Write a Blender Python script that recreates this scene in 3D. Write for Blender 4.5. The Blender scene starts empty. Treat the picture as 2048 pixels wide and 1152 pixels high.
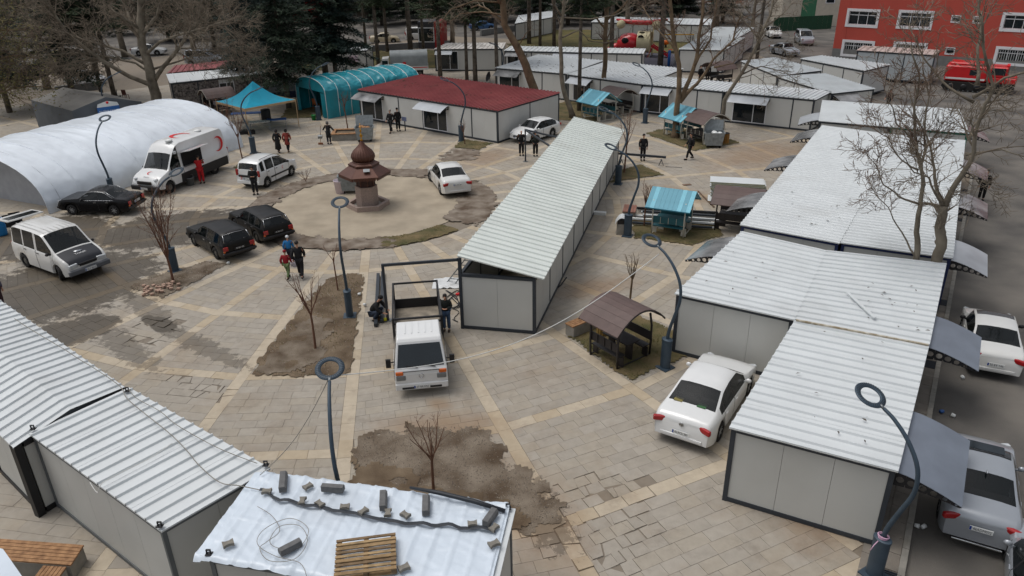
import bpy, math, random
from mathutils import Vector, Matrix
RND = random.Random(11)
sc = bpy.context.scene
col = sc.collection
rad = math.radians
# ---------------------------------------------------------------- camera, sky, sun, exposure
FPX, PITCH, ROLL, CAMZ = 1500.0, rad(25.27), rad(-0.97), 13.8
_f = Vector((0, math.cos(PITCH), -math.sin(PITCH))); _r = Vector((1, 0, 0)); _u = Vector((0, math.sin(PITCH), math.cos(PITCH)))
_r2 = _r*math.cos(ROLL) + _u*math.sin(ROLL); _u2 = _u*math.cos(ROLL) - _r*math.sin(ROLL)
cam = bpy.data.cameras.new('camera'); cam.sensor_width = 36; cam.lens = FPX/2048*36; cam.clip_start = .1; cam.clip_end = 3000
cam_o = bpy.data.objects.new('camera', cam); col.objects.link(cam_o); sc.camera = cam_o
cam_o.matrix_world = Matrix(((_r2.x, _u2.x, -_f.x, 0), (_r2.y, _u2.y, -_f.y, 0), (_r2.z, _u2.z, -_f.z, CAMZ), (0, 0, 0, 1)))
SUN_EL, SUN_AZ = rad(68), rad(-80)      # azimuth measured from +Y towards +X
w = bpy.data.worlds.new('World'); sc.world = w; w.use_nodes = True
nt = w.node_tree; nt.nodes.clear()
sky = nt.nodes.new('ShaderNodeTexSky'); sky.sky_type = 'NISHITA'; sky.sun_disc = False
sky.sun_elevation = SUN_EL; sky.sun_rotation = SUN_AZ; sky.dust_density = 4; sky.air_density = 1
hs = nt.nodes.new('ShaderNodeHueSaturation'); hs.inputs['Saturation'].default_value = .30
bg = nt.nodes.new('ShaderNodeBackground'); bg.inputs[1].default_value = .15
wo = nt.nodes.new('ShaderNodeOutputWorld')
nt.links.new(sky.outputs[0], hs.inputs['Color']); nt.links.new(hs.outputs[0], bg.inputs[0]); nt.links.new(bg.outputs[0], wo.inputs[0])
sl = bpy.data.lights.new('sun', 'SUN'); sl.energy = 1.1; sl.angle = rad(34); sl.color = (1, .97, .93)
so = bpy.data.objects.new('sun', sl); col.objects.link(so)
so.rotation_euler = Vector((-math.sin(SUN_AZ)*math.cos(SUN_EL), -math.cos(SUN_AZ)*math.cos(SUN_EL), -math.sin(SUN_EL))).to_track_quat('-Z', 'Y').to_euler()
so.location = (0, 30, 60)
sc.view_settings.view_transform = 'Standard'; sc.view_settings.look = 'None'; sc.view_settings.gamma = 1
sc.view_settings.exposure = -0.08; sc.view_settings.use_curve_mapping = False

# ---------------------------------------------------------------- helpers
def G(px, py, z=0.0):
    """world point at height z seen at a photograph pixel (2048 x 1152)"""
    x, y = px-1024, py-576
    d = _f*FPX + _r2*x - _u2*y
    t = (z-CAMZ)/d.z
    return Vector((d.x*t, d.y*t, z))
def PJ(p):
    q = Vector(p)-Vector((0, 0, CAMZ)); k = q.dot(_f)
    return (1024+FPX*q.dot(_r2)/k, 576-FPX*q.dot(_u2)/k, k)
def up_at(b, py):
    """height above ground point b that reaches image row py"""
    lo, hi = 0, 40
    for _ in range(40):
        m = (lo+hi)/2
        if PJ((b.x, b.y, m))[1] > py: lo = m
        else: hi = m
    return lo
def inpoly(x, y, P):
    c = False; n = len(P); j = n-1
    for i in range(n):
        if (P[i][1] > y) != (P[j][1] > y) and x < (P[j][0]-P[i][0])*(y-P[i][1])/(P[j][1]-P[i][1])+P[i][0]: c = not c
        j = i
    return c
def lin(c):
    return tuple((v/255/12.92 if v/255 <= .04045 else ((v/255+.055)/1.055)**2.4) for v in c)
MATS = {}
def M(name, c, rough=.6, metal=0., var=.12, scale=2., bump=0., bscale=30., spec=.4, c2=None, coat=0., detail=5, dirt=0., emit=0, obj=False, stretch=None):
    """procedural principled material; c is an sRGB 0-255 albedo"""
    if name in MATS: return MATS[name]
    m = bpy.data.materials.new(name); m.use_nodes = True; N = m.node_tree.nodes; L = m.node_tree.links
    b = N['Principled BSDF']; b.inputs['Roughness'].default_value = rough; b.inputs['Metallic'].default_value = metal
    b.inputs['Specular IOR Level'].default_value = spec; b.inputs['Coat Weight'].default_value = coat; b.inputs['Coat Roughness'].default_value = .05
    a = lin(c)
    if obj: src = N.new('ShaderNodeTexCoord').outputs['Object']
    else: src = N.new('ShaderNodeNewGeometry').outputs['Position']
    if stretch:
        mp = N.new('ShaderNodeMapping'); mp.inputs['Scale'].default_value = stretch; L.new(src, mp.inputs[0]); src = mp.outputs[0]
    def noise(s, d=detail):
        n = N.new('ShaderNodeTexNoise'); n.inputs['Scale'].default_value = s; n.inputs['Detail'].default_value = d; L.new(src, n.inputs['Vector']); return n.outputs['Fac']
    if var or c2:
        mx = N.new('ShaderNodeMix'); mx.data_type = 'RGBA'
        rp = N.new('ShaderNodeMapRange'); rp.inputs[1].default_value = .3; rp.inputs[2].default_value = .7; L.new(noise(scale), rp.inputs[0]); L.new(rp.outputs[0], mx.inputs[0])
        mx.inputs[6].default_value = tuple(v*(1-var) for v in a)+(1,)
        mx.inputs[7].default_value = (tuple(lin(c2)) if c2 else tuple(min(v*(1+var), 1) for v in a))+(1,)
        out = mx.outputs[2]
        if dirt:
            m2 = N.new('ShaderNodeMix'); m2.data_type = 'RGBA'; r2 = N.new('ShaderNodeMapRange'); r2.inputs[1].default_value = .55; r2.inputs[2].default_value = .8; r2.inputs[4].default_value = dirt
            L.new(noise(scale*.37+.13, 8), r2.inputs[0]); L.new(r2.outputs[0], m2.inputs[0]); L.new(out, m2.inputs[6]); m2.inputs[7].default_value = lin((112, 98, 80))+(1,); out = m2.outputs[2]
        L.new(out, b.inputs['Base Color'])
    else: b.inputs['Base Color'].default_value = a+(1,)
    if bump:
        bp = N.new('ShaderNodeBump'); bp.inputs['Strength'].default_value = bump; bp.inputs['Distance'].default_value = .02; L.new(noise(bscale), bp.inputs['Height']); L.new(bp.outputs[0], b.inputs['Normal'])
    if emit: b.inputs['Emission Color'].default_value = a+(1,); b.inputs['Emission Strength'].default_value = emit
    MATS[name] = m; return m

class MB:
    def __init__(s): s.v = []; s.f = []; s.m = []; s.s = []
    def add(s, vs, fs, mi=0, sm=False):
        o = len(s.v); s.v += [tuple(v) for v in vs]
        for f in fs: s.f.append([i+o for i in f]); s.m.append(mi); s.s.append(sm)
        return s
    def box(s, c, d, rz=0., mi=0, mat=None):
        hx, hy, hz = d[0]/2, d[1]/2, d[2]/2; ca, sa = math.cos(rz), math.sin(rz); vs = []
        for x, y, z in ((-hx,-hy,-hz),(hx,-hy,-hz),(hx,hy,-hz),(-hx,hy,-hz),(-hx,-hy,hz),(hx,-hy,hz),(hx,hy,hz),(-hx,hy,hz)):
            if mat: p = mat @ Vector((x, y, z)); vs.append((c[0]+p.x, c[1]+p.y, c[2]+p.z))
            else: vs.append((c[0]+x*ca-y*sa, c[1]+x*sa+y*ca, c[2]+z))
        return s.add(vs, [(0,3,2,1),(4,5,6,7),(0,1,5,4),(1,2,6,5),(2,3,7,6),(3,0,4,7)], mi)
    def bar(s, p, q, wd, h, mi=0):
        p, q = Vector(p), Vector(q); d = q-p; L = d.length
        if L < 1e-6: return s
        d.normalize(); up = Vector((0,0,1)) if abs(d.z) < .95 else Vector((0,1,0))
        x = d.cross(up).normalized(); y = x.cross(d).normalized()
        vs = []
        for e in (p, q):
            for a, b in ((-1,-1),(1,-1),(1,1),(-1,1)): vs.append(e+x*a*wd/2+y*b*h/2)
        return s.add(vs, [(0,1,2,3),(7,6,5,4),(0,4,5,1),(1,5,6,2),(2,6,7,3),(3,7,4,0)], mi)
    def tube(s, pts, rs, n=6, mi=0, sm=True, cap=True):
        pts = [Vector(p) for p in pts]; k = len(pts)
        if not hasattr(rs, '__len__'): rs = [rs]*k
        d0 = (pts[1]-pts[0]).normalized(); a = d0.orthogonal().normalized(); vs = []
        for i, p in enumerate(pts):
            d = (pts[min(i+1, k-1)]-pts[max(i-1, 0)])
            d = d.normalized() if d.length > 1e-9 else d0
            a = (a-d*a.dot(d)); a = a.normalized() if a.length > 1e-6 else d.orthogonal().normalized(); b = d.cross(a)
            for j in range(n):
                t = 2*math.pi*j/n; vs.append(p+(a*math.cos(t)+b*math.sin(t))*rs[i])
        fs = [(i*n+j, i*n+(j+1) % n, (i+1)*n+(j+1) % n, (i+1)*n+j) for i in range(k-1) for j in range(n)]
        s.add(vs, fs, mi, sm)
        if cap:
            o = len(s.v)-len(vs)
            s.f.append([o+j for j in reversed(range(n))]); s.m.append(mi); s.s.append(False)
            s.f.append([o+(k-1)*n+j for j in range(n)]); s.m.append(mi); s.s.append(False)
        return s
    def lathe(s, prof, n=16, c=(0,0,0), mi=0, sm=True, lobes=0, amp=0, ph=0., sq=1., caps=True):
        vs = []
        for r, z in prof:
            for j in range(n):
                t = 2*math.pi*j/n+ph; rr = r*(1+amp*abs(math.cos(lobes*t/2)) if lobes else 1)
                vs.append((c[0]+rr*math.cos(t), c[1]+rr*math.sin(t)*sq, c[2]+z))
        k = len(prof)
        fs = [(i*n+j, i*n+(j+1) % n, (i+1)*n+(j+1) % n, (i+1)*n+j) for i in range(k-1) for j in range(n)]
        if caps: fs.append(tuple(reversed(range(n)))); fs.append(tuple((k-1)*n+j for j in range(n)))
        return s.add(vs, fs, mi, sm)
    def grid(s, rows, mi=0, sm=True, close=False):
        a, b = len(rows), len(rows[0]); vs = [p for r in rows for p in r]
        fs = [(i*b+j, i*b+j+1, (i+1)*b+j+1, (i+1)*b+j) for i in range(a-1) for j in range(b-1)]
        return s.add(vs, fs, mi, sm)
    def ring(s, c, r, tr, n=24, k=6, ax=(0,0,1), mi=0, flat=1.):
        ax = Vector(ax).normalized(); a = ax.orthogonal().normalized(); b = ax.cross(a); c = Vector(c); vs = []
        for i in range(n):
            t = 2*math.pi*i/n; d = a*math.cos(t)+b*math.sin(t)
            for j in range(k):
                u = 2*math.pi*j/k; vs.append(c+d*(r+tr*math.cos(u))+ax*tr*math.sin(u)*flat)
        return s.add(vs, [(i*k+j, ((i+1) % n)*k+j, ((i+1) % n)*k+(j+1) % k, i*k+(j+1) % k) for i in range(n) for j in range(k)], mi, True)
    def ball(s, c, r, n=10, k=7, mi=0, sq=(1,1,1)):
        prof = [(max(.001, math.sin(math.pi*i/(k-1))), -math.cos(math.pi*i/(k-1))) for i in range(k)]
        o = len(s.v); s.lathe(prof, n, (0,0,0), mi)
        for i in range(o, len(s.v)):
            x, y, z = s.v[i]; s.v[i] = (c[0]+x*r*sq[0], c[1]+y*r*sq[1], c[2]+z*r*sq[2])
        return s
    def xf(s, mat):
        s.v = [tuple(mat @ Vector(v)) for v in s.v]; return s
    def build(s, name, mats, parent=None, sharp=None, origin=None):
        if not s.v: return None
        me = bpy.data.meshes.new(name)
        if origin is None:
            xs = [min(v[i] for v in s.v) for i in range(3)]; xe = [max(v[i] for v in s.v) for i in range(3)]
            c = Vector([(p+q)/2 for p, q in zip(xs, xe)]); c.z = xs[2]
        else: c = Vector(origin)
        me.from_pydata([(v[0]-c.x, v[1]-c.y, v[2]-c.z) for v in s.v], [], s.f)
        if not isinstance(mats, (list, tuple)): mats = [mats]
        for m in mats: me.materials.append(m)
        me.polygons.foreach_set('material_index', s.m); me.polygons.foreach_set('use_smooth', s.s)
        if sharp: me.set_sharp_from_angle(angle=rad(sharp))
        me.update()
        return place(name, me, parent, c)
LP = {}
def place(name, me, parent, c):
    o = bpy.data.objects.new(name, me); col.objects.link(o)
    if parent is not None: o.parent = parent; o.location = Vector(c)-LP[parent.name]
    else: o.location = c
    LP[o.name] = Vector(c)
    return o
def thing(name, label, cat, loc=(0,0,0), rz=None, group=None):
    """Empty at a thing's base. rz given: parts are built in local coordinates; otherwise in world coordinates"""
    o = bpy.data.objects.new(name, None); col.objects.link(o); o.empty_display_size = .2; o.location = loc
    if rz is None: LP[o.name] = Vector(loc)
    else: o.rotation_euler = (0, 0, rz); LP[o.name] = Vector((0, 0, 0))
    o['label'] = label; o['category'] = cat
    if group: o['group'] = group
    return o
def tag(o, label, cat, group=None):
    o['label'] = label; o['category'] = cat
    if group: o['group'] = group
    return o
def struct(o): o['kind'] = 'structure'; return o
def stuff(o): o['kind'] = 'stuff'; return o
KIDS = {}
def copy_tree(o, parent=None):
    c = o.copy(); col.objects.link(c); c.parent = parent; LP[c.name] = LP[o.name].copy()
    for ch in [x for x in o.children]: copy_tree(ch, c)
    return c
# flat lettering, all strings made once
TX = {}
def text_prep(strings):
    os = []
    for s in strings:
        cu = bpy.data.curves.new('lettering', 'FONT'); cu.body = s; cu.size = 1; cu.align_x = 'CENTER'; cu.align_y = 'CENTER'; cu.resolution_u = 2
        o = bpy.data.objects.new('lettering', cu); col.objects.link(o); os.append((s, o, cu))
    bpy.context.view_layer.update(); dg = bpy.context.evaluated_depsgraph_get()
    for s, o, cu in os:
        me = bpy.data.meshes.new_from_object(o.evaluated_get(dg))
        TX[s] = ([tuple(v.co) for v in me.vertices], [tuple(p.vertices) for p in me.polygons])
        bpy.data.meshes.remove(me); bpy.data.objects.remove(o); bpy.data.curves.remove(cu)
def lettering(s, o, ex, ey, h, mat, parent, width=None, name='lettering'):
    """flat letters centred at o, ex reading direction, ey up direction (unit vectors)"""
    vs, fs = TX[s]; o, ex, ey = Vector(o), Vector(ex).normalized(), Vector(ey).normalized()
    x0 = min(v[0] for v in vs); x1 = max(v[0] for v in vs); y0 = min(v[1] for v in vs); y1 = max(v[1] for v in vs)
    sy = h/(y1-y0); sx = width/(x1-x0) if width else sy
    mb = MB(); mb.add([o+ex*(v[0]-(x0+x1)/2)*sx+ey*(v[1]-(y0+y1)/2)*sy for v in vs], fs)
    return mb.build(name, mat, parent)
text_prep(['46 ACD 380', '46ADM032', '35 EY 145', '27 MA 0763', '46 GC 102', '46 F 8512', '46 KM 364', '46 ES 604', '06 CEA 354', '46 AK 517', 'TAZİYE ÇADIRI',
 'İKRAM ARACI', 'IVECO', 'Transit', 'CLEANER', 'H G C İ L', 'VW', 'ÇÖP'])
# common materials
def paint(name, c, rough=.28, metal=0.): return M(name, c, rough, metal, var=.04, scale=1.5, spec=.5, coat=.6, obj=True, dirt=.12)
m_black = M('black_plastic', (28, 28, 30), .5, var=.1)
m_rubber = M('tyre_rubber', (30, 29, 28), .85, var=.2, scale=9, obj=True)
m_char = M('charcoal_steel', (48, 53, 59), .5, var=.12, scale=3)
m_steel = M('grey_steel', (130, 134, 136), .45, .6, var=.15, scale=5)
m_white = M('white_plastic', (214, 216, 214), .5, var=.05)
m_glass = M('dark_glass', (24, 32, 37), .06, var=.25, scale=1.2, spec=.6)
m_shop = M('shop_glass', (30, 36, 40), .08, var=.35, scale=.9, spec=.6)
m_conc = M('concrete', (138, 134, 126), .85, var=.15, scale=4, bump=.3, bscale=40, dirt=.4)
m_wood = M('worn_wood', (140, 100, 66), .75, var=.3, scale=6, c2=(168, 128, 90), bump=.3, bscale=60)
# ================================================================ GROUND, PAVING, BEDS, ROAD
from mathutils import noise as mnoise
PC = Vector((-7.96, 40.78, 0)); A0 = 1.35; RINGS = [9.5+4.45*i for i in range(8)]
def wetmask(N, L, pos, ells, amp=.85, sc_=1.7, soft=.06):
    cur = None
    for cx, cy, rx, ry, a in ells:
        mp = N.new('ShaderNodeMapping'); mp.vector_type = 'TEXTURE'; mp.inputs['Location'].default_value = (cx, cy, 0); mp.inputs['Rotation'].default_value = (0, 0, a); mp.inputs['Scale'].default_value = (rx, ry, 100)
        L.new(pos, mp.inputs[0]); ln = N.new('ShaderNodeVectorMath'); ln.operation = 'LENGTH'; L.new(mp.outputs[0], ln.inputs[0])
        if cur is None: cur = ln.outputs['Value']
        else:
            mn = N.new('ShaderNodeMath'); mn.operation = 'MINIMUM'; L.new(cur, mn.inputs[0]); L.new(ln.outputs['Value'], mn.inputs[1]); cur = mn.outputs[0]
    nz = N.new('ShaderNodeTexNoise'); nz.inputs['Scale'].default_value = sc_; nz.inputs['Detail'].default_value = 9; nz.inputs['Roughness'].default_value = .72; L.new(pos, nz.inputs['Vector'])
    ma = N.new('ShaderNodeMath'); ma.operation = 'MULTIPLY_ADD'; L.new(nz.outputs['Fac'], ma.inputs[0]); ma.inputs[1].default_value = amp*2; L.new(cur, ma.inputs[2])
    mr = N.new('ShaderNodeMapRange'); mr.inputs[1].default_value = 1+amp-soft; mr.inputs[2].default_value = 1+amp+soft; mr.inputs[3].default_value = 1; mr.inputs[4].default_value = 0; L.new(ma.outputs[0], mr.inputs[0])
    return mr.outputs[0]
def ell(px, py, qx, qy, wd):
    a, b = G(px, py), G(qx, qy); c = (a+b)/2; d = b-a
    return (c.x, c.y, max(d.length/2, .1), wd, math.atan2(d.y, d.x))
WET = [ell(-60, 640, 300, 510, 3.6), ell(-30, 480, 220, 465, 3.4), ell(170, 485, 500, 432, 2.7), ell(40, 690, 240, 640, 1.3), ell(140, 560, 290, 560, 1.0), ell(290, 630, 350, 665, .4)]
STREAK = [ell(255, 585, 345, 660, .5), ell(200, 650, 310, 740, .5), ell(320, 650, 495, 738, .42), ell(1040, 960, 1130, 1100, .6)]
MUD = [ell(1000, 940, 1130, 1130, 1.0), ell(930, 330, 1010, 300, 1.3), ell(1440, 330, 1600, 290, 2.2), ell(1300, 380, 1420, 400, 1.1), ell(1120, 590, 1260, 560, .8), ell(1560, 1010, 1700, 1050, 1.1), ell(650, 470, 560, 420, .8), ell(760, 860, 1000, 850, .7), ell(860, 800, 900, 815, .3)]
def stone_mat(name, c, rough=.75):
    m = bpy.data.materials.new(name); m.use_nodes = True; N = m.node_tree.nodes; L = m.node_tree.links; b = N['Principled BSDF']; b.inputs['Specular IOR Level'].default_value = .35
    pos = N.new('ShaderNodeNewGeometry').outputs['Position']; a = lin(c)
    def nz(s, d=6, r=.6):
        n = N.new('ShaderNodeTexNoise'); n.inputs['Scale'].default_value = s; n.inputs['Detail'].default_value = d; n.inputs['Roughness'].default_value = r; L.new(pos, n.inputs['Vector']); return n.outputs['Fac']
    def mix(f, A, B):
        x = N.new('ShaderNodeMix'); x.data_type = 'RGBA'
        for i, v in ((0, f), (6, A), (7, B)):
            if isinstance(v, (tuple, float)): x.inputs[i].default_value = v
            else: L.new(v, x.inputs[i])
        return x.outputs[2]
    def rng(f, lo, hi, o0=0., o1=1.):
        x = N.new('ShaderNodeMapRange'); L.new(f, x.inputs[0]); x.inputs[1].default_value = lo; x.inputs[2].default_value = hi; x.inputs[3].default_value = o0; x.inputs[4].default_value = o1; return x.outputs[0]
    cc = mix(rng(nz(3.1), .3, .7), tuple(v*.90 for v in a)+(1,), tuple(v*1.08 for v in a)+(1,))
    cc = mix(rng(nz(.35, 8, .7), .49, .70, 0, .34), cc, lin((128, 107, 82))+(1,))      # sandy dirt
    cc = mix(rng(nz(.9, 8, .75), .54, .72, 0, .42), cc, lin((96, 86, 76))+(1,))          # dark grime
    md = N.new('ShaderNodeMath'); md.operation = 'MULTIPLY'; L.new(wetmask(N, L, pos, MUD, .9, 1.1, .55), md.inputs[0]); md.inputs[1].default_value = .5
    cc = mix(md.outputs[0], cc, lin((128, 98, 66))+(1,))
    wa = wetmask(N, L, pos, WET); wb = wetmask(N, L, pos, STREAK, 1.9, 2.6); wx = N.new('ShaderNodeMath'); wx.operation = 'MAXIMUM'; L.new(wa, wx.inputs[0]); wy = N.new('ShaderNodeMath'); wy.operation = 'MULTIPLY'; L.new(wb, wy.inputs[0]); wy.inputs[1].default_value = .6; L.new(wy.outputs[0], wx.inputs[1]); wm = wx.outputs[0]; cc2 = mix(1.0, cc, cc)
    sc2 = N.new('ShaderNodeMix'); sc2.data_type = 'RGBA'; sc2.blend_type = 'MULTIPLY'; L.new(wm, sc2.inputs[0]); L.new(cc2, sc2.inputs[6]); sc2.inputs[7].default_value = (.27, .25, .22, 1)
    L.new(sc2.outputs[2], b.inputs['Base Color']); L.new(rng(wm, 0, 1, rough, .48), b.inputs['Roughness'])
    bp = N.new('ShaderNodeBump'); bp.inputs['Strength'].default_value = .25; bp.inputs['Distance'].default_value = .01; L.new(nz(45), bp.inputs['Height']); L.new(bp.outputs[0], b.inputs['Normal'])
    return m
m_pav = [stone_mat('paver_stone_%s' % n, c) for n, c in (('grey', (150, 143, 132)), ('warm', (152, 144, 131)), ('pale', (154, 147, 136)), ('dull', (147, 140, 129)))]
m_band = [stone_mat('travertine_%s' % n, c) for n, c in (('cream', (174, 162, 143)), ('sand', (168, 154, 132)))]
m_joint = stone_mat('joint_sand', (122, 113, 101), .9)
m_asph = M('worn_asphalt', (78, 76, 74), .9, var=.22, scale=.35, c2=(112, 107, 100), bump=.4, bscale=60, detail=9)
m_farpav = M('far_paving', (140, 134, 124), .85, var=.12, scale=.6)
# ground sheet and plaza slab (0.13 m step down to the road)
mb = MB(); mb.add([(-600, -60, -.14), (700, -60, -.14), (700, 900, -.14), (-600, 900, -.14)], [(0, 1, 2, 3)])
struct(mb.build('road', m_asph))
KD = Vector((math.cos(rad(58.4)), math.sin(rad(58.4)), 0)); KN = Vector((KD.y, -KD.x, 0)); K0 = Vector((9.62, 13.8, 0))
def kerb_pt(s, off=0.): return K0+KD*s+KN*off
ROADB = [G(640, 98), G(560, 105), G(330, 120), G(0, 150)]
pl = [kerb_pt(-14, -.16), kerb_pt(41, -.16), G(1640, 180), G(1560, 125), G(1480, 98)] + [G(900, 72), G(640, 98), G(560, 100), G(330, 112), G(0, 140), G(-200, 160), Vector((-70, 8, 0)), Vector((-40, -2, 0))]
mb = MB(); n = len(pl); mb.add([(p.x, p.y, -.022) for p in pl]+[(p.x, p.y, -.3) for p in pl], [tuple(range(n))]+[(i, i+n, (i+1) % n+n, (i+1) % n) for i in range(n)])
plaza = struct(mb.build('plaza', m_joint))
PLZ = [(p.x, p.y) for p in pl]
# kerb stones
for i in range(46):
    a, b = kerb_pt(-8+i*1.0+.006), kerb_pt(-8+(i+1)*1.0-.006)
    k = MB(); c = (a+b)/2-KN*.08; k.box((c.x, c.y, -.10), ((b-a).length, .15, .235+RND.uniform(-.006, .006)), math.atan2(KD.y, KD.x)+RND.uniform(-.006, .006)).build('kerb_stone', m_conc, plaza)
# ---- radial paving: 30 sectors around the fountain, ring bands and spoke bands
OCC = [[(1461, 853), (1795, 940), (1750, 1095), (1445, 1000)], [(1461, 853), (1795, 940), (1935, 255), (1640, 240)], [(1350, 587), (1590, 640), (1520, 745), (1345, 710)], [(60, 865), (-20, 600), (258, 775), (535, 935), (420, 1152), (330, 1152)], [(412, 1113), (530, 950), (1027, 1018), (1030, 1160), (410, 1160)], [(915, 513), (1143, 235), (1240, 255), (1070, 672), (921, 658)], [(790, 590), (905, 650), (895, 790), (797, 790)]]
PTS = []     # (dist, kind, quad, tilt, mat)
def seen(x, y):
    px, py, k = PJ((x, y, 0))
    if k < 1 or px < 5 or px > 2043 or py > 1147 or py < 5: return False
    return not any(inpoly(px, py, P) for P in OCC)
def keep(x, y):
    if not inpoly(x, y, PLZ): return False
    if (Vector((x, y, 0))-K0).dot(KN) > -1.0: return False
    px, py, k = PJ((x, y, 0))
    return k > 1 and -260 < px < 2300 and py < 1330
DMG = [ell(1080, 1000, 1330, 1080, 2.0), ell(240, 690, 360, 640, 1.0), ell(310, 760, 480, 790, .5)]
def damaged(x, y):
    for cx, cy, rx, ry, a in DMG:
        dx, dy = x-cx, y-cy; u = (dx*math.cos(a)+dy*math.sin(a))/rx; v = (-dx*math.sin(a)+dy*math.cos(a))/ry
        if u*u+v*v < 1: return True
    return False
def addq(q, kind):
    cx = sum(p[0] for p in q)/len(q); cy = sum(p[1] for p in q)/len(q)
    if not keep(cx, cy): return
    mi = RND.choice((0, 0, 1, 1, 2, 3)) if kind == 'p' else RND.choice((0, 0, 1))
    d = math.hypot(cx, cy); tilt = (RND.gauss(0, .0025), RND.gauss(0, .0025), RND.uniform(-.003, .003))
    if damaged(cx, cy) and RND.random() < .75:
        t = RND.uniform(.3, .7); t2 = t+RND.uniform(-.2, .2); a, b, c, e = [Vector((p[0], p[1])) for p in q[:4]]
        m1, m2 = a.lerp(b, t), e.lerp(c, t2)
        for qq in ([a, m1, m2, e], [m1, b, c, m2]):
            if RND.random() < .1: continue
            g = Vector((RND.gauss(0, .012), RND.gauss(0, .012))); s_ = RND.uniform(.945, .985); cc = sum(qq, Vector((0, 0)))/4
            PTS.append((d, kind, [tuple(cc+(p-cc)*s_+g) for p in qq], (RND.gauss(0, .035), RND.gauss(0, .035), RND.uniform(-.018, .014)), mi))
        return
    PTS.append((d, kind, q, tilt, mi))
BW = .43; HB = BW/2
T6 = math.tan(rad(6)); C6 = math.cos(rad(6))
for k in range(30):
    am = rad(A0+12*k+6); dr = Vector((math.cos(am), math.sin(am))); tg = Vector((-dr.y, dr.x)); c2 = Vector((PC.x, PC.y))
    P2 = lambda r, t: tuple(c2+dr*r+tg*t)
    bounds = [6.95]+[r for r in RINGS]
    for i in range(len(bounds)):
        lo = bounds[i]+(HB if i else 0); hi = (bounds[i+1]-HB) if i+1 < len(bounds) else bounds[i]+8
        nr = max(1, round((hi-lo)/.4)); h = (hi-lo)/nr
        for j in range(nr):
            r0, r1 = lo+j*h+.004, lo+(j+1)*h-.004
            l0, l1 = r0*T6-HB/C6-.004, r1*T6-HB/C6-.004
            if l0 < .05: continue
            t = -l1-RND.uniform(0, .5)
            while t < l1:
                t2 = t+RND.choice((.55, .62, .7, .8, .85)); 
                if l1-t2 < .18: t2 = l1+1
                a0, a1, b1, b0 = max(t+.004, -l0), min(t2-.004, l0), min(t2-.004, l1), max(t+.004, -l1)
                if a1-a0 > .05 or b1-b0 > .05:
                    if a1-a0 < .02: a0 = a1 = (a0+a1)/2 if abs(a0+a1)/2 < l0 else math.copysign(l0, a0+a1); a1 += .01
                    addq([P2(r0, a0), P2(r0, a1), P2(r1, b1), P2(r1, b0)], 'p')
                t = t2
    for i, rr in enumerate(RINGS):                                   # ring band stones
        l = rr*T6-HB/C6; nn = max(1, round(2*l/.95))
        for j in range(nn):
            f0, f1 = -1+2*j/nn, -1+2*(j+1)/nn; li, lo_ = (rr-HB)*T6-HB/C6, (rr+HB)*T6-HB/C6
            addq([P2(rr-HB+.004, f0*li+.005), P2(rr-HB+.004, f1*li-.005), P2(rr+HB-.004, f1*lo_-.005), P2(rr+HB-.004, f0*lo_+.005)], 'b')
    aa = rad(A0+12*k); dr = Vector((math.cos(aa), math.sin(aa))); tg = Vector((-dr.y, dr.x)); r = 7.0                 # spoke stones
    while r < 48:
        L_ = RND.uniform(.7, 1.1); e = .004
        addq([tuple(c2+dr*(r+e)-tg*(HB-e)), tuple(c2+dr*(r+L_-e)-tg*(HB-e)), tuple(c2+dr*(r+L_-e)+tg*(HB-e)), tuple(c2+dr*(r+e)+tg*(HB-e))], 'b'); r += L_
def stone(mb, q, tilt, mi, dep=.05):
    n = len(q); cx = sum(p[0] for p in q)/n; cy = sum(p[1] for p in q)/n
    top = [(p[0], p[1], tilt[2]+(p[0]-cx)*tilt[0]+(p[1]-cy)*tilt[1]) for p in q]; bot = [(p[0], p[1], -dep) for p in q]
    mb.add(top+bot, [tuple(range(n))]+[(i, i+n, (i+1) % n+n, (i+1) % n) for i in range(n)], mi)
PTS.sort(key=lambda t: t[0]); cnt = {'p': 0, 'b': 0}; rest = {'p': MB(), 'b': MB()}
SETM = {'p': m_pav, 'b': m_band}
for d, kind, q, tilt, mi in PTS:
    cx = sum(p[0] for p in q)/4; cy = sum(p[1] for p in q)/4
    if cnt[kind] < 300 and seen(cx, cy):
        cnt[kind] += 1; mb = MB(); stone(mb, q, tilt, 0); mb.build({'p': 'paving_stone', 'b': 'band_stone'}[kind], SETM[kind][mi], plaza)
    else: stone(rest[kind], q, tilt, mi)
stuff(rest['p'].build('paving_stones_beyond', m_pav, plaza)); stuff(rest['b'].build('band_stones_beyond', m_band, plaza))
# concrete disc round the fountain
m_disc = M('disc_concrete', (150, 139, 121), .85, var=.14, scale=.8, c2=(165, 153, 134), bump=.2, bscale=25, dirt=.5, detail=9)
mb = MB(); n = 96; ra = [5.55+.12*mnoise.noise(Vector((math.cos(2*math.pi*i/n)*3, math.sin(2*math.pi*i/n)*3, 5))) for i in range(n)]
mb.add([(PC.x+ra[i]*math.cos(2*math.pi*i/n), PC.y+ra[i]*math.sin(2*math.pi*i/n), .012) for i in range(n)], [tuple(range(n))])
struct(mb.build('fountain_circle', m_disc))
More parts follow.
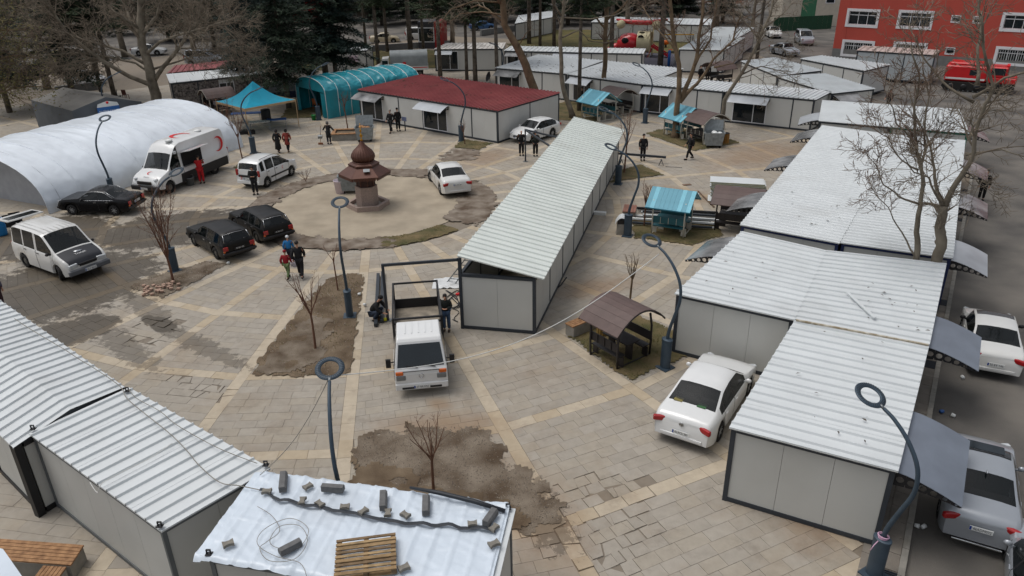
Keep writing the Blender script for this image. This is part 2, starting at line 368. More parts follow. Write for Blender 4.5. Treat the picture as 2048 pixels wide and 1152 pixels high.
# ---- beds
m_soil = M('bare_soil', (84, 67, 49), .95, var=.25, scale=1.1, c2=(116, 101, 82), bump=.8, bscale=22, detail=9)
m_grav = M('grey_gravel', (88, 71, 53), .95, var=.3, scale=1.1, c2=(128, 117, 103), bump=.9, bscale=45, detail=10)
m_mud = M('churned_mud', (92, 74, 57), .85, var=.3, scale=1.4, c2=(134, 124, 112), bump=1., bscale=9, detail=10)
m_turf = M('turf', (80, 80, 46), .95, var=.3, scale=1.2, c2=(112, 96, 68), bump=.6, bscale=50, detail=8)
m_lawn = M('lawn', (82, 84, 46), .95, var=.3, scale=.35, c2=(96, 84, 46), bump=.5, bscale=30, detail=8)
def ragged(name, poly, mat, step=.12, z0=.014, amp=.03, rag=.16, fz=None, sd=0.):
    xs = [p[0] for p in poly]; ys = [p[1] for p in poly]; x0, y0 = min(xs)-.3, min(ys)-.3; nx = int((max(xs)-x0+.3)/step)+1; ny = int((max(ys)-y0+.3)/step)+1
    mb = MB(); idx = {}
    def vert(i, j):
        if (i, j) not in idx:
            x, y = x0+i*step, y0+j*step; nn = mnoise.noise(Vector((x*1.7, y*1.7, sd)))+.5*mnoise.noise(Vector((x*5, y*5, sd+3)))
            idx[(i, j)] = len(mb.v); mb.v.append((x+.3*step*math.sin(i*12.9+j*7.1), y+.3*step*math.cos(i*3.7+j*9.2), z0+amp*max(0, .5+nn*.7)))
        return idx[(i, j)]
    for i in range(nx):
        for j in range(ny):
            x, y = x0+(i+.5)*step, y0+(j+.5)*step; q = Vector((x*1.9, y*1.9, sd+9))
            dx, dy = rag*mnoise.noise(q)*2, rag*mnoise.noise(q+Vector((7, 3, 1)))*2
            if inpoly(x+dx, y+dy, poly) and (fz is None or fz(x, y)):
                mb.f.append([vert(i, j), vert(i+1, j), vert(i+1, j+1), vert(i, j+1)]); mb.m.append(0); mb.s.append(True)
    return struct(mb.build(name, mat))
def gp(l): return [tuple(G(*p)[:2]) for p in l]
def blades(name, poly, n, c, hgt=.05, fz=None):
    xs = [p[0] for p in poly]; ys = [p[1] for p in poly]; mb = MB(); k = 0
    while k < n:
        x, y = RND.uniform(min(xs), max(xs)), RND.uniform(min(ys), max(ys)); k += 1
        if not inpoly(x, y, poly): continue
        if mnoise.noise(Vector((x*.9, y*.9, 4))) < RND.uniform(-.6, .3): continue
        a = RND.uniform(0, 6.28); h = hgt*RND.uniform(.5, 1.4); wd = .012
        mb.add([(x-wd*math.cos(a), y-wd*math.sin(a), .01), (x+wd*math.cos(a), y+wd*math.sin(a), .01), (x+RND.gauss(0, .02), y+RND.gauss(0, .02), .02+h)], [(0, 1, 2)], 0)
    o = mb.build(name, c)
    if o: stuff(o); o['label'] = 'short thin grass on the planted bed'; o['category'] = 'grass'
m_gr = M('grass_blade', (84, 96, 40), .8, var=.3, scale=4, c2=(120, 116, 62))
def pebbles(poly, n, mat=None, s=(.012, .035)):
    xs = [p[0] for p in poly]; ys = [p[1] for p in poly]; mb = MB()
    for _ in range(n):
        x, y = RND.uniform(min(xs), max(xs)), RND.uniform(min(ys), max(ys))
        if not inpoly(x, y, poly): continue
        r = RND.uniform(*s); a = RND.uniform(0, 6); z = .03
        mb.add([(x+r*math.cos(a), y+r*math.sin(a), z-.01), (x+r*math.cos(a+2.1), y+r*math.sin(a+2.1), z-.01), (x+r*math.cos(a+4.2), y+r*math.sin(a+4.2), z-.01), (x, y, z+r*.7)], [(0, 1, 3), (1, 2, 3), (2, 0, 3)], RND.randrange(2))
    o = stuff(mb.build('pebbles', [M('pebble_pale', (164, 154, 140), .9), M('pebble_dark', (110, 102, 94), .9)])); o['label'] = 'loose gravel pebbles on bare soil'; o['category'] = 'gravel'
bed_main = gp([(506, 750), (530, 702), (575, 652), (625, 592), (655, 560), (682, 549), (728, 549), (722, 600), (712, 660), (703, 738), (690, 750), (600, 753)])
bed_left = gp([(262, 571), (319, 550), (415, 523), (459, 527), (444, 535), (344, 587), (322, 596), (300, 588), (266, 577)])
bed_front = gp([(718, 960), (708, 910), (720, 884), (748, 866), (840, 858), (960, 852), (985, 870), (1000, 905), (1040, 945), (1085, 965), (1110, 1000), (1122, 1042), (1090, 1046), (1060, 1060), (1030, 1060), (900, 1060), (740, 1020)])
ragged('soil_bed', bed_main, m_soil, .12, rag=.06, sd=1.); ragged('gravel_bed', gp([(515, 748), (560, 690), (625, 630), (660, 640), (640, 720), (600, 748)]), m_grav, .12, .03, rag=.3, sd=2.)
ragged('gravel_bed', bed_left, m_grav, .12, rag=.07, sd=3.); ragged('gravel_bed', bed_front, m_grav, .1, amp=.014, rag=.3, sd=4.)
ragged('soil_bed', gp([(715, 960), (712, 905), (750, 930), (830, 960), (900, 985), (1000, 1010), (1060, 1040), (1030, 1060), (740, 1020)]), m_soil, .1, .03, rag=.35, sd=14.)
blades('grass_blades', bed_main, 5000, m_gr, .05); blades('grass_blades', bed_left, 900, m_gr); pebbles(bed_front, 5000, s=(.008, .022)); pebbles(bed_left, 900); pebbles(bed_main, 1500)
def arc(a0, a1, r0, r1, n=24):
    P = [(PC.x+r0*math.cos(rad(a0+(a1-a0)*i/n)), PC.y+r0*math.sin(rad(a0+(a1-a0)*i/n))) for i in range(n+1)]
    return P+[(PC.x+r1*math.cos(rad(a1-(a1-a0)*i/n)), PC.y+r1*math.sin(rad(a1-(a1-a0)*i/n))) for i in range(n+1)]
for i, (a0, a1, r0, r1) in enumerate(((97, 176, 5.45, 6.95), (226, 290, 5.45, 7.0), (328, 396, 4.9, 7.2), (62, 96, 5.4, 7.0), (176, 200, 5.5, 6.9))):
    ragged('mud_ring', arc(a0, a1, r0, r1), m_mud, .13, .016, .06, .2, sd=20.+i)
ga = arc(284, 320, 5.6, 6.9); ragged('turf_strip', ga, m_turf, .12, .02, .05, .08, sd=31.); blades('grass_blades', ga, 5000, m_gr, .06)
ragged('soil_patch', gp([(880, 318), (905, 300), (945, 298), (965, 305), (950, 318), (915, 322)]), m_mud, .14, .016, .03, .3, sd=33.)
for i, (P, nb) in enumerate((([(907, 296), (925, 279), (984, 287), (956, 301), (940, 298)], 2500), ([(1222, 366), (1236, 344), (1280, 329), (1327, 350), (1247, 361)], 3500), ([(1291, 268), (1316, 260), (1358, 256), (1440, 270), (1480, 286), (1388, 302)], 4500), ([(1262, 441), (1300, 438), (1430, 446), (1445, 470), (1385, 491), (1268, 476)], 6000), ([(1138, 674), (1262, 763), (1318, 736), (1378, 712), (1347, 700), (1345, 660), (1270, 630), (1200, 638)], 9000), ([(466, 336), (498, 316), (500, 326), (478, 342)], 700), ([(1090, 215), (1160, 195), (1215, 215), (1190, 245), (1110, 240)], 2500), ([(560, 238), (590, 195), (700, 190), (640, 235)], 2500))):
    ragged('grass_bed', gp(P), m_turf, .13, .02, .04, .07, sd=40.+i); blades('grass_blades', gp(P), nb, m_gr, .055)
# lawns, low walls and the playground floor far behind
for i, P in enumerate(([(600, 137), (640, 112), (760, 103), (900, 100), (895, 136), (700, 142)], [(1010, 98), (1050, 62), (1200, 60), (1420, 84), (1400, 108), (1200, 106)])):
    ragged('lawn', gp(P), m_lawn, .6, .02, .1, .4, sd=60.+i)
ragged('playground_floor', gp([(1200, 100), (1400, 104), (1370, 140), (1270, 132), (1210, 125)]), M('rubber_floor', (84, 82, 92), .9), .5, .03, .01, .05, sd=66.)
# pavement strip beside the right kerb
m_slab = M('pavement_slab', (122, 115, 106), .85, var=.15, scale=2.5, bump=.3, bscale=40, dirt=.4)
for i in range(60):
    for j in range(2):
        a = -4+i*.62+(.3 if j else 0); c = kerb_pt(a+.3, -.16-.2-j*.42)
        if i % 9 == 4 and j == 0: continue
        MB().box((c.x, c.y, -.028), (.606, .405, .056+RND.uniform(-.004, .004)), math.atan2(KD.y, KD.x)+RND.uniform(-.008, .008)).build('pavement_slab', m_slab, plaza)
for i in range(60):
    if i % 9 == 4:
        c = kerb_pt(-4+i*.62+.3, -.36); g = MB(); a = math.atan2(KD.y, KD.x); g.box((c.x, c.y, -.03), (.6, .4, .02), a, 1)
        for q in range(9):
            e = c+KD*(q-4)*.064; g.box((e.x, e.y, -.012), (.03, .4, .024), a, 0)
        tag(g.build('drain_grate', [m_char, m_black]), 'dark slotted drain grate in the narrow pavement beside the kerb', 'drain grate', 'drain grates beside the kerb')
# ================================================================ CONTAINERS
m_navy = M('navy_steel', (36, 46, 82), .5, var=.1); m_green = M('green_trim', (24, 92, 72), .5, var=.1)
m_greyst = M('primer_steel', (92, 96, 98), .55, var=.12)
m_roofw = M('white_roof_sheet', (198, 202, 203), .42, var=.05, scale=.8, dirt=.16, detail=8)
m_roofm = M('matt_roof_sheet', (204, 209, 204), .5, var=.05, scale=.7, dirt=.22, detail=8)
m_roofg = M('soiled_roof_sheet', (192, 188, 182), .55, var=.1, scale=.9, dirt=.6, detail=9)
m_roofr = M('red_roof_sheet', (128, 56, 58), .55, var=.14, scale=.6, c2=(142, 70, 70), dirt=.15, detail=8)
m_wall = M('wall_panel_white', (190, 190, 186), .5, var=.04, scale=.6, dirt=.10)
m_wallg = M('wall_panel_grey', (182, 182, 177), .5, var=.05, scale=.5, dirt=.14)
m_walls = M('stone_print_panel', (70, 64, 62), .8, var=.6, scale=5.5, c2=(150, 142, 136), detail=3, bump=.5, bscale=6)
m_upvc = M('upvc_frame', (216, 216, 218), .4, var=.04)
m_awn = M('awning_sheet_grey', (112, 119, 130), .35, .2, var=.12, scale=1.2); m_awnl = M('awning_sheet_pale', (168, 172, 176), .3, .2, var=.12, scale=1.2)
m_awnd = M('awning_sheet_smoke', (82, 84, 86), .22, .1, var=.45, scale=.9, c2=(150, 150, 150))
class Cont: pass
CONTS = []
def slab(mb, p, q, zb, zt0, zt1, n, d0, d1, mi=0):
    a, b = p+n*d0, q+n*d0; c, d = q+n*d1, p+n*d1
    mb.add([(a.x, a.y, zb), (b.x, b.y, zb), (c.x, c.y, zb), (d.x, d.y, zb), (a.x, a.y, zt0), (b.x, b.y, zt1), (c.x, c.y, zt1), (d.x, d.y, zt0)], [(0, 3, 2, 1), (4, 5, 6, 7), (0, 1, 5, 4), (1, 2, 6, 5), (2, 3, 7, 6), (3, 0, 4, 7)], mi)
def bracket(name, a, outv, drop, parent, hang=.34, nh=6):
    """black perforated side plate below an awning: real round holes"""
    mb = MB(); L = outv.length; o = outv.normalized(); side = Vector((-o.y, o.x, 0))*.008
    for i in range(nh):
        s0, s1 = L*i/nh, L*(i+1)/nh; h0, h1 = hang*(1-i/nh)+.05, hang*(1-(i+1)/nh)+.05
        zt = lambda s: a.z-drop*(s/L)**1.5-.01
        q = [(s0, zt(s0)), (s1, zt(s1)), (s1, zt(s1)-h1), (s0, zt(s0)-h0)]
        cs, cz = (s0+s1)/2, sum(p[1] for p in q)/4; r = min((s1-s0)*.36, (h0+h1)*.19); n = 16; outer = []; inner = []
        for k in range(n):
            t = 2*math.pi*(k+.5)/n; inner.append((cs+r*math.cos(t), cz+r*math.sin(t)))
            e = k/n*4; j = int((e+2.5) % 4)     # walk round the quad
            best = None
            dx, dz = math.cos(t), math.sin(t)
            for m_ in range(4):
                x0, y0 = q[m_]; x1, y1 = q[(m_+1) % 4]; den = dx*(y1-y0)-dz*(x1-x0)
                if abs(den) < 1e-9: continue
                u = ((x0-cs)*(y1-y0)-(y0-cz)*(x1-x0))/den; v = ((x0-cs)*dz-(y0-cz)*dx)/den
                if u > 0 and -1e-6 <= v <= 1+1e-6: best = (cs+dx*u, cz+dz*u)
            outer.append(best or (cs, cz))
        def W(p, sg): e = a+o*p[0]+side*sg; return (e.x, e.y, p[1])
        for sg in (1, -1):
            vs = [W(p, sg) for p in outer]+[W(p, sg) for p in inner]
            mb.add(vs, [(k, (k+1) % n, n+(k+1) % n, n+k) for k in range(n)])
        mb.add([W(p, 1) for p in inner]+[W(p, -1) for p in inner], [(k, (k+1) % n, n+(k+1) % n, n+k) for k in range(n)])
    return mb.build(name, m_black, parent)
def awning(c, side, s0, s1, z=2.2, out=1.25, drop=.5, mat=None, hang=.34):
    P, Q, n = c.sides[side]; d = (Q-P).normalized(); a, b = P+d*s0, P+d*s1; a.z = b.z = z; o = n*out
    mb = MB(); rows = []; K = 8
    for top in (0, 1):
        for i in range(K+1) if not top else range(K, -1, -1):
            f = i/K; dz = -drop*f**1.5-(.014 if top else 0)
            rows.append([a+o*f+Vector((0, 0, dz)), b+o*f+Vector((0, 0, dz))])
    mb.grid(rows, 0, False)
    aw = mb.build('awning', mat or m_awn, c.o)
    bracket('awning_bracket', a+d*.02, o, drop, aw, hang); bracket('awning_bracket', b-d*.02, o, drop, aw, hang)
    return aw
def s_of(c, side, px, py, z=2.2):
    P, Q, n = c.sides[side]; return (G(px, py, z)-Vector((P.x, P.y, z))).dot((Q-P).normalized())
def s_px(c, side, px, z=1.2):
    P, Q, n = c.sides[side]; d = Q-P; lo, hi = 0., 1.
    f = lambda t: PJ((P.x+d.x*t, P.y+d.y*t, z))[0]
    sg = 1 if f(1) > f(0) else -1
    for _ in range(40):
        m = (lo+hi)/2
        if (px-f(m))*sg > 0: lo = m
        else: hi = m
    return lo*d.length
def container(label, quad, z=2.4, zs=None, roof=None, frame=None, wall=None, ribs='u', sp=.42, pan=1.15, posts=None, openings=None, group=None, name='container', walltop=None, ov=.04, ovr=None, cat='container', lift=.0, roofz=.0, eave=None, fr=.12):
    """quad: roof corners in world (front-left, front-right, back-right, back-left)"""
    c = Cont(); q = [Vector((p[0], p[1], 0)) for p in quad]; cen = sum(q, Vector())/4; zs = zs or [z]*4; frame = frame or m_char; wall = wall or m_wall
    c.q = q; c.zs = zs; c.o = thing(name, label, cat, (cen.x, cen.y, 0), group=group); c.sides = []
    b = [p+(cen-p).normalized()*ov for p in q]; c.b = b
    for k in range(4):
        P, Q = b[k], b[(k+1) % 4]; n = Vector(((Q-P).y, -(Q-P).x, 0)).normalized(); c.sides.append((P, Q, n))
    wt = [walltop or zz for zz in zs]
    for k in range(4):
        P, Q, n = c.sides[k]; d = (Q-P).normalized(); L = (Q-P).length; n0 = c.sides[k-1][2]
        e = P-n*fr/2-n0*fr/2; MB().box((e.x, e.y, lift+(zs[k]-lift-.05)/2), (fr, fr, zs[k]-.05-lift), math.atan2(d.y, d.x)).build('corner_post', frame, c.o)
        k1 = (k+1) % 4
        mb = MB(); slab(mb, P+d*fr, Q-d*fr, lift+.02, lift+.14, lift+.14, n, -fr, -.004); mb.build('base_beam', frame, c.o)
        mb = MB(); a, e = P+d*fr, Q-d*fr; f0, f1 = fr/L, 1-fr/L
        za, ze = wt[k]+(wt[k1]-wt[k])*f0, wt[k]+(wt[k1]-wt[k])*f1
        x0, x1 = a-n*fr, e-n*fr
        mb.add([(a.x, a.y, za-.17), (e.x, e.y, ze-.17), (x1.x, x1.y, ze-.17), (x0.x, x0.y, za-.17), (a.x, a.y, za-.052), (e.x, e.y, ze-.052), (x1.x, x1.y, ze-.052), (x0.x, x0.y, za-.052)], [(0, 3, 2, 1), (4, 5, 6, 7), (0, 1, 5, 4), (1, 2, 6, 5), (2, 3, 7, 6), (3, 0, 4, 7)])
        mb.build('top_beam', frame, c.o)
        # wall panels and openings
        ops = sorted((openings or {}).get(k, []), key=lambda t: t[0])
        ops = [(o_[0](c) if callable(o_[0]) else o_[0], o_[1](c) if callable(o_[1]) else o_[1])+tuple(o_[2:]) for o_ in ops]
        spans = []; cur = fr
        for o_ in ops:
            spans.append((cur, o_[0])); cur = o_[1]
        spans.append((cur, L-fr))
        pk = (posts or {}).get(k, [])
        cuts0 = [s for s in pk]
        for s0, s1 in spans:
            if s1-s0 < .08: continue
            cs = [s0]+[s for s in cuts0 if s0+.1 < s < s1-.1]+[s1]
            for i in range(len(cs)-1):
                m_ = max(1, round((cs[i+1]-cs[i])/pan)); 
                for j in range(m_):
                    u0, u1 = cs[i]+(cs[i+1]-cs[i])*j/m_, cs[i]+(cs[i+1]-cs[i])*(j+1)/m_
                    mb = MB(); slab(mb, P+d*(u0+.004), P+d*(u1-.004), lift+.141, wt[k]+(wt[k1]-wt[k])*u0/L-.171, wt[k]+(wt[k1]-wt[k])*u1/L-.171, n, -.085, -.03); mb.build('wall_panel', wall, c.o)
        for s in cuts0:
            if any(o_[0]+.02 < s < o_[1]-.02 for o_ in ops): continue
            zt = wt[k]+(wt[k1]-wt[k])*s/L
            mb = MB(); slab(mb, P+d*(s-.045), P+d*(s+.045), lift+.141, zt-.171, zt-.171, n, -.1, -.012); mb.build('wall_post', frame, c.o)
        for o_ in ops:
            glazed(c, k, *o_, lift=lift, top=wt[k]-.171)
    # dark inside so that nothing shows through
    # roof sheets
    f = [p+((p-cen).normalized()*(.05)) for p in q]
    if ovr:
        for k, vv in ovr.items():
            n = c.sides[k][2]; f[k] = f[k]+n*vv; f[(k+1) % 4] = f[(k+1) % 4]+n*vv
    if eave: zs = eave
    def S(u, v):
        p = (f[0]*(1-u)+f[1]*u)*(1-v)+(f[3]*(1-u)+f[2]*u)*v; zz = (zs[0]*(1-u)+zs[1]*u)*(1-v)+(zs[3]*(1-u)+zs[2]*u)*v
        return Vector((p.x, p.y, zz+roofz))
    T = ((f[1]-f[0]).length+(f[2]-f[3]).length)/2 if ribs == 'v' else ((f[3]-f[0]).length+(f[2]-f[1]).length)/2
    nr = max(2, round(T/sp)); per = 3 if sp > .3 else 4; i = 0
    while i < nr:
        j = min(i+per, nr); prof = []
        for r in range(i, j):
            t0 = r/nr; w_ = 1/nr; g = (.045 if sp > .37 else .07)/T; g2 = (.022 if sp > .37 else .03)/T
            prof += [(t0+(.0012/T*8 if r == i else 0), 0)] if r == i else []
            tc = t0+w_*.5
            prof += [(tc-g*.85, 0), (tc-g2*.75, .06), (tc+g2*.75, .06), (tc+g*.85, 0)]
        prof.append((j/nr, 0)); mb = MB(); rows = []
        for e in (0., 1.):
            rows.append([(S(t, e) if ribs == 'v' else S(e, t))+Vector((0, 0, h)) for t, h in prof])
        rows.insert(0, [p-Vector((0, 0, .035+(p.z-S(*((t, 0) if ribs == 'v' else (0, t))).z)*0)) for p, (t, h) in zip(rows[0], prof)]); rows.append([p-Vector((0, 0, .035)) for p in rows[-1]])
        if ribs == 'u': rows = [list(x) for x in rows]
        mb.grid(rows, 0, False)
        for idx in (0, -1):
            a, b_ = rows[1][idx], rows[2][idx]; mb.add([a, b_, b_-Vector((0, 0, .04)), a-Vector((0, 0, .04))], [(0, 1, 2, 3)])
        mb.build('roof_sheet', roof or m_roofw, c.o); i = j
    mb = MB(); mb.add([S(.0, .0)-Vector((0, 0, .045)), S(1, .0)-Vector((0, 0, .045)), S(1, 1)-Vector((0, 0, .045)), S(0, 1)-Vector((0, 0, .045))], [(3, 2, 1, 0)]); mb.build('ceiling_panel', wall, c.o)
    c.S = S; CONTS.append(c)
    return c
def glazed(c, k, s0, s1, kind='door', lift=0., top=2.2):
    P, Q, n = c.sides[k]; d = (Q-P).normalized(); z0 = lift+(.16 if kind in ('door', 'shop') else 1.0); z1 = min(top, lift+2.15)
    g = MB(); cut = s0+(s1-s0)*(.62 if kind == 'door' else .5); w_ = .06
    fr = MB()
    for u in (s0+w_/2, cut, s1-w_/2): slab(fr, P+d*(u-w_/2), P+d*(u+w_/2), z0, z1, z1, n, -.09, -.005)
    for zz in (z0, z1-w_):
        for u0, u1 in ((s0+w_, cut-w_/2), (cut+w_/2, s1-w_)): slab(fr, P+d*u0, P+d*u1, zz, zz+w_, zz+w_, n, -.088, -.006)
    f = fr.build('shopfront' if kind != 'window' else 'window', m_upvc, c.o)
    for u0, u1 in ((s0+w_, cut-w_/2), (cut+w_/2, s1-w_)):
        mb = MB(); slab(mb, P+d*u0, P+d*u1, z0+w_, z1-w_, z1-w_, n, -.055, -.045); mb.build('pane', m_shop, f)
    if z1 < top-.03:
        mb = MB(); slab(mb, P+d*s0, P+d*s1, z1, top, top, n, -.085, -.03); mb.build('wall_panel', m_wall, c.o)
    if kind == 'window':
        mb = MB(); slab(mb, P+d*s0, P+d*s1, lift+.141, z0, z0, n, -.085, -.03); mb.build('wall_panel', m_wall, c.o)
def gq(l, z=2.4): return [G(x, y, z) for x, y in l]
GR = 'white container units of the right-hand row'
lerp = lambda a, b, t: a+(b-a)*t
# ---- right-hand row
r1 = container('white container beside the parked white saloon, lamp ring in front of its roof', gq([(1461, 853), (1795, 940), (1856, 694), (1591, 641)]), wall=m_wallg, group=GR)
r2b = container('white container with loose metal strip and grime spots on its roof', gq([(1592, 637), (1858, 687), (1892, 527), (1655, 501)]), group=GR, wall=m_wallg)
r2a = container('white container behind the lamp post and picnic shelter, smoky awning on its far corner', gq([(1351, 586), (1588, 638), (1652, 501), (1484, 463)]), group=GR, wall=m_wallg)
awning(r1, 1, .1, 3.0, 2.25, 1.45, .42, m_awn); awning(r2b, 1, .0, 2.4, 2.25, 1.45, .42, m_awn)
awning(r2a, 3, .25, 2.75, 2.25, 1.35, .45, m_awnd)
qa = gq([(1481, 449), (1678, 486), (1798, 271), (1645, 251)]); qb = gq([(1682, 485), (1905, 516), (1930, 281), (1802, 270)]); r3 = []
for i, w1 in enumerate(('nearest the two bare trunks', 'midway along the blue framed block', 'beside the grey perforated awning at the block end')):
    t0, t1 = i/3+.002, (i+1)/3-.002
    a = container('blue framed white container on the square side, '+('next to the panel stack' if i == 0 else 'behind the stacked wall panels' if i == 1 else 'at the far block end'), [lerp(qa[0], qa[3], t0), lerp(qa[1], qa[2], t0), lerp(qa[1], qa[2], t1), lerp(qa[0], qa[3], t1)], frame=m_navy, group=GR, wall=m_wallg, sp=.36)
    b = container('blue framed white container on the road side, '+('behind the two bare trunks' if i == 0 else 'between two smoky awnings' if i == 1 else 'at the far block end'), [lerp(qb[0], qb[3], t0), lerp(qb[1], qb[2], t0), lerp(qb[1], qb[2], t1), lerp(qb[0], qb[3], t1)], frame=m_navy, group=GR, wall=m_wallg, sp=.36)
    r3.append((a, b))
awning(r3[0][1], 1, .05, 2.5, 2.25, 1.3, .42, m_awnl); awning(r3[1][1], 1, .4, 2.9, 2.25, 1.3, .42, m_awnd); awning(r3[2][1], 1, .2, 2.7, 2.25, 1.3, .42, m_awnd)
awning(r3[0][0], 3, 1.2, 3.7, 2.25, 1.4, .42, m_awnd); awning(r3[1][0], 3, .4, 2.9, 2.25, 1.4, .42, m_awnd); awning(r3[2][0], 3, .3, 2.8, 2.25, 1.4, .42, m_awnd)
q4 = gq([(1638, 241), (1938, 266), (1917, 219), (1645, 201)])
r4 = [container(l_, [lerp(q4[0], q4[1], t0), lerp(q4[0], q4[1], t1), lerp(q4[3], q4[2], t1), lerp(q4[3], q4[2], t0)], group=GR, frame=fm, wall=m_wallg, sp=.36) for l_, t0, t1, fm in (('white container at the far row end, square side, dark frame', 0, .492, m_char), ('white container at the far row end, road side, green trim', .496, 1, m_green))]
awning(r4[1], 1, .5, 3.0, 2.25, 1.3, .42, m_awnd); awning(r4[0], 3, 3.5, 6.0, 2.25, 1.3, .42, m_awnl)
# ---- long open-gabled unit in the middle of the square
mA, mB_, mC = G(922, 657), G(1071.5, 669), G(1236, 331); mD = mA+(mC-mB_)
mid = container('long white container building with single slope roof and open gable being assembled', [mA, mB_, mC, mD], zs=[3.0, 2.4, 2.4, 3.0], walltop=2.38, roof=m_roofm, wall=m_wallg, ov=.0, ovr={1: .32}, eave=[3.07, 2.36, 2.36, 3.07], roofz=.02, posts={1: [23.66*i/9 for i in range(1, 9)], 3: [23.66*i/9 for i in range(1, 9)]}, name='container_building', cat='building')
# ---- red roofed shop block
red = container('white shop block with red ribbed roof beside the turquoise tunnel tent', gq([(715, 179), (995, 221), (1120, 185), (842, 149)]), roof=m_roofr, ribs='v', sp=.34, name='shop_block', cat='building', posts={0: [4.6, 7.2, 12.2], 1: [4.0]}, openings={0: [(.25, 2.75, 'door'), (7.25, 9.75, 'door')]})
awning(red, 0, .1, 3.0, 2.2, 1.0, .38, m_awnd, .25); awning(red, 0, 7.1, 10.0, 2.2, 1.0, .38, m_awnl, .25)
# ---- near left
GL = 'white container units by the benches'
l2 = container('white container with looping cables across its roof, between a gabled one and a tarp one', gq([(60, 867), (322, 1060), (537, 936), (258, 776)]), ribs='v', group=GL, frame=m_greyst, wall=m_wallg, fr=.1)
e1, e2, e3 = G(30, 890, 2.35), G(245, 773, 2.35), G(0, 602, 2.35); dd = (e3-e2).normalized()
l1A, l1D = e1+dd*11, e2+dd*11
l3q = [Vector((-6.34, 11.55, 0)), Vector((-.50, 10.22, 0)), Vector((-.05, 12.80, 0)), Vector((-5.87, 14.09, 0))]
l3 = container('white container under a crumpled tarpaulin weighed down with blocks', l3q, ribs='v', group=GL, frame=m_greyst, wall=m_wallg, fr=.1)
# gabled one: own builder
def gabled():
    c = thing('gabled_container', 'white gabled container with dark posts and folded ridge roof', 'container', tuple((e1+e2+l1A+l1D)/4)[:2]+(0,), group=GL)
    P = [Vector((p.x, p.y, 0)) for p in (l1A, e1, e2, l1D)]; names = []
    for k in range(4):
        a, b = P[k], P[(k+1) % 4]; d = (b-a).normalized(); n = Vector((d.y, -d.x, 0)); L = (b-a).length
        cn = sum(P, Vector())/4; e = a+(cn-a).normalized()*.12
        MB().box((e.x, e.y, 1.15), (.2, .2, 2.3), math.atan2(d.y, d.x)).build('corner_post', m_black, c)
        mb = MB(); slab(mb, a+d*.2, b-d*.2, .02, .16, .16, n, -.2, -.02); mb.build('base_beam', m_black, c)
        mb = MB(); slab(mb, a+d*.2, b-d*.2, 2.15, 2.29, 2.29, n, -.2, -.02); mb.build('top_beam', m_black, c)
        m_ = max(2, round(L/1.3)) 
        for j in range(m_):
            u0, u1 = .2+(L-.4)*j/m_, .2+(L-.4)*(j+1)/m_
            mb = MB(); slab(mb, a+d*(u0+.004), a+d*(u1-.004), .161, 2.149, 2.149, n, -.12, -.06); mb.build('wall_panel', m_wallg, c)
            if L > 5 and j % 2 == 1: mb = MB(); slab(mb, a+d*(u1-.06), a+d*(u1+.06), .161, 2.149, 2.149, n, -.12, -.03); mb.build('wall_post', m_black, c)
    L = (P[1]-P[0]).length; nr = round(L/.42); d = (P[1]-P[0]).normalized()
    o = (P[3]-P[0]).normalized(); Wd = (P[3]-P[0]).length
    i = 0
    while i < nr:
        j = min(nr, i+3); prof = [(i/nr*L, 0)]
        for r in range(i, j):
            tc = (r+.5)/nr*L; prof += [(tc-.038, 0), (tc-.017, .058), (tc+.017, .058), (tc+.038, 0)]
        prof.append((j/nr*L, 0))
        rows = []
        for v, zz in ((-.06, 2.25), (-.06, 2.3), (Wd/2, 2.5), (Wd+.06, 2.3), (Wd+.06, 2.25)):
            rows.append([P[0]+d*t+o*v+Vector((0, 0, zz+h)) for t, h in prof])
        MB().grid(rows, 0, False).build('roof_sheet', m_roofw, c); i = j
    g = MB(); a, b = P[1], P[2]; m2 = (a+b)/2; g.add([(a.x, a.y, 2.295), (b.x, b.y, 2.295), (m2.x, m2.y, 2.47)], [(0, 1, 2)]); g.build('gable_gap_shade', m_char, c)  # flat charcoal sheet painting the dark of the open gap below the ridge
    return c
gabled()
# ---- rows behind
GB = 'white shop containers behind the picnic shelters'
b1 = container('white shop container with littered roof behind the thick leaning trunk', gq([(991, 135), (1133, 147), (1206, 121), (1076, 109)]), ribs='v', sp=.36, group=GB, posts={0: [5.0]}, openings={0: [(.3, 2.6, 'door')]})
b2 = container('white shop container with two glazed fronts behind the teal gabled shelter', gq([(1135, 148), (1285, 168), (1366, 137), (1215, 122)]), ribs='v', sp=.36, group=GB, posts={0: [3.6]}, openings={0: [(.6, 2.6, 'door')]})
q3 = gq([(1287, 168), (1631, 199), (1664, 182), (1324, 153)])
b3a = container('white shop container with lamp post standing before its glazed front', [q3[0], lerp(q3[0], q3[1], .498), lerp(q3[3], q3[2], .498), q3[3]], ribs='v', sp=.36, group=GB, posts={0: [4.6]}, openings={0: [(.2, 2.3, 'door')]})
b3b = container('white shop container with green roof end and wide dark shopfront', [lerp(q3[0], q3[1], .502), q3[1], q3[2], lerp(q3[3], q3[2], .502)], ribs='v', sp=.36, group=GB, posts={0: [5.2]}, openings={0: [(.7, 3.3, 'door')]})
for c, s0, s1, mt in ((b1, .2, 2.8, m_awnd), (b2, .4, 2.8, m_awnl), (b3a, .0, 2.5, m_awnl), (b3b, .5, 3.5, m_awnl)): awning(c, 0, s0, s1, 2.2, .95, .4, mt, .22)
b4 = container('white shop container with leaf-littered roof among the pine trunks', gq([(868, 98), (1005, 97), (1011, 85), (893, 86)]), ribs='v', sp=.5, group=GB, roof=m_roofg, posts={0: [4.6]}, openings={0: [(.2, 2.6, 'door')]}); awning(b4, 0, .1, 2.0, 2.2, .8, .3, m_awnl, .2)
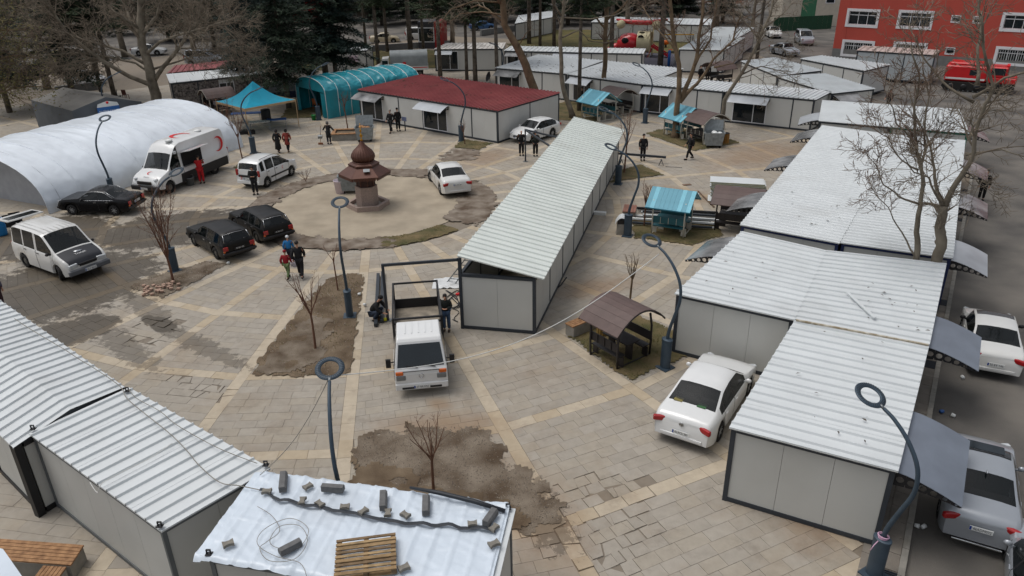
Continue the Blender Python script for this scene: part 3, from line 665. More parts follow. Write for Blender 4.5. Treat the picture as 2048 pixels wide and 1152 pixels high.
b5 = container('long white container in front of the red slide', gq([(1008, 101), (1286, 107), (1291, 97), (1022, 92)]), ribs='v', sp=.5, group=GB, posts={0: [3, 6, 9.5, 12.2]}, openings={0: [(.3, 2.3, 'door')]}); awning(b5, 0, .2, 2.5, 2.2, .8, .3, m_awnd, .2); awning(b5, 0, 5.4, 8.4, 2.2, .8, .3, m_awnl, .2)
d1 = container('long white container block behind the playground', gq([(1182, 44), (1420, 50), (1425, 38), (1200, 33)]), ribs='v', sp=.6, group=GB, posts={0: [2*i for i in range(1, 8)]})
d2 = container('white container on the lawn among far pine trunks', gq([(1030, 47), (1105, 34), (1112, 20), (1037, 31)]), ribs='v', sp=.6, group=GB, posts={0: [2.5, 5, 7.5]})
GC_ = 'white containers near the red building'
c1 = container('white container with frosted roof under the drooping bare branches', gq([(1482, 122), (1555, 151), (1644, 140), (1550, 115)]), ribs='v', sp=.4, group=GC_, posts={0: [2.6, 5.4]})
c2 = container('white container wedged between the green-ended shop and its twin', gq([(1555, 153), (1665, 186), (1750, 177), (1650, 147)]), ribs='v', sp=.4, group=GC_, posts={0: [2.5, 5]}); awning(c2, 1, .1, 2.5, 2.2, 1.0, .4, m_awnd, .25)
c3 = container('white container with dark end wall facing the grey street kiosk', gq([(1601, 117), (1728, 141), (1780, 129), (1643, 111)]), ribs='v', sp=.36, group=GC_, posts={0: [3, 5.6]}); awning(c1, 1, 2.5, 4.8, 2.2, 1.0, .4, m_awnd, .25)
c4 = container('grey container with dirty pinkish roof against the red building', [Vector((35.1, 78.2, 0)), Vector((41.0, 74.2, 0)), Vector((43.0, 77.3, 0)), Vector((37.1, 81.3, 0))], z=2.7, ribs='v', sp=.6, roof=M('pinkish_roof', (176, 160, 154), .6, var=.12, dirt=.5), wall=M('wall_panel_cool', (168, 174, 176), .5, var=.05), group=GC_, posts={0: [2.0, 4.4]})
e1c = container('white container block behind the tree fork, sloping roof end on', gq([(1358, 98), (1450, 100), (1490, 75), (1400, 74)]), ribs='u', sp=.6, group=GC_, posts={1: [3, 6, 8.5]})
e2c = container('far white container block behind the tree fork, second of the diagonal pair', gq([(1400, 72), (1480, 74), (1510, 55), (1432, 54)]), ribs='u', sp=.6, group=GC_)
cl = container('small white container with a purple lettered cleaner poster under the cedar', gq([(640, 107), (733, 100), (745, 92), (655, 98)]), ribs='v', sp=.5, group=GC_, posts={0: [2.3]})
P, Q, n = cl.sides[0]; d = (Q-P).normalized(); a = P+d*3.55+n*.01; mb = MB(); slab(mb, a-d*.55, a+d*.55, .9, 1.95, 1.95, n, -.03, .0); po = mb.build('poster', M('poster_paper', (222, 208, 214), .6), cl.o)
for zz in (1.72, 1.42, 1.12): lettering('CLEANER', Vector((a.x, a.y, zz))+n*.006, d, (0, 0, 1), .17, M('purple_print', (120, 50, 110), .6), po, .95)
st = container('shop container clad in grey stone-print panels with white roof', [p for p in gq([(340, 166), (529, 146), (515, 133), (333, 148)], 2.6)], z=2.6, roof=m_roofw, wall=m_walls, ribs='v', sp=1.2, name='stone_shop', cat='container', posts={0: [2.2, 6.5]}, openings={0: [(4.0, 5.3, 'window')]})
st2 = container('container with a maroon roof behind the stone-print shop', [p for p in gq([(335, 146), (472, 132), (466, 120), (350, 131)], 2.6)], z=2.6, roof=m_roofr, wall=m_walls, ribs='v', sp=.5, name='stone_shop')
# ================================================================ VEHICLES
m_red_l = M('tail_lamp_red', (150, 14, 18), .2, var=.1, coat=.5); m_clear = M('lamp_clear', (196, 200, 202), .12, .2, var=.1, coat=.5); m_amber = M('lamp_amber', (196, 92, 24), .2, var=.1, coat=.5)
m_rim = M('alloy_rim', (168, 170, 172), .35, .7, var=.1); m_steelrim = M('dull_rim', (96, 94, 88), .6, .4, var=.2)
m_plate = M('plate_white', (208, 210, 208), .5, var=.03); m_ink = M('plate_ink', (22, 22, 24), .6, var=0); m_blue = M('plate_blue', (24, 60, 140), .5, var=0)
m_under = M('underbody', (18, 18, 19), .9, var=.1); m_inkw = M('white_ink', (214, 214, 214), .6, var=0); m_chrome = M('chrome', (190, 192, 194), .15, .95, var=.05)
m_cglass = M('car_glass', (14, 20, 21), .04, var=.1, spec=.6); m_cglass.node_tree.nodes['Principled BSDF'].inputs['Alpha'].default_value = .66
m_int = M('car_interior', (46, 45, 44), .9, var=.2, scale=5, obj=True)
def interp(P, x):
    if x <= P[0][0]: return P[0][1]
    for (a, b), (c, d) in zip(P, P[1:]):
        if x <= c:
            t = (x-a)/(c-a); return b+(d-b)*t
    return P[-1][1]
def smoothp(P, x, h=.07):
    return (interp(P, x-h)+2*interp(P, x)+interp(P, x+h))/4
WHEEL = {}
def wheel_meshes(R, w_, kind):
    k = (round(R, 3), w_, kind)
    if k in WHEEL: return WHEEL[k]
    t = MB(); prof = [(R*.62, -w_/2), (R*.9, -w_/2), (R*.98, -w_*.42), (R, -w_*.25), (R, w_*.25), (R*.98, w_*.42), (R*.9, w_/2), (R*.62, w_/2)]
    t.lathe(prof, 24, caps=False); t.xf(Matrix.Rotation(rad(90), 4, 'X'))
    r = MB(); r.lathe([(R*.63, -w_*.3), (R*.64, w_*.46), (R*.57, w_*.47), (R*.55, w_*.25), (R*.2, w_*.22)], 24, mi=1)
    if kind == 'alloy':
        for i in range(7):
            a = 2*math.pi*i/7; r.box((R*.36*math.cos(a), R*.36*math.sin(a), w_*.34), (R*.46, R*.12, w_*.16), a)
        r.lathe([(R*.15, w_*.2), (R*.15, w_*.44), (R*.05, w_*.46)], 12)
    else:
        r.lathe([(R*.52, w_*.26), (R*.4, w_*.36), (R*.22, w_*.30), (R*.16, w_*.42), (R*.04, w_*.44)], 16)
    r.xf(Matrix.Rotation(rad(90), 4, 'X'))
    out = []
    for mb, ms, nm in ((t, [m_rubber], 'wheel'), (r, [m_rim if kind == 'alloy' else m_steelrim, m_under], 'rim')):
        me = bpy.data.meshes.new(nm); me.from_pydata(mb.v, [], mb.f)
        for q in ms: me.materials.append(q)
        me.polygons.foreach_set('material_index', mb.m); me.polygons.foreach_set('use_smooth', mb.s); me.set_sharp_from_angle(angle=rad(40)); out.append(me)
    WHEEL[k] = out; return out
def add_wheels(root, xs, W, R, kind, w_=.2, steer=0.):
    tm, rm = wheel_meshes(R, w_, kind)
    for i, x in enumerate(xs):
        for s in (1, -1):
            o = place('wheel', tm, root, (x, s*(W/2-w_/2-.015), R)); 
            rz = (0 if s < 0 else math.pi)+(steer if x == max(xs) else 0); o.rotation_euler = (0, 0, rz)
            r = bpy.data.objects.new('rim', rm); col.objects.link(r); r.parent = o; LP[r.name] = LP[o.name]
def corner_block(root, name, x, y, z, d, yaw, mat):
    mb = MB(); mb.box((x, y, z), d, yaw); o = mb.build(name, mat, root); b = o.modifiers.new('bevel', 'BEVEL'); b.width = min(d)*.3; b.segments = 2; return o
def number_plate(root, txt, x, z, front, w_=.5, h=.12, black=False, tilt=0.):
    s = 1 if front else -1; ex = Vector((0, s, 0)); ey = Vector((-s*math.sin(tilt), 0, math.cos(tilt)))
    mb = MB(); mb.box((x+s*.008, 0, z), (.016, w_, h), 0, 0, Matrix.Rotation(-s*tilt, 3, 'Y')); p = mb.build('number_plate', m_black if black else m_plate, root)
    if not black: MB().box((x+s*.0165, -s*(w_/2-.025), z), (.002, .045, h-.012), 0).build('plate_band', m_blue, p)
    lettering(txt, Vector((x+s*.019, s*.02, z)), ex, ey, h*.62, m_inkw if black else m_ink, p, w_*.78)
def loft_vehicle(name, label, sp, loc, heading, group=None, cat='car'):
    L, W, prof, R = sp['L'], sp['W'], sp['prof'], sp.get('R', .31); xs_w = sp['wheels']; tum = sp.get('tumble', .42); sill = sp.get('sill', .22)
    bf, br = sp.get('belt', (.86, .95)); root = thing(name, label, cat, loc, heading, group); H = L/2
    body = sp['paint']; crown = sp.get('crown', .03)
    st = set()
    n0 = int(L/.14)
    for i in range(n0+1): st.add(round(-H+L*i/n0, 3))
    edges = set()
    for a, b in sp.get('win', []): edges |= {a, b}
    gaps = []
    for a, b in sp.get('doors', []): gaps += [a, b]
    for a in ('ws', 'rw'):
        if sp.get(a): edges |= set(sp[a])
    fixed = set(round(e, 3) for e in edges)
    for g in gaps: fixed |= {round(g-.011, 3), round(g+.011, 3)}
    for xw in xs_w:
        for k in range(-6, 7): fixed.add(round(xw+(R+.07)*math.sin(k*math.pi/12), 3))
    fixed |= {round(-H, 3), round(H, 3)}
    xs = sorted(fixed | {s for s in st if min(abs(s-f) for f in fixed) > .035})
    zt = lambda x: smoothp(prof, x)
    def hw(x):
        e = max(0, abs(x)-(H-.55))/.55
        return W/2*(1-sp.get('taper', (.17, .12))[0 if x > 0 else 1]*e*e)
    def section(x):
        w_ = hw(x); z = zt(x); b = min(bf+(br-bf)*(H-x)/L, z-.015); s_ = sill+.10*max(0, (abs(x)-(H-.4))/.4)
        for xw in xs_w:
            dd = abs(x-xw)
            if dd < R+.07: s_ = max(s_, R+math.sqrt(max(0, (R+.07)**2-dd*dd)))
        s_ = min(s_, b-.12); g = max(0, z-b); wt = w_*.95-g*tum*(1-.3*min(1, g)); sg = min(1, g/.3)
        rows = [(w_*.88, s_), (w_*.975, s_+.03), (w_, s_+(b-s_)*.5), (w_*.99, b-.05), (w_*.955, b), (wt, z-.055*sg), (wt*.9, z-.012*sg), (wt*.5, z+crown*.8), (0, z+crown)]
        pts = []
        for j, (y, zz) in enumerate(rows):
            e = max(0, abs(x)-(H-.5))/.5; ins = (0.05, .0, .0, .05, .07, .08, .08, .06, .05)[j]*e*e
            pts.append((x-math.copysign(ins, x), y, zz))
        return pts
    S = [section(x) for x in xs]; B = {}
    def cell(key): return B.setdefault(key, MB())
    ws, rw = sp.get('ws'), sp.get('rw')
    wins = sp.get('win', []); doors = sp.get('doors', [])
    for i in range(len(xs)-1):
        xm = (xs[i]+xs[i+1])/2; a, b = S[i], S[i+1]
        for j in range(8):
            key = 'body'
            isgap = any(abs(xm-g) < .0115 for g in gaps)
            if j == 4:
                if wins and L > 4 and sp.get('dark_pillars', True) and wins[0][0] < xm < wins[-1][1] and zt(xs[i])-a[4][2] > .10: key = ('window_pillar', sum(1 for w_ in wins if w_[1] <= xm+.001))
                for q, (w0, w1) in enumerate(wins):
                    if w0 < xm < w1 and zt(xs[i])-a[4][2] > .10 and zt(xs[i+1])-b[4][2] > .10: key = ('side_window', q)
            elif j < 4:
                if isgap: key = 'gap'
                else:
                    for q, (w0, w1) in enumerate(doors):
                        if w0 < xm < w1: key = ('door', q)
            elif j >= 6:
                if ws and ws[1] < xm < ws[0]: key = 'windscreen'
                elif rw and rw[0] < xm < rw[1]: key = 'rear_window'
                elif ws and xm > ws[0]+.03: key = 'bonnet'
            if sp.get('band') and j < 1: key = 'sill'
            for s in (1, -1):
                q = [(p[0], p[1]*s, p[2]) for p in (a[j], b[j], b[j+1], a[j+1])]
                if s < 0: q.reverse()
                kk = key+(s,) if isinstance(key, tuple) else key
                cell(kk).add(q, [(0, 1, 2, 3)], 0, True)
    for e, sg in ((0, -1), (-1, 1)):                                  # end caps
        P = S[e]; ring = [(p[0], p[1], p[2]) for p in P]+[(p[0], -p[1], p[2]) for p in reversed(P[:-1])]
        if sg > 0: ring.reverse()
        cell('body').add(ring, [tuple(range(len(ring)))], 0, False)
    parts = {}
    for key, mb in B.items():
        nm = key if isinstance(key, str) else key[0]
        mt = {'gap': m_under, 'windscreen': m_cglass, 'rear_window': m_cglass, 'side_window': m_cglass, 'sill': m_black, 'window_pillar': m_black, 'bonnet': sp.get('bonnet', body)}.get(nm, body)
        # weld
        idx = {}; remap = []; nv = []
        for v in mb.v:
            k = (round(v[0], 4), round(v[1], 4), round(v[2], 4))
            if k not in idx: idx[k] = len(nv); nv.append(v)
            remap.append(idx[k])
        keepf = [(list(dict.fromkeys(remap[i] for i in f)), m_, s_) for f, m_, s_ in zip(mb.f, mb.m, mb.s)]; keepf = [k for k in keepf if len(k[0]) > 2]
        mb.v = nv; mb.f = [k[0] for k in keepf]; mb.m = [k[1] for k in keepf]; mb.s = [k[2] for k in keepf]
        nm2 = {'gap': 'door_seam'}.get(nm, nm)
        parts[key] = mb.build(nm2, mt, root, sharp=52)
    for q, (w0, w1) in enumerate(doors):                               # handles
        for s in (1, -1):
            d = parts.get(('door', q, s))
            if d: 
                x = w0+.16; sec = section(x); MB().box((x, s*(sec[3][1]+.012), sec[3][2]-.06), (.17, .028, .03)).build('door_handle', sp.get('handle', body), d)
    if ws:
        MB().box((ws[0]-.22, 0, bf-.06), (.5, W-.36, .12)).build('dashboard', m_int, root)
        xs_s = [ws[1]-.35]+([ws[1]-1.25] if L > 3 else [])
        for xs_ in xs_s:
            for s in (.37, -.37): MB().box((xs_, s, bf-.22), (.5, .5, .24)).box((xs_-.24, s, (bf-.24+min(bf+.36, zt(xs_-.32)-.14))/2), (.14, .46, min(bf+.36, zt(xs_-.32)-.14)-bf+.24)).build('seat', m_int, root)
        if rw and L > 4.25 and rw[1]-rw[0] > .4: MB().box((rw[0]+.28, 0, br-.03), (.6, W-.44, .04)).build('parcel_shelf', m_int, root)
    u = MB(); u.box((0, 0, (sill+.45)/2+.05), (L-.5, W-.34, .45-sill+.1))
    for xw in xs_w: u.box((xw, 0, R+.12), (2*R+.2, W-.42, 2*R*.7))
    u.build('underbody', m_under, root)
    add_wheels(root, xs_w, W, R, sp.get('rim', 'alloy'), sp.get('tw', .2), sp.get('steer', 0))
    xm = sp.get('mirror', (ws[0]-.32) if ws else 0); sec = section(xm)
    for s in (1, -1):
        m_ = MB(); m_.ball((xm+.05, s*(W/2+.07), sec[4][2]+.06), .1, 10, 7, 0, (.6, 1.0, .75)); m_.bar((xm+.05, s*(sec[4][1]-.03), sec[4][2]), (xm+.05, s*(W/2+.05), sec[4][2]+.04), .05, .05); m_.build('wing_mirror', sp.get('mirrorm', body), root)
    root_z = lambda x, j: section(x)[j][2]
    sp['section'] = section
    for nm, x, y, z, d, yaw, mt in sp.get('lamps', []):
        for s in (1, -1): corner_block(root, nm, x, s*y, z, d, s*yaw, mt)
    for nm, x, z, d, mt in sp.get('boxes', []): corner_block(root, nm, x, 0, z, d, 0, mt)
    if sp.get('plate_r'): number_plate(root, sp['plate_r'][0], -H+sp['plate_r'][2] if len(sp['plate_r']) > 2 else -H-.005, sp['plate_r'][1], False, black=sp.get('blackplate', False))
    if sp.get('plate_f'): number_plate(root, sp['plate_f'][0], H+.005, sp['plate_f'][1], True)
    return root, parts, section
def by_wheels(rear_px, front_px, side, sp, dh=0.):
    """side: +1 the vehicle's left wheels were measured, -1 its right ones -> location, heading"""
    a, b = G(*rear_px), G(*front_px); d = (b-a).normalized(); h = math.atan2(d.y, d.x)+dh; d = Vector((math.cos(h), math.sin(h), 0)); n = Vector((-d.y, d.x, 0))*side
    xm = sum(sp['wheels'])/2; c = (a+b)/2-n*(sp['W']/2-.1)-d*xm
    return (c.x, c.y, 0), h
w_white = paint('car_paint_white', (210, 211, 210)); w_pearl = paint('car_paint_pearl', (202, 202, 199)); w_silver = paint('car_paint_silver', (152, 157, 163), .3, .35); w_blk = M('car_paint_black', (12, 12, 14), .25, var=.2, spec=.25, obj=True); w_blk2 = M('car_paint_dull_black', (13, 13, 14), .35, var=.3, scale=3, c2=(30, 29, 28), spec=.25, obj=True)
SEDAN = lambda L, deck=1.04, rf=1.45: [(-L/2, .86), (-L/2+.10, deck-.04), (-L/2+.42, deck), (-L/2+.78, deck+.03), (-L/2+1.52, rf-.06), (-L/2+2.1, rf), (-L/2+2.75, rf-.02), (L/2-1.32, 1.0), (L/2-.6, .89), (L/2-.14, .74), (L/2, .58)]
def sedan(L, W, pnt, deck=1.04, rf=1.45, **k):
    H = L/2
    d = dict(L=L, W=W, prof=SEDAN(L, deck, rf), wheels=(-H+1.02, H-.92), paint=pnt, ws=(H-1.3, H-2.02), rw=(-H+.78, -H+1.5), R=.325, win=[(-H+.98, -H+1.2), (-H+1.3, -H+2.08), (-H+2.16, H-1.5)], doors=[(-H+1.22, -H+2.12), (-H+2.13, H-1.32)],
      lamps=[('tail_light', -H+.075, W*.37, .84, (.12, .42, .17), .38, m_red_l), ('headlight', H-.17, W*.37, .66, (.16, .34, .14), -.5, m_clear)], boxes=[('rear_bumper_trim', -H+.03, .42, (.06, W*.7, .1), pnt), ('grille', H-.03, .5, (.06, W*.45, .14), m_black)])
    d.update(k); return d
# white saloon near the front container
sp = sedan(4.77, 1.82, w_white, 1.06, 1.47, plate_r=('46 ACD 380', .58)); loc, h = by_wheels((1436, 877), (1490.5, 792), -1, sp)
pas, pp, sec = loft_vehicle('parked_car', 'white saloon parked between the picnic shelter and the front container', sp, loc, h)
MB().lathe([(.07, 0), (.07, .012), (.05, .014)], 16).xf(Matrix.Translation((-2.37, 0, .86)) @ Matrix.Rotation(rad(-90), 4, 'Y')).build('badge', m_chrome, pas)
lettering('VW', Vector((-2.39, 0, .86)), (0, -1, 0), (0, 0, 1), .07, m_black, pas)
for y, c, n in ((.42, (120, 110, 60), 'card_on_shelf'), (-.3, (50, 92, 52), 'green_box_on_shelf')): MB().box((-1.55, y, 1.13), (.2, .26, .02)).build(n, M(n, c, .6), pas)
# white saloon by the fountain
sp = sedan(4.62, 1.775, w_pearl, 1.07, 1.46, plate_r=('46 KM 364', .80), steer=.25); loc, h = by_wheels((883.5, 390), (862, 362), 1, sp)
loft_vehicle('parked_car', 'white saloon with tinted rear window parked on the circle by the fountain', sp, loc, h)
# silver saloon at the kerb
HK = math.atan2(KD.y, KD.x)
sp = sedan(4.3, 1.74, w_silver, 1.08, 1.44, plate_r=('46ADM032', .74), lamps=[('tail_light', -2.06, .64, .88, (.14, .46, .16), .42, m_red_l), ('headlight', 1.98, .64, .66, (.16, .34, .14), -.5, m_clear)], boxes=[('exhaust_trim', -2.13, .27, (.05, 1.1, .05), m_chrome), ('grille', 2.12, .5, (.06, .8, .14), m_black)])
c = G(1950, 1098); d = Vector((math.cos(HK+.05), math.sin(HK+.05), 0)); c = c+d*2.15
civ, _, _ = loft_vehicle('parked_car', 'silver saloon with sunroof parked beside the container awning', sp, (c.x, c.y, -.136), HK+.05)
MB().box((.42, 0, 1.462), (.36, .85, .012)).build('sunroof', m_glass, civ); MB().ball((-.72, 0, 1.47), .05, 8, 6, 0, (1.6, .6, .8)).build('aerial_fin', w_silver, civ)
# white older saloon further along the kerb
sp = sedan(4.3, 1.7, w_pearl, 1.02, 1.38, plate_r=('35 EY 145', .62), mirrorm=m_black); c = G(1984, 754); d = Vector((math.cos(HK+.09), math.sin(HK+.09), 0)); c = c+d*2.12
loft_vehicle('parked_car', 'white older saloon with black mirrors parked at the kerb under the grey awning', sp, (c.x, c.y, -.136), HK+.09)
# silver car, only its nose in view
sp = sedan(4.5, 1.78, w_silver); c = G(2062, 1092); d = Vector((math.cos(HK), math.sin(HK), 0)); c = c-d*2.1
loft_vehicle('parked_car', 'silver car behind the sunroof saloon, only its bonnet and mirror showing', sp, (c.x+.35, c.y, -.136), HK)
# white hatchback by the red roofed block
L = 4.11; H = L/2
sp = sedan(L, 1.71, w_white, plate_f=('46 ES 604', .42), prof=[(-H, .9), (-H+.12, 1.02), (-H+.3, 1.1), (-H+.85, 1.38), (-H+1.6, 1.43), (-H+2.2, 1.41), (H-1.1, .98), (H-.45, .86), (H-.1, .72), (H, .56)], rw=(-H+.3, -H+.82), win=[(-H+.55, -H+1.0), (-H+1.08, -H+1.75), (-H+1.83, H-1.3)], ws=(H-1.08, H-1.8)); loc, h = by_wheels((1108, 273), (1062, 287), 1, sp)
loft_vehicle('parked_car', 'white hatchback parked against the white end wall of the red roofed block', sp, loc, h)
# boxy black saloon and two black estates
def classic(pnt, estate):
    L = 4.24; H = L/2
    if estate: prof = [(-H, .86), (-H+.06, .95), (-H+.32, 1.36), (-H+1.0, 1.41), (-H+2.0, 1.4), (-H+2.35, 1.37), (H-1.28, .95), (H-.2, .86), (H-.06, .78), (H, .66)]; rw = (-H+.08, -H+.3); win = [(-H+.34, -H+.98), (-H+1.06, -H+1.7), (-H+1.78, H-1.5)]
    else: prof = [(-H, .84), (-H+.06, .93), (-H+.85, .97), (-H+1.42, 1.34), (-H+1.9, 1.38), (-H+2.4, 1.35), (H-1.28, .95), (H-.2, .86), (H-.06, .78), (H, .66)]; rw = (-H+.86, -H+1.4); win = [(-H+1.0, -H+1.22), (-H+1.28, -H+1.78), (-H+1.84, H-1.5)]
    return dict(L=L, W=1.65, taper=(.06, .05), prof=prof, wheels=(-H+.98, H-.79), paint=pnt, ws=(H-1.3, H-1.88), rw=rw, win=win, doors=[(-H+1.1, -H+1.8), (-H+1.82, H-1.3)], R=.3, rim='alloy' if not estate else 'steel', tw=.17, tumble=.36, belt=(.83, .9), handle=m_chrome, mirrorm=m_black, crown=.02, blackplate=estate,
      lamps=[('tail_light', -H+.03, .66, .72, (.06, .24, .2), 0, m_red_l), ('indicator', -H+.025, .74, .6, (.05, .1, .1), 0, m_amber), ('headlight', H-.04, .55, .7, (.06, .3, .16), 0, m_clear)], boxes=[('rear_bumper', -H+.0, .47, (.14, 1.66, .13), m_black), ('front_bumper', H-.02, .45, (.14, 1.62, .13), m_black), ('grille', H-.02, .7, (.04, .7, .14), m_black)])
sp = classic(w_blk, False); sp['plate_r'] = ('46 AK 517', .68, 0.); loc, h = by_wheels((234, 431), (146, 429.5), 1, sp)
ms, _, sec = loft_vehicle('parked_car', 'boxy black saloon with chrome window trim parked beside the white tunnel tent', sp, loc, h)
for s in (1, -1):
    t = MB(); t.tube([(sec(x)[5][0], s*(sec(x)[5][1]+.012), sec(x)[5][2]) for x in [-1.2+.15*i for i in range(13)]], .012, 4); t.tube([(sec(x)[4][0], s*(sec(x)[4][1]+.012), sec(x)[4][2]) for x in [-1.25+.2*i for i in range(11)]], .012, 4); t.build('window_trim', m_chrome, ms)
    t = MB(); P_ = [sec(x) for x in (-1.26, -1.0, -.7)]; t.tube([(p[6][0], s*(p[6][1]), p[6][2]+.012) for p in P_], .014, 4); t.build('rear_window_trim', m_chrome, ms)
for (rp, fp, lab, pl) in (((436.7, 518), (391, 490.5), 'black estate car with scuffed roof, white plate digits and hi-vis vest inside', '46 GC 102'), ((518, 485), (474, 458.5), 'black estate car with grey plate beside another estate, closer to the fountain', '46 AK 517')):
    sp = classic(w_blk2, True); sp['plate_r'] = (pl, .66, 0.0); loc, h = by_wheels(rp, fp, 1, sp)
    o, _, sec = loft_vehicle('parked_car', lab, sp, loc, h, 'black estate cars by the circle')
    t = MB(); P_ = [sec(x) for x in (-2.04, -1.94, -1.82)]
    for s in (1, -1): t.tube([(p[6][0]-.01, s*p[6][1], p[6][2]+.015) for p in P_], .014, 4)
    p = P_[2]; t.tube([(p[6][0], p[6][1], p[6][2]+.015), (p[8][0], 0, p[8][2]+.012), (p[6][0], -p[6][1], p[6][2]+.015)], .014, 4); t.build('rear_window_trim', m_chrome, o)
    MB().ball((-1.2, .2, .95), .3, 8, 6, 0, (1, .8, .7)).build('bag_inside', m_plate, o)
# small white van with crescent marks
m_cres = M('crescent_red', (196, 24, 32), .5, var=.05)
def crescent(mb, o, ex, ey, r, rot=0., n=20):
    """crescent opening towards ex"""
    o, ex, ey = Vector(o), Vector(ex), Vector(ey); A = []; Bi = []
    for i in range(n+1):
        t = rad(50)+rad(260)*i/n+rot; A.append(o+ex*r*math.cos(t)+ey*r*math.sin(t))
        f = i/n; th = .42*math.sin(math.pi*f); Bi.append(o+(ex*math.cos(t)+ey*math.sin(t))*r*(1-th)+ex*0)
    mb.add(A+Bi, [(i, i+1, n+2+i, n+1+i) for i in range(n)])
L = 3.96; H = L/2
sp = dict(L=L, W=1.72, taper=(.12, .05), prof=[(-H, 1.0), (-H+.05, 1.3), (-H+.16, 1.62), (-H+.5, 1.72), (-H+1.6, 1.74), (-H+2.2, 1.66), (H-.92, 1.1), (H-.4, .98), (H-.08, .8), (H, .6)], wheels=(-H+.72, H-.74), paint=w_white, ws=(H-.9, H-1.7), rw=(-H+.03, -H+.15), win=[(-H+.28, -H+.62), (-H+.78, -H+1.5), (-H+1.58, H-1.1)], doors=[(-H+.75, -H+1.52), (-H+1.54, H-1.0)], R=.31, tumble=.2, belt=(1.02, 1.1), handle=m_black, mirrorm=m_black, lamps=[('tail_light', -H+.06, .78, 1.02, (.1, .16, .38), .2, m_red_l), ('headlight', H-.2, .64, .84, (.22, .26, .2), -.5, m_clear)], boxes=[('rear_bumper', -H-.01, .45, (.08, 1.6, .2), w_white), ('rear_band', -H-.0, .82, (.06, 1.3, .14), m_black)], plate_r=('06 CEA 354', .68, -.05))
loc, h = by_wheels((534, 375), (584.5, 351), -1, sp)
fio, _, sec = loft_vehicle('parked_van', 'small white van with roof rails and red crescent mark on its door', sp, loc, h, cat='van')
for s in (1, -1):
    MB().tube([(x, s*.62, sec(x)[6][2]+.06) for x in [-1.5+.3*i for i in range(8)]], .018, 6).build('roof_rail', m_black, fio)
    MB().box((0.05, s*.868, .56), (1.9, .012, .1)).build('side_moulding', m_black, fio)
    mb = MB(); crescent(mb, (.35, s*.873, .86), (s*-1, 0, 0), (0, 0, 1), .1); mb.build('crescent_mark', m_cres, fio)
mb = MB(); crescent(mb, (-H-.04, .5, .7), (0, 1, 0), (0, 0, 1), .1); mb.build('crescent_mark', m_cres, fio)
# white minibus with black bonnet
L = 4.62; H = L/2; m_bon = M('minibus_bonnet', (34, 36, 42), .5, var=.2, obj=True)
sp = dict(L=L, W=1.95, taper=(.09, .03), prof=[(-H, 1.1), (-H+.05, 1.6), (-H+.14, 1.9), (-H+.6, 1.98), (-H+2.0, 2.0), (-H+2.75, 1.96), (-H+2.85, 1.92), (H-.95, 1.2), (H-.3, .98), (H-.06, .84), (H, .62)], wheels=(-H+.86, H-.92), paint=w_pearl, bonnet=m_bon, ws=(H-.98, H-1.76), win=[(-H+.2, -H+1.1), (-H+1.2, -H+2.1), (-H+2.28, H-1.16)], doors=[(-H+1.15, -H+2.16), (-H+2.2, H-1.05)], R=.33, rim='steel', tw=.2, tumble=.14, dark_pillars=False, belt=(1.12, 1.16), handle=m_black, mirrorm=m_black, crown=.05, steer=-.35, lamps=[('headlight', H-.07, .66, .74, (.1, .42, .18), -.2, m_clear), ('tail_light', -H+.02, .86, .95, (.06, .14, .4), 0, m_red_l)], boxes=[('front_bumper', H-.0, .46, (.16, 1.9, .24), M('grey_bumper', (92, 94, 98), .6)), ('grille', H-.005, .74, (.06, .8, .14), m_black)], plate_f=('46 F 8512', .5))
sp['plate_f'] = None; loc, h = by_wheels((57, 533.5), (124.6, 559), -1, sp)
tr, tp, sec = loft_vehicle('minibus', 'white minibus with black bonnet and raised tailgate on wet paving', sp, loc, h, cat='minibus')
number_plate(tr, '46 F 8512', H+.085, .46, True, .52, .13)
bz = lambda x: sec(x)[8][2]+.008
ex = Vector((0, 1, 0)); ey = Vector((-.62, 0, bz(1.5)-bz(2.12))).normalized()
lettering('Transit', (1.83, 0, bz(1.83)+.01), ex, ey, .12, m_inkw, tr, .5); MB().lathe([(.2, 0), (.2, .012)], 20, sq=.45).xf(Matrix.Translation((1.66, 0, bz(1.66)+.005)) @ Matrix.Rotation(rad(17), 4, 'Y') @ Matrix.Rotation(rad(90), 4, 'Z')).build('badge', m_chrome, tr)
for k in range(-3, 4): MB().box((-.55, k*.22, 2.035), (2.6, .03, .012)).build('roof_rib', w_pearl, tr)
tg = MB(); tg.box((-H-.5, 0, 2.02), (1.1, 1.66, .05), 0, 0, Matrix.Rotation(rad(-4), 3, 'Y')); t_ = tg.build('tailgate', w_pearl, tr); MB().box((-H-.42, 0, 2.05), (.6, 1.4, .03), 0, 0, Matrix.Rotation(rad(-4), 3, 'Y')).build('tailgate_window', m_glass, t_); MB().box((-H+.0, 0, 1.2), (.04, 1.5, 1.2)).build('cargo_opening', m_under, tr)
for k in (-.35, .3): MB().bar((1.42, k, 1.17), (1.5, k+.5, 1.16), .03, .02).build('wiper', m_black, tr)
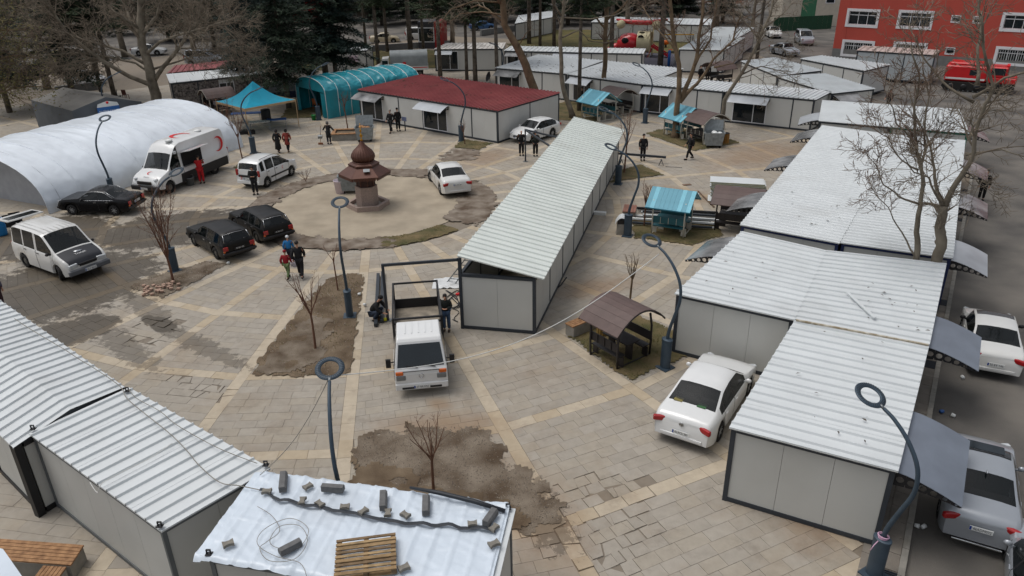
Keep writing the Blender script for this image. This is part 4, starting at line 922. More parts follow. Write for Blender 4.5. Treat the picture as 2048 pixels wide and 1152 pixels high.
# white service van with red crescent
L = 6.6; H = L/2
sp = dict(L=L, W=2.05, taper=(.10, .02), prof=[(-H, 1.2), (-H+.04, 2.2), (-H+.15, 2.66), (-H+.5, 2.74), (-H+4.1, 2.74), (-H+4.55, 2.6), (-H+4.95, 2.15), (H-1.1, 1.34), (H-.4, 1.12), (H-.1, .92), (H, .7)], wheels=(-H+1.5, H-.98), paint=w_white, ws=(H-1.08, H-1.68), win=[(H-2.15, H-1.28)], doors=[(H-2.3, H-1.15)], R=.36, rim='steel', tw=.24, tumble=.12, belt=(1.28, 1.34), handle=m_black, mirrorm=m_black, crown=.05, sill=.36, lamps=[('headlight', H-.3, .76, .98, (.4, .2, .14), -.5, m_clear), ('tail_light', -H+.02, .95, 1.1, (.06, .1, .6), 0, m_red_l)], boxes=[('front_bumper', H-.02, .52, (.2, 1.96, .28), m_black), ('grille', H-.02, .82, (.1, 1.0, .2), m_black)])
loc, h = by_wheels((430, 348), (344, 385), 1, sp)
iv, ip, sec = loft_vehicle('service_van', 'large white catering van with red crescents and open serving hatch', sp, loc, h, cat='van')
number_plate(iv, '46 AK 517', H+.085, .5, True)
mb = MB(); crescent(mb, (-H+.9, 1.036, 1.85), (-1, 0, 0), (0, 0, 1), .48, math.pi); mb.build('crescent_mark', m_cres, iv)
mb = MB(); crescent(mb, (-.35, 0, 2.80), (1, 0, 0), (0, 1, 0), .62, math.pi*.5); mb.build('crescent_mark', m_cres, iv)
mb = MB(); crescent(mb, (H-.62, 0, sec(H-.62)[8][2]+.02), (0, 1, 0), (-.9, 0, .3), .17); mb.build('crescent_mark', m_cres, iv)
lettering('IVECO', (H-.28, 0, sec(H-.28)[8][2]+.014), (0, 1, 0), (-.85, 0, .5), .1, m_greyst, iv)
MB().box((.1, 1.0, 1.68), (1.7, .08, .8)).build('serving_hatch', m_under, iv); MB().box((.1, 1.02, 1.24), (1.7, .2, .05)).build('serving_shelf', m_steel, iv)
ff = MB(); ff.box((.1, 1.35, 2.22), (1.75, .75, .04), 0, 0, Matrix.Rotation(rad(12), 3, 'X')); fl = ff.build('hatch_flap', w_white, iv); lettering('İKRAM ARACI', (.1, 1.36, 2.252), (-1, 0, 0), Vector((0, -math.cos(rad(12)), -math.sin(rad(12)))), .2, m_cres, fl, 1.3)
MB().box((-.9, .94, .62), (4.4, .2, .55)).build('side_skirt', m_black, iv)
for x in (1.0, -1.6): MB().lathe([(.22, 0), (.22, .05), (.15, .1), (.05, .11)], 16, (x, .3, 2.79)).build('roof_vent', m_plate, iv)
corner_block(iv, 'side_lamp', 1.45, 1.0, 2.25, (.18, .08, .18), 0, m_clear)
# flatbed pickup with open dark frame body
def truck():
    L = 5.1; H = L/2; W = 1.74; fr_, ba = G(846, 792), G(834, 612); d = (fr_-ba).normalized(); c = fr_-d*H; h = math.atan2(d.y, d.x)
    cl = Vector((c.x, c.y, 0))+d*(H-.875); o = thing('flatbed_truck', 'white flatbed truck with black goods frame, facing the tarp roofed container', 'truck', (cl.x, cl.y, 0), h)
    pr = [(-.86, .42, .86), (.84, .42, .86), (.88, .52, .86), (.89, .86, .865), (.86, 1.0, .86), (.82, 1.06, .85), (.47, 1.86, .74), (.38, 1.95, .72), (.2, 1.99, .71), (-.7, 1.99, .71), (-.83, 1.93, .72), (-.86, 1.1, .85)]; n_ = len(pr)
    cb = MB(); cb.add([(x, y, z) for x, z, y in pr]+[(x, -y, z) for x, z, y in pr], [(i, (i+1) % n_, (i+1) % n_+n_, i+n_) for i in range(n_)]+[tuple(reversed(range(n_))), tuple(range(n_, 2*n_))]); q_ = cb.build('cab', w_white, o); bv = q_.modifiers.new('bevel', 'BEVEL'); bv.width = .045; bv.segments = 3; bv.limit_method = 'ANGLE'
    fd = Vector((.35, 0, .80)).normalized(); nn = Vector((.80, 0, .35)).normalized()*.012
    wv = MB(); wv.add([Vector((.80, -.76, 1.10))+nn, Vector((.80, .76, 1.10))+nn, Vector((.50, .67, 1.79))+nn, Vector((.50, -.67, 1.79))+nn], [(0, 1, 2, 3)]); wv.build('windscreen', m_glass, o)
    for s in (1, -1):
        sv = MB(); sv.add([(.62, s*.85, 1.14), (.36, s*.745, 1.80), (-.55, s*.745, 1.80), (-.55, s*.852, 1.12)], [(0, 1, 2, 3) if s > 0 else (3, 2, 1, 0)]); sv.xf(Matrix.Translation((0, s*.012, 0))).build('side_window', m_glass, o)
        MB().box((-.0, s*.868, .78), (1.0, .012, .6)).build('door', w_white, o); MB().box((.52, s*.88, .8), (.014, .012, .66)).build('door_seam', m_under, o)
        corner_block(o, 'headlight', .85, s*.66, .76, (.12, .32, .2), 0, M('lamp_grey', (120, 124, 126), .15, .3)); corner_block(o, 'indicator', .845, s*.70, .92, (.12, .26, .14), 0, m_amber)
        mm = MB(); mm.bar((.72, s*.84, 1.3), (.76, s*1.0, 1.3), .03, .03); mm.box((.76, s*1.03, 1.28), (.07, .16, .3)); mm.build('wing_mirror', m_black, o)
    for k in (-2, -1, 0, 1, 2): MB().box((-.25, k*.22, 1.995), (.8, .05, .02)).build('roof_rib', w_white, o)
    corner_block(o, 'front_bumper', .86, 0, .42, (.12, 1.72, .24), 0, w_white); corner_block(o, 'bumper_intake', .91, 0, .38, (.05, 1.3, .08), 0, m_black); MB().box((.89, 0, .985), (.02, 1.2, .012)).build('panel_seam', m_under, o)
    add_wheels(o, (.05,), W, .3, 'steel')
    number_plate(o, '27 MA 0763', .93, .42, True, .52, .12)
    MB().ring((.895, 0, .8), .075, .012, 16, 5, (1, 0, .02)).build('badge', m_chrome, o)
    for k in (-.28, .3): MB().bar((.80, k-.2, 1.15), (.835, k+.18, 1.08), .025, .02).build('wiper', m_black, o)
    m_bed = M('truck_bed', (120, 112, 100), .7, var=.25, scale=3, c2=(150, 140, 124), obj=True); m_fr = M('black_rail', (26, 26, 28), .5, var=.15)
    MB().box((-2.55, 0, .78), (3.2, 1.62, .08)).build('bed_floor', m_bed, o)
    MB().box((-2.5, 0, .55), (3.1, .7, .18)).build('chassis', m_under, o)
    for s in (1, -1):
        MB().box((-2.55, s*.83, 1.0), (3.2, .04, .4)).build('side_board', m_fr, o)
        MB().bar((-.98, s*.83, .8), (-.98, s*.83, 2.0), .07, .07).build('frame_post', m_fr, o); MB().bar((-4.12, s*.83, .8), (-4.12, s*.83, 1.9), .07, .07).build('frame_post', m_fr, o)
        MB().bar((-.98, s*.83, 1.97), (-4.12, s*.83, 1.87), .06, .07).build('frame_rail', m_fr, o)
    for x, z in ((-.98, 1.97), (-.98, 1.8), (-4.12, 1.87)): MB().bar((x, -.83, z), (x, .83, z), .06, .06).build('frame_rail', m_fr, o)
    MB().box((-4.14, 0, 1.0), (.04, 1.62, .4)).build('tail_board', m_fr, o); MB().box((-.96, 0, 1.0), (.04, 1.62, .4)).build('head_board', m_fr, o)
    MB().box((-1.35, .15, .95), (.6, 1.1, .26)).build('sheet_load', m_roofw, o)
    tm, rm = wheel_meshes(.3, .2, 'steel')
    for s in (1, -1):
        w_ = place('wheel', tm, o, (-2.9, s*.72, .3)); w_.rotation_euler = (0, 0, 0 if s < 0 else math.pi); r = bpy.data.objects.new('rim', rm); col.objects.link(r); r.parent = w_; LP[r.name] = LP[w_.name]
    return o
truck()
# background vehicles
def bgcar(label, px, py, hd, pnt, kind='sedan', L=4.3):
    sp = sedan(L, 1.72, pnt) if kind == 'sedan' else dict(L=L, W=1.8, prof=[(-L/2, 1.0), (-L/2+.06, 1.4), (-L/2+.18, 1.76), (-L/2+.6, 1.82), (0, 1.82), (.3, 1.76), (L/2-1.0, 1.12), (L/2-.4, 1.0), (L/2-.08, .8), (L/2, .6)], wheels=(-L/2+.8, L/2-.8), paint=pnt, ws=(L/2-.98, L/2-1.8), win=[(-L/2+.3, -L/2+1.0), (-L/2+1.1, -L/2+1.9), (-L/2+2.0, L/2-1.15)], doors=[(-L/2+1.05, -L/2+1.95), (-L/2+1.97, L/2-1.05)], R=.32, tumble=.16, belt=(1.05, 1.1), lamps=[('headlight', L/2-.2, .66, .85, (.22, .3, .2), -.5, m_clear), ('tail_light', -L/2+.05, .8, 1.0, (.1, .14, .4), 0, m_red_l)], mirrorm=m_black)
    c = G(px, py); return loft_vehicle('parked_car' if kind == 'sedan' else 'parked_van', label, sp, (c.x, c.y, -.136), hd, cat='car' if kind == 'sedan' else 'van')
bgcar('silver car facing the containers on the side street', 1568, 108, rad(-75), w_silver)
bgcar('silver passenger van parked behind a silver car on the side street', 1607, 86, rad(-97), w_silver, 'van')
bgcar('black people carrier with roof rails behind the grey mourning tent', 42, 158, rad(-20), w_blk, 'van', 4.6)
bgcar('white and black car parked beyond the mourning tent wall', 172, 166, rad(-15), w_white)
bgcar('silver pickup-like car behind the maroon roofed container', 412, 127, rad(-5), w_silver, 'van', 4.6)
bgcar('pale car on the far street left of the big pine trunk', 770, 84, rad(8), M('car_paint_beige', (178, 166, 140), .3, var=.05, coat=.5))
bgcar('blue car on the far street beyond the leaning trunk', 965, 58, rad(12), M('car_paint_blue', (52, 88, 130), .3, var=.05, coat=.5))
bgcar('dark car half hidden beneath the cedar', 640, 122, rad(20), w_blk)
bgcar('white car parked on the far street seen over the shop roof', 300, 108, rad(5), w_white)
bgcar('white car on the far street by the cedar trunk', 520, 105, rad(8), w_pearl)
bgcar('pale van on the street near the red kiosk', 840, 78, rad(10), w_pearl, 'van')
bgcar('white hatchback at the kerb of the side street, partly behind twigs', 1545, 72, rad(-95), w_pearl)
# covered lorry behind the turquoise tent
def lorry():
    c = G(800, 152); h = rad(186); o = thing('covered_lorry', 'white lorry with grey tarpaulin cover behind the turquoise tunnel tent', 'lorry', (c.x, c.y, 0), h)
    m_tp = M('grey_tarpaulin', (128, 134, 136), .6, var=.15, scale=1.5, bump=.5, bscale=4, obj=True)
    mb = MB(); rows = []
    for x in (-3.1, -2.1, -1.1, -.1, .9):
        k = .04 if abs(x) < 2.5 else 0; rows.append([(x, -1.05, 1.15), (x, -1.06+k, 2.1), (x, -.85, 2.55-k), (x, 0, 2.75-k), (x, .85, 2.55-k), (x, 1.06-k, 2.1), (x, 1.05, 1.15)])
    mb.grid(rows); mb.add(rows[0], [tuple(range(7))]); mb.add(rows[-1], [tuple(reversed(range(7)))]); mb.build('tarpaulin_cover', m_tp, o)
    MB().box((-1.1, 0, .95), (4.05, 2.08, .44)).build('load_bed', m_plate, o)
    for s in (1, -1):
        MB().box((-1.1, s*1.045, 1.0), (3.9, .01, .08)).build('red_stripe', m_cres, o); MB().box((-.6, s*1.046, 1.35), (.35, .012, .5)).build('side_mark', m_cres, o)
    cab = MB(); pr = [(1.0, .5), (2.55, .5), (2.6, 1.05), (2.1, 1.25), (1.75, 1.95), (1.05, 2.0)]
    for s in (-.9, .9): cab.add([(x, s, z) for x, z in pr], [tuple(range(6)) if s < 0 else tuple(reversed(range(6)))])
    cab.add([(x, -.9, z) for x, z in pr]+[(x, .9, z) for x, z in pr], [(i, i+6, (i+1) % 6+6, (i+1) % 6) for i in range(6)]); cab.build('cab', w_white, o)
    wsn = MB(); wsn.add([(2.095, -.78, 1.3), (2.095, .78, 1.3), (1.80, .7, 1.9), (1.80, -.7, 1.9)], [(0, 1, 2, 3)]); wsn.xf(Matrix.Translation((.02, 0, .01))).build('windscreen', m_glass, o)
    for s in (1, -1): MB().box((1.45, s*.905, 1.55), (.6, .012, .45)).build('side_window', m_glass, o)
    add_wheels(o, (-2.2, 1.9), 1.95, .36, 'steel')
lorry()
def tracked():
    c = G(1955, 178); h = rad(-33); o = thing('tracked_vehicle', 'red tracked rescue vehicle with dark cab window in front of the red building', 'vehicle', (c.x, c.y, -.136), h)
    m_rd = M('rescue_red', (188, 20, 26), .35, var=.06, coat=.5, obj=True)
    for s in (1, -1):
        t = MB(); pr = [(-3.0, .45), (-2.7, .1), (2.4, .1), (2.9, .5), (2.6, .85), (-2.8, .85)]
        t.add([(x, s*.7, z) for x, z in pr]+[(x, s*1.35, z) for x, z in pr], [tuple(range(6)), tuple(reversed(range(6, 12)))]+[(i, i+6, (i+1) % 6+6, (i+1) % 6) for i in range(6)]); tk = t.build('track', m_rubber, o)
        for i in range(14): MB().box((-2.7+i*.4, s*1.03, .1+.0), (.09, .7, .08)).build('track_shoe', m_steel, tk)
        for i in range(5): MB().lathe([(.26, 0), (.26, .1), (.1, .12)], 12).xf(Matrix.Translation((-2.2+i*1.05, s*1.28, .46)) @ Matrix.Rotation(rad(-90*s), 4, 'X')).build('road_wheel', m_black, o)
    b = MB(); b.box((-1.2, 0, 1.6), (3.4, 2.3, 1.4)); q = b.build('rear_cabin', m_rd, o); q.modifiers.new('bevel', 'BEVEL').width = .12
    b = MB(); b.box((-1.2, 0, 2.4), (2.9, 1.9, .3)); q = b.build('cabin_roof', m_rd, o); q.modifiers.new('bevel', 'BEVEL').width = .1
    b = MB(); b.box((1.75, 0, 1.15), (2.3, 2.1, .55)); q = b.build('nose', m_rd, o); q.modifiers.new('bevel', 'BEVEL').width = .1
    b = MB(); b.box((1.35, 0, 1.85), (1.5, 2.1, 1.0)); q = b.build('cab', m_rd, o); q.modifiers.new('bevel', 'BEVEL').width = .12
    MB().box((2.115, 0, 1.92), (.02, 1.8, .7)).build('windscreen', m_glass, o)
    for s in (1, -1): MB().box((1.35, s*1.06, 1.95), (1.1, .02, .6)).build('side_window', m_glass, o); MB().box((-.6, s*1.16, 1.75), (.6, .02, .5)).build('side_window', m_glass, o); MB().box((-1.2, s*1.16, 1.15), (3.2, .012, .16)).build('white_stripe', m_plate, o)
    MB().box((2.0, 0, 2.42), (.25, 1.4, .1)).build('light_bar', m_cres, o)
tracked()
# ================================================================ LAMPS, SHELTERS, FOUNTAIN, TENTS, BINS, BUILDINGS
m_lamp = M('lamp_blue_grey', (58, 72, 84), .5, .2, var=.12, scale=3, obj=True)
def lamp(label, base, dr, s=1.0, z=4.42):
    o = thing('street_lamp', label, 'street lamp', (base.x, base.y, 0), math.atan2(dr.y, dr.x), 'ring headed street lamps round the square')
    b = MB(); b.box((0, 0, .02), (.5, .5, .04)); b.build('base_plate', m_lamp, o)
    b = MB(); b.lathe([(.2, .04), (.2, 1.08), (.215, 1.09), (.215, 1.14), (.17, 1.16), (.07, 1.17)], 20, sq=.72); b.build('base_casing', m_lamp, o, sharp=30)
    P = [(0, 1.1), (-.05, 1.5), (-.22, 2.1), (-.40, 2.75), (-.34, 3.35), (-.02, 3.85), (.38, z-.24), (s-.33, z-.11)]
    pts = []
    for i in range(len(P)-1):
        p0, p1, p2, p3 = [Vector((q[0], 0, q[1])) for q in (P[max(i-1, 0)], P[i], P[i+1], P[min(i+2, len(P)-1)])]
        for k in range(4):
            t = k/4; pts.append(.5*((2*p1)+(p2-p0)*t+(2*p0-5*p1+4*p2-p3)*t*t+(3*p1-p0-3*p2+p3)*t**3))
    pts.append(Vector((P[-1][0], 0, P[-1][1])))
    n = len(pts); MB().tube(pts, [.062-.022*i/n for i in range(n)], 10).build('pole', m_lamp, o)
    t = Vector((math.cos(rad(22)), 0, math.sin(rad(22)))); e = pts[-1]; MB().tube([e, e+t*.1], [.03, .045], 8).build('neck', m_steel, o)
    c = e+t*.39; nrm = Vector((-t.z, 0, t.x)); h = MB().ring(c, .285, .07, 36, 8, nrm, 0, .45).build('ring_head', m_lamp, o)
    r = MB()
    for i in range(36):
        a = 2*math.pi*i/36; d = t*math.cos(a)+Vector((0, 1, 0))*math.sin(a); p = c+d*.29+nrm*.03; r.bar(p-d*.04, p+d*.04, .012, .008)
    r.build('cooling_fins', m_black, h)
    return o
def todir(b, tx=None):
    if tx is None: d = PC-b; d.z = 0; return d.normalized()
    best = None
    for i in range(72):
        a = i*rad(5); d = Vector((math.cos(a), math.sin(a), 0)); p = b+d*1.0; p.z = 4.42; q = PJ(p); e = abs(q[0]-tx[0])+abs(q[1]-tx[1])
        if best is None or e < best[0]: best = (e, d)
    return best[1]
for lab, b, tx in (('street lamp in the soil bed behind the flatbed truck', (700, 632), None), ('street lamp on the gravel bed beside a twiggy sapling, near the minibus', (350, 542), None), ('street lamp between the curved picnic shelter and the white container wall', (1330, 735), None), ('street lamp with pink string tied at its casing, before the front container', (1747, 1150), None), ('street lamp beside the small roofed concrete box', (1255, 472), None), ('street lamp at the far corner of the long container building', (1236, 368), (1190, 212)), ('street lamp before the shop container glass, far shelter side', (1290, 246), (1273, 130)), ('street lamp touching the front wall of the red roofed block', (923, 282), (885, 152)), ('street lamp beside the green bucket and turquoise tent', (638, 240), (650, 118)), ('street lamp next to the turquoise gazebo and small white van', (508, 306), (527, 186))):
    g = G(*b); lamp(lab, g, todir(g, tx))
for lab, rg, z in (('street lamp rising behind the tarp covered container', (660, 742), 4.4),):
    r_ = G(rg[0], rg[1], z); d = PC-r_; d.z = 0; d.normalize(); lamp(lab, Vector((r_.x, r_.y, 0))-d*1.0, d)
g = G(227, 394); lamp('street lamp rising behind the boxy black saloon', g, todir(g, (208, 243)))
g = G(1002, 180); lamp('street lamp beside the pines in front of the littered roof', g, todir(g, (985, 98)))
g = G(233, 262); lamp('street lamp in front of the grey mourning tent', g, todir(g, (236, 165)))
# ---- fountain kiosk
def fountain():
    b = Vector((-8.07, 40.45, 0)); o = thing('fountain_kiosk', 'domed fountain kiosk with copper brown roof on stone pedestal', 'fountain', tuple(b), 0.18)
    m_st = M('pink_granite', (150, 132, 122), .7, var=.2, scale=20, detail=3, obj=True, bump=.1); m_cu = M('copper_brown', (86, 56, 46), .38, .35, var=.14, scale=2, obj=True); m_wd = M('dark_carved_wood', (56, 28, 22), .5, var=.3, scale=8, obj=True); m_au = M('gold', (196, 142, 50), .3, .8, var=.1)
    def hexa(R, z0, z1, R2=None, ph=0, n=6): return MB().lathe([(R, z0), (R2 or R, z1)], n, ph=ph, sm=False)
    for i in range(6):                                                    # trough wall stones
        a0, a1 = rad(60*i), rad(60*i+60); q = []
        for R in (1.22, 1.0): q += [(R*math.cos(a0), R*math.sin(a0)), (R*math.cos(a1), R*math.sin(a1))]
        vs = [(x, y, z) for z in (0, .27) for x, y in (q[0], q[1], q[3], q[2])]
        MB().add(vs, [(3, 2, 1, 0), (4, 5, 6, 7), (0, 1, 5, 4), (1, 2, 6, 5), (2, 3, 7, 6), (3, 0, 4, 7)]).build('trough_stone', m_st, o)
    hexa(.99, .015, .06).build('trough_floor', m_conc, o); hexa(.62, .05, 1.22).build('pedestal', m_st, o)
    hexa(.5, 1.22, 2.25, n=8, ph=.2).build('carved_drum', m_wd, o)
    for i in range(8): a = rad(45*i)+.2; MB().bar((.51*math.cos(a), .51*math.sin(a), 1.24), (.51*math.cos(a), .51*math.sin(a), 2.2), .05, .05).build('drum_column', m_cu, o)
    rf = MB(); E = 1.44; z0, z1 = 1.98, 2.42
    for i in range(6):
        a0, a1 = rad(60*i), rad(60*i+60); P = lambda R, a, z: (R*math.cos(a), R*math.sin(a), z)
        MB().add([P(E, a0+.004, z0), P(E, a1-.004, z0), P(.78, a1-.004, z1), P(.78, a0+.004, z1), P(E, a0, z0-.05), P(E, a1, z0-.05), P(.7, a1, z1-.06), P(.7, a0, z1-.06)], [(0, 1, 2, 3), (0, 4, 5, 1), (7, 6, 5, 4), (1, 5, 6, 2), (3, 7, 4, 0), (2, 6, 7, 3)]).build('roof_panel', m_cu, o)
        fr = MB(); nn = 12
        for k in range(nn):
            p = Vector(P(E-.01, a0, 0)).lerp(Vector(P(E-.01, a1, 0)), (k+.5)/nn); ang = (a0+a1)/2
            t = Vector((-math.sin(ang), math.cos(ang), 0)); w_ = E/nn*.44
            vs = [(p+t*x*w_+Vector((0, 0, z))) for x, z in ((-1, z0-.05), (1, z0-.05), (1, z0-.12), (.4, z0-.19), (-.4, z0-.19), (-1, z0-.12))]; off = Vector((math.cos(ang), math.sin(ang), 0))*.02
            fr.add(vs+[v-off for v in vs], [tuple(range(6)), tuple(reversed(range(6, 12)))]+[(i_, i_+6, (i_+1) % 6+6, (i_+1) % 6) for i_ in range(6)])
        fr.build('scalloped_fringe', m_cu, o)
    hexa(.86, 2.41, 2.5).build('upper_tier', m_cu, o); hexa(.84, 2.5, 2.58, .7).build('upper_tier', m_cu, o)
    MB().lathe([(.62, 2.56), (.62, 2.62), (.56, 2.64)], 32).build('dome_ring', m_cu, o)
    prof = [(.50, 2.62), (.58, 2.72), (.62, 2.86), (.60, 3.0), (.50, 3.18), (.34, 3.34), (.19, 3.5), (.09, 3.66), (.05, 3.74)]
    MB().lathe(prof, 96, lobes=24, amp=.07).build('ribbed_dome', m_cu, o)
    MB().lathe([(.03, 3.72), (.09, 3.77), (.03, 3.84), (.03, 3.9), (.1, 4.0), (.03, 4.12), (.02, 4.2), (.07, 4.27), (.02, 4.34), (.015, 4.55)], 14).build('finial', m_au, o)
    mb = MB(); mb.ring((0, 0, 4.62), .06, .012, 14, 5, (1, .4, 0)); mb.build('finial_crescent', m_au, o)
    MB().box((.12, -.98, 2.33), (.34, .24, .012), 0, 0, Matrix.Rotation(rad(26), 3, 'X')).build('roof_patch', m_steel, o)
fountain()
# ---- picnic shelters
m_brn = M('shelter_brown', (88, 72, 68), .55, var=.12, scale=4, obj=True); m_brnd = M('shelter_dark', (40, 36, 36), .5, var=.15, scale=4, obj=True); m_teal = M('shelter_teal_roof', (86, 146, 164), .5, var=.1, scale=1.5, obj=True); m_teal2 = M('shelter_teal_pale', (112, 178, 196), .5, var=.08, obj=True); m_tealb = M('shelter_teal_panel', (34, 88, 96), .5, var=.15, obj=True); m_crm = M('shelter_cream_leg', (186, 182, 170), .5, var=.08, obj=True)
def plank(parent, name, a, b, w_, t_, mat): return MB().bar(a, b, w_, t_).build(name, mat, parent)
def shelter(label, kind, pa, pb, W, flip=1, L=None, group='picnic shelters', legm=None):
    a, b = G(*pa), G(*pb); d = (b-a).normalized(); n = Vector((-d.y, d.x, 0))*flip; L = L or (b-a).length; c = (a+b)/2+n*W/2
    o = thing('picnic_shelter', label, 'picnic shelter', (c.x, c.y, 0), math.atan2(d.y, d.x), group); hl, hw_ = L/2, W/2
    leg, top, seat = (legm or m_brnd, m_brn, m_brnd) if kind == 'arch' else (m_crm, m_teal, m_tealb)
    for sx in (1, -1):
        for sy in (1, -1):
            if kind == 'arch': pts = [(sx*hl, sy*hw_, 0), (sx*hl, sy*(hw_+.03), .6), (sx*hl, sy*(hw_+.02), 1.2), (sx*hl, sy*(hw_-.1), 1.72)]
            else: pts = [(sx*hl, sy*hw_, 0), (sx*hl, sy*(hw_+.05), .8), (sx*hl, sy*(hw_-.02), 1.8)]
            MB().tube(pts, .04, 6).build('post', leg, o)
        for q in range(2): plank(o, 'floor_rail', (sx*hl, -hw_, .04), (sx*hl, hw_, .04), .05, .05, leg) if q == 0 else None
    if kind == 'arch':
        RW = W+.75; n_ = 9; zz = lambda y: 2.14-.62*(abs(y)/(RW/2))**2
        ys = [-RW/2+RW*i/n_ for i in range(n_+1)]
        for i in range(n_):
            y0, y1 = ys[i]+.004, ys[i+1]-.004; X = hl+.28
            vs = [(-X, y0, zz(y0)), (X, y0, zz(y0)), (X, y1, zz(y1)), (-X, y1, zz(y1))]; vs += [(x, y, z-.035) for x, y, z in vs]
            MB().add(vs, [(0, 1, 2, 3), (7, 6, 5, 4), (0, 4, 5, 1), (1, 5, 6, 2), (2, 6, 7, 3), (3, 7, 4, 0)]).build('roof_plank', top, o)
        for sx in (1, -1): MB().tube([(sx*(hl+.27), y, zz(y)-.05) for y in [-RW/2+RW*i/12 for i in range(13)]], .03, 5).build('roof_arch', leg, o)
    else:
        X = hl+.32; sl = .62; E = hw_+.42; zr = 2.25; np_ = 10
        for sy in (1, -1):
            for i in range(np_):
                x0, x1 = -X+2*X*i/np_+.003, -X+2*X*(i+1)/np_-.003; vs = [(x0, 0, zr), (x1, 0, zr), (x1, sy*E, zr-E*sl), (x0, sy*E, zr-E*sl)]
                if sy > 0: vs.reverse()
                vs = [vs[k] for k in (3, 2, 1, 0)]; vs += [(x, y, z-.03) for x, y, z in vs]
                MB().add(vs, [(0, 1, 2, 3), (7, 6, 5, 4), (0, 4, 5, 1), (1, 5, 6, 2), (2, 6, 7, 3), (3, 7, 4, 0)]).build('roof_plank', m_teal2 if i in (1, 7, 9) else top, o)
            plank(o, 'eave_trim', (-X, sy*E, zr-E*sl-.03), (X, sy*E, zr-E*sl-.03), .03, .05, M('teal_trim', (44, 104, 122), .5))
        for sx in (1, -1):
            for sy in (1, -1): plank(o, 'gable_rafter', (sx*hl, 0, zr-.06), (sx*hl, sy*hw_, zr-hw_*sl-.06), .04, .06, leg)
    for sy in (1, -1):
        s = plank(o, 'seat', (-hl, sy*(hw_-.2), .45), (hl, sy*(hw_-.2), .45), .34, .04, seat)
        bk = plank(o, 'backrest', (-hl, sy*(hw_-.02), .8), (hl, sy*(hw_-.02), .8), .035, .34, seat)
        for q in range(1, 4): plank(bk, 'backrest_slat', (-hl+2*hl*q/4, sy*(hw_+.0), .64), (-hl+2*hl*q/4, sy*(hw_+.0), .96), .02, .05, leg)
        for sx in (1, -1): plank(o, 'seat_support', (sx*(hl-.05), sy*(hw_-.2), .0), (sx*(hl-.05), sy*(hw_-.2), .43), .25, .04, leg)
    tp = plank(o, 'table_top', (-hl+.05, 0, .75), (hl-.05, 0, .75), .62, .05, seat)
    for sx in (1, -1): plank(o, 'table_leg', (sx*(hl-.25), 0, .0), (sx*(hl-.25), 0, .725), .3, .06, leg)
    return o
shelter('dark brown curved roof picnic shelter beside the timber topped concrete bench', 'arch', (1181, 709), (1234.5, 739.5), 1.62)
shelter('teal gabled picnic shelter beside the pile of steel profiles', 'gable', (1304.7, 467.8), (1364.4, 476.8), 1.5, L=1.6)
shelter('teal gabled picnic shelter standing before the two-front shop container', 'gable', (1163, 236), (1196.4, 244.7), 1.9, L=1.9)
shelter('teal gabled picnic shelter behind the tree trunk on the grass', 'gable', (1330, 270.5), (1359, 279), 1.9, L=1.8)
shelter('brown curved roof shelter with cream posts beside the grey skip', 'arch', (1374, 281), (1404, 290), 1.9, legm=m_crm, L=1.7)
shelter('brown curved roof shelter with cream posts half hidden by a teal one', 'arch', (1203, 226), (1232, 233), 1.9, legm=m_crm, L=1.7)
shelter('brown curved roof shelter half hidden by the turquoise gazebo', 'arch', (427, 232), (468, 226), 1.9, legm=m_crm, L=2.0)
shelter('very dark picnic shelter wedged between panel stack and container awning', 'arch', (1440, 463), (1495, 470), 1.6, L=1.9)
shelter('brown curved roof shelter far behind the forked trunk', 'arch', (1432, 172), (1462, 168), 1.9, L=2.0)
# ---- bins, benches, planters
m_galv = M('galvanised', (134, 140, 142), .55, .35, var=.18, scale=6, obj=True, dirt=.3)
def skip_bin(label, px, py, hd, lid=True, fill=None):
    c = G(px, py); o = thing('refuse_skip', label, 'refuse bin', (c.x, c.y, 0), hd, 'galvanised refuse skips')
    b = MB(); t0, t1 = [(-.55, -.4), (.55, -.4), (.55, .4), (-.55, .4)], [(-.66, -.5), (.66, -.5), (.66, .5), (-.66, .5)]
    vs = [(x, y, .2) for x, y in t0]+[(x, y, 1.1) for x, y in t1]+[(x*.95, y*.94, 1.1) for x, y in t1]+[(x*.93, y*.9, .7) for x, y in t1]
    b.add(vs, [(3, 2, 1, 0), (0, 1, 5, 4), (1, 2, 6, 5), (2, 3, 7, 6), (3, 0, 4, 7)]+[(4+i, 4+(i+1) % 4, 8+(i+1) % 4, 8+i) for i in range(4)]+[(8+i, 8+(i+1) % 4, 12+(i+1) % 4, 12+i) for i in range(4)]+[(12, 13, 14, 15)]); b.build('tub', m_galv, o)
    for s in (1, -1): MB().tube([(s*.68, -.45, 1.05), (s*.72, 0, 1.05), (s*.68, .45, 1.05)], .025, 6).build('lifting_bar', m_galv, o)
    for x in (-.42, .42):
        for y in (-.3, .3): MB().lathe([(.09, -.025), (.09, .025)], 14).xf(Matrix.Translation((x, y, .09)) @ Matrix.Rotation(rad(90), 4, 'X')).build('castor', m_rubber, o)
    if lid: MB().box((0, .6, 1.42), (1.3, .05, .75), 0, 0, Matrix.Rotation(rad(-14), 3, 'X')).build('open_lid', m_galv, o)
    lettering('ÇÖP', (0, -.474, .68), (1, 0, 0), (0, -.12, 1), .14, m_greyst, o)
    if fill:
        for i in range(5): MB().ball((RND.uniform(-.4, .4), RND.uniform(-.25, .25), 1.0), .2, 8, 6, 0, (1, 1, .7)).build('rubbish_bag', fill, o)
    return o
skip_bin('galvanised refuse skip with raised lid and cardboard, beside the planter', 731, 282, rad(5), fill=M('cardboard', (150, 110, 74), .8))
skip_bin('galvanised refuse skip with white sacks standing behind the fountain', 703, 384, rad(4), False, m_plate)
skip_bin('galvanised refuse skip with white roll on top, beside the cream posted shelter', 1426, 294, rad(-8), True, m_plate)
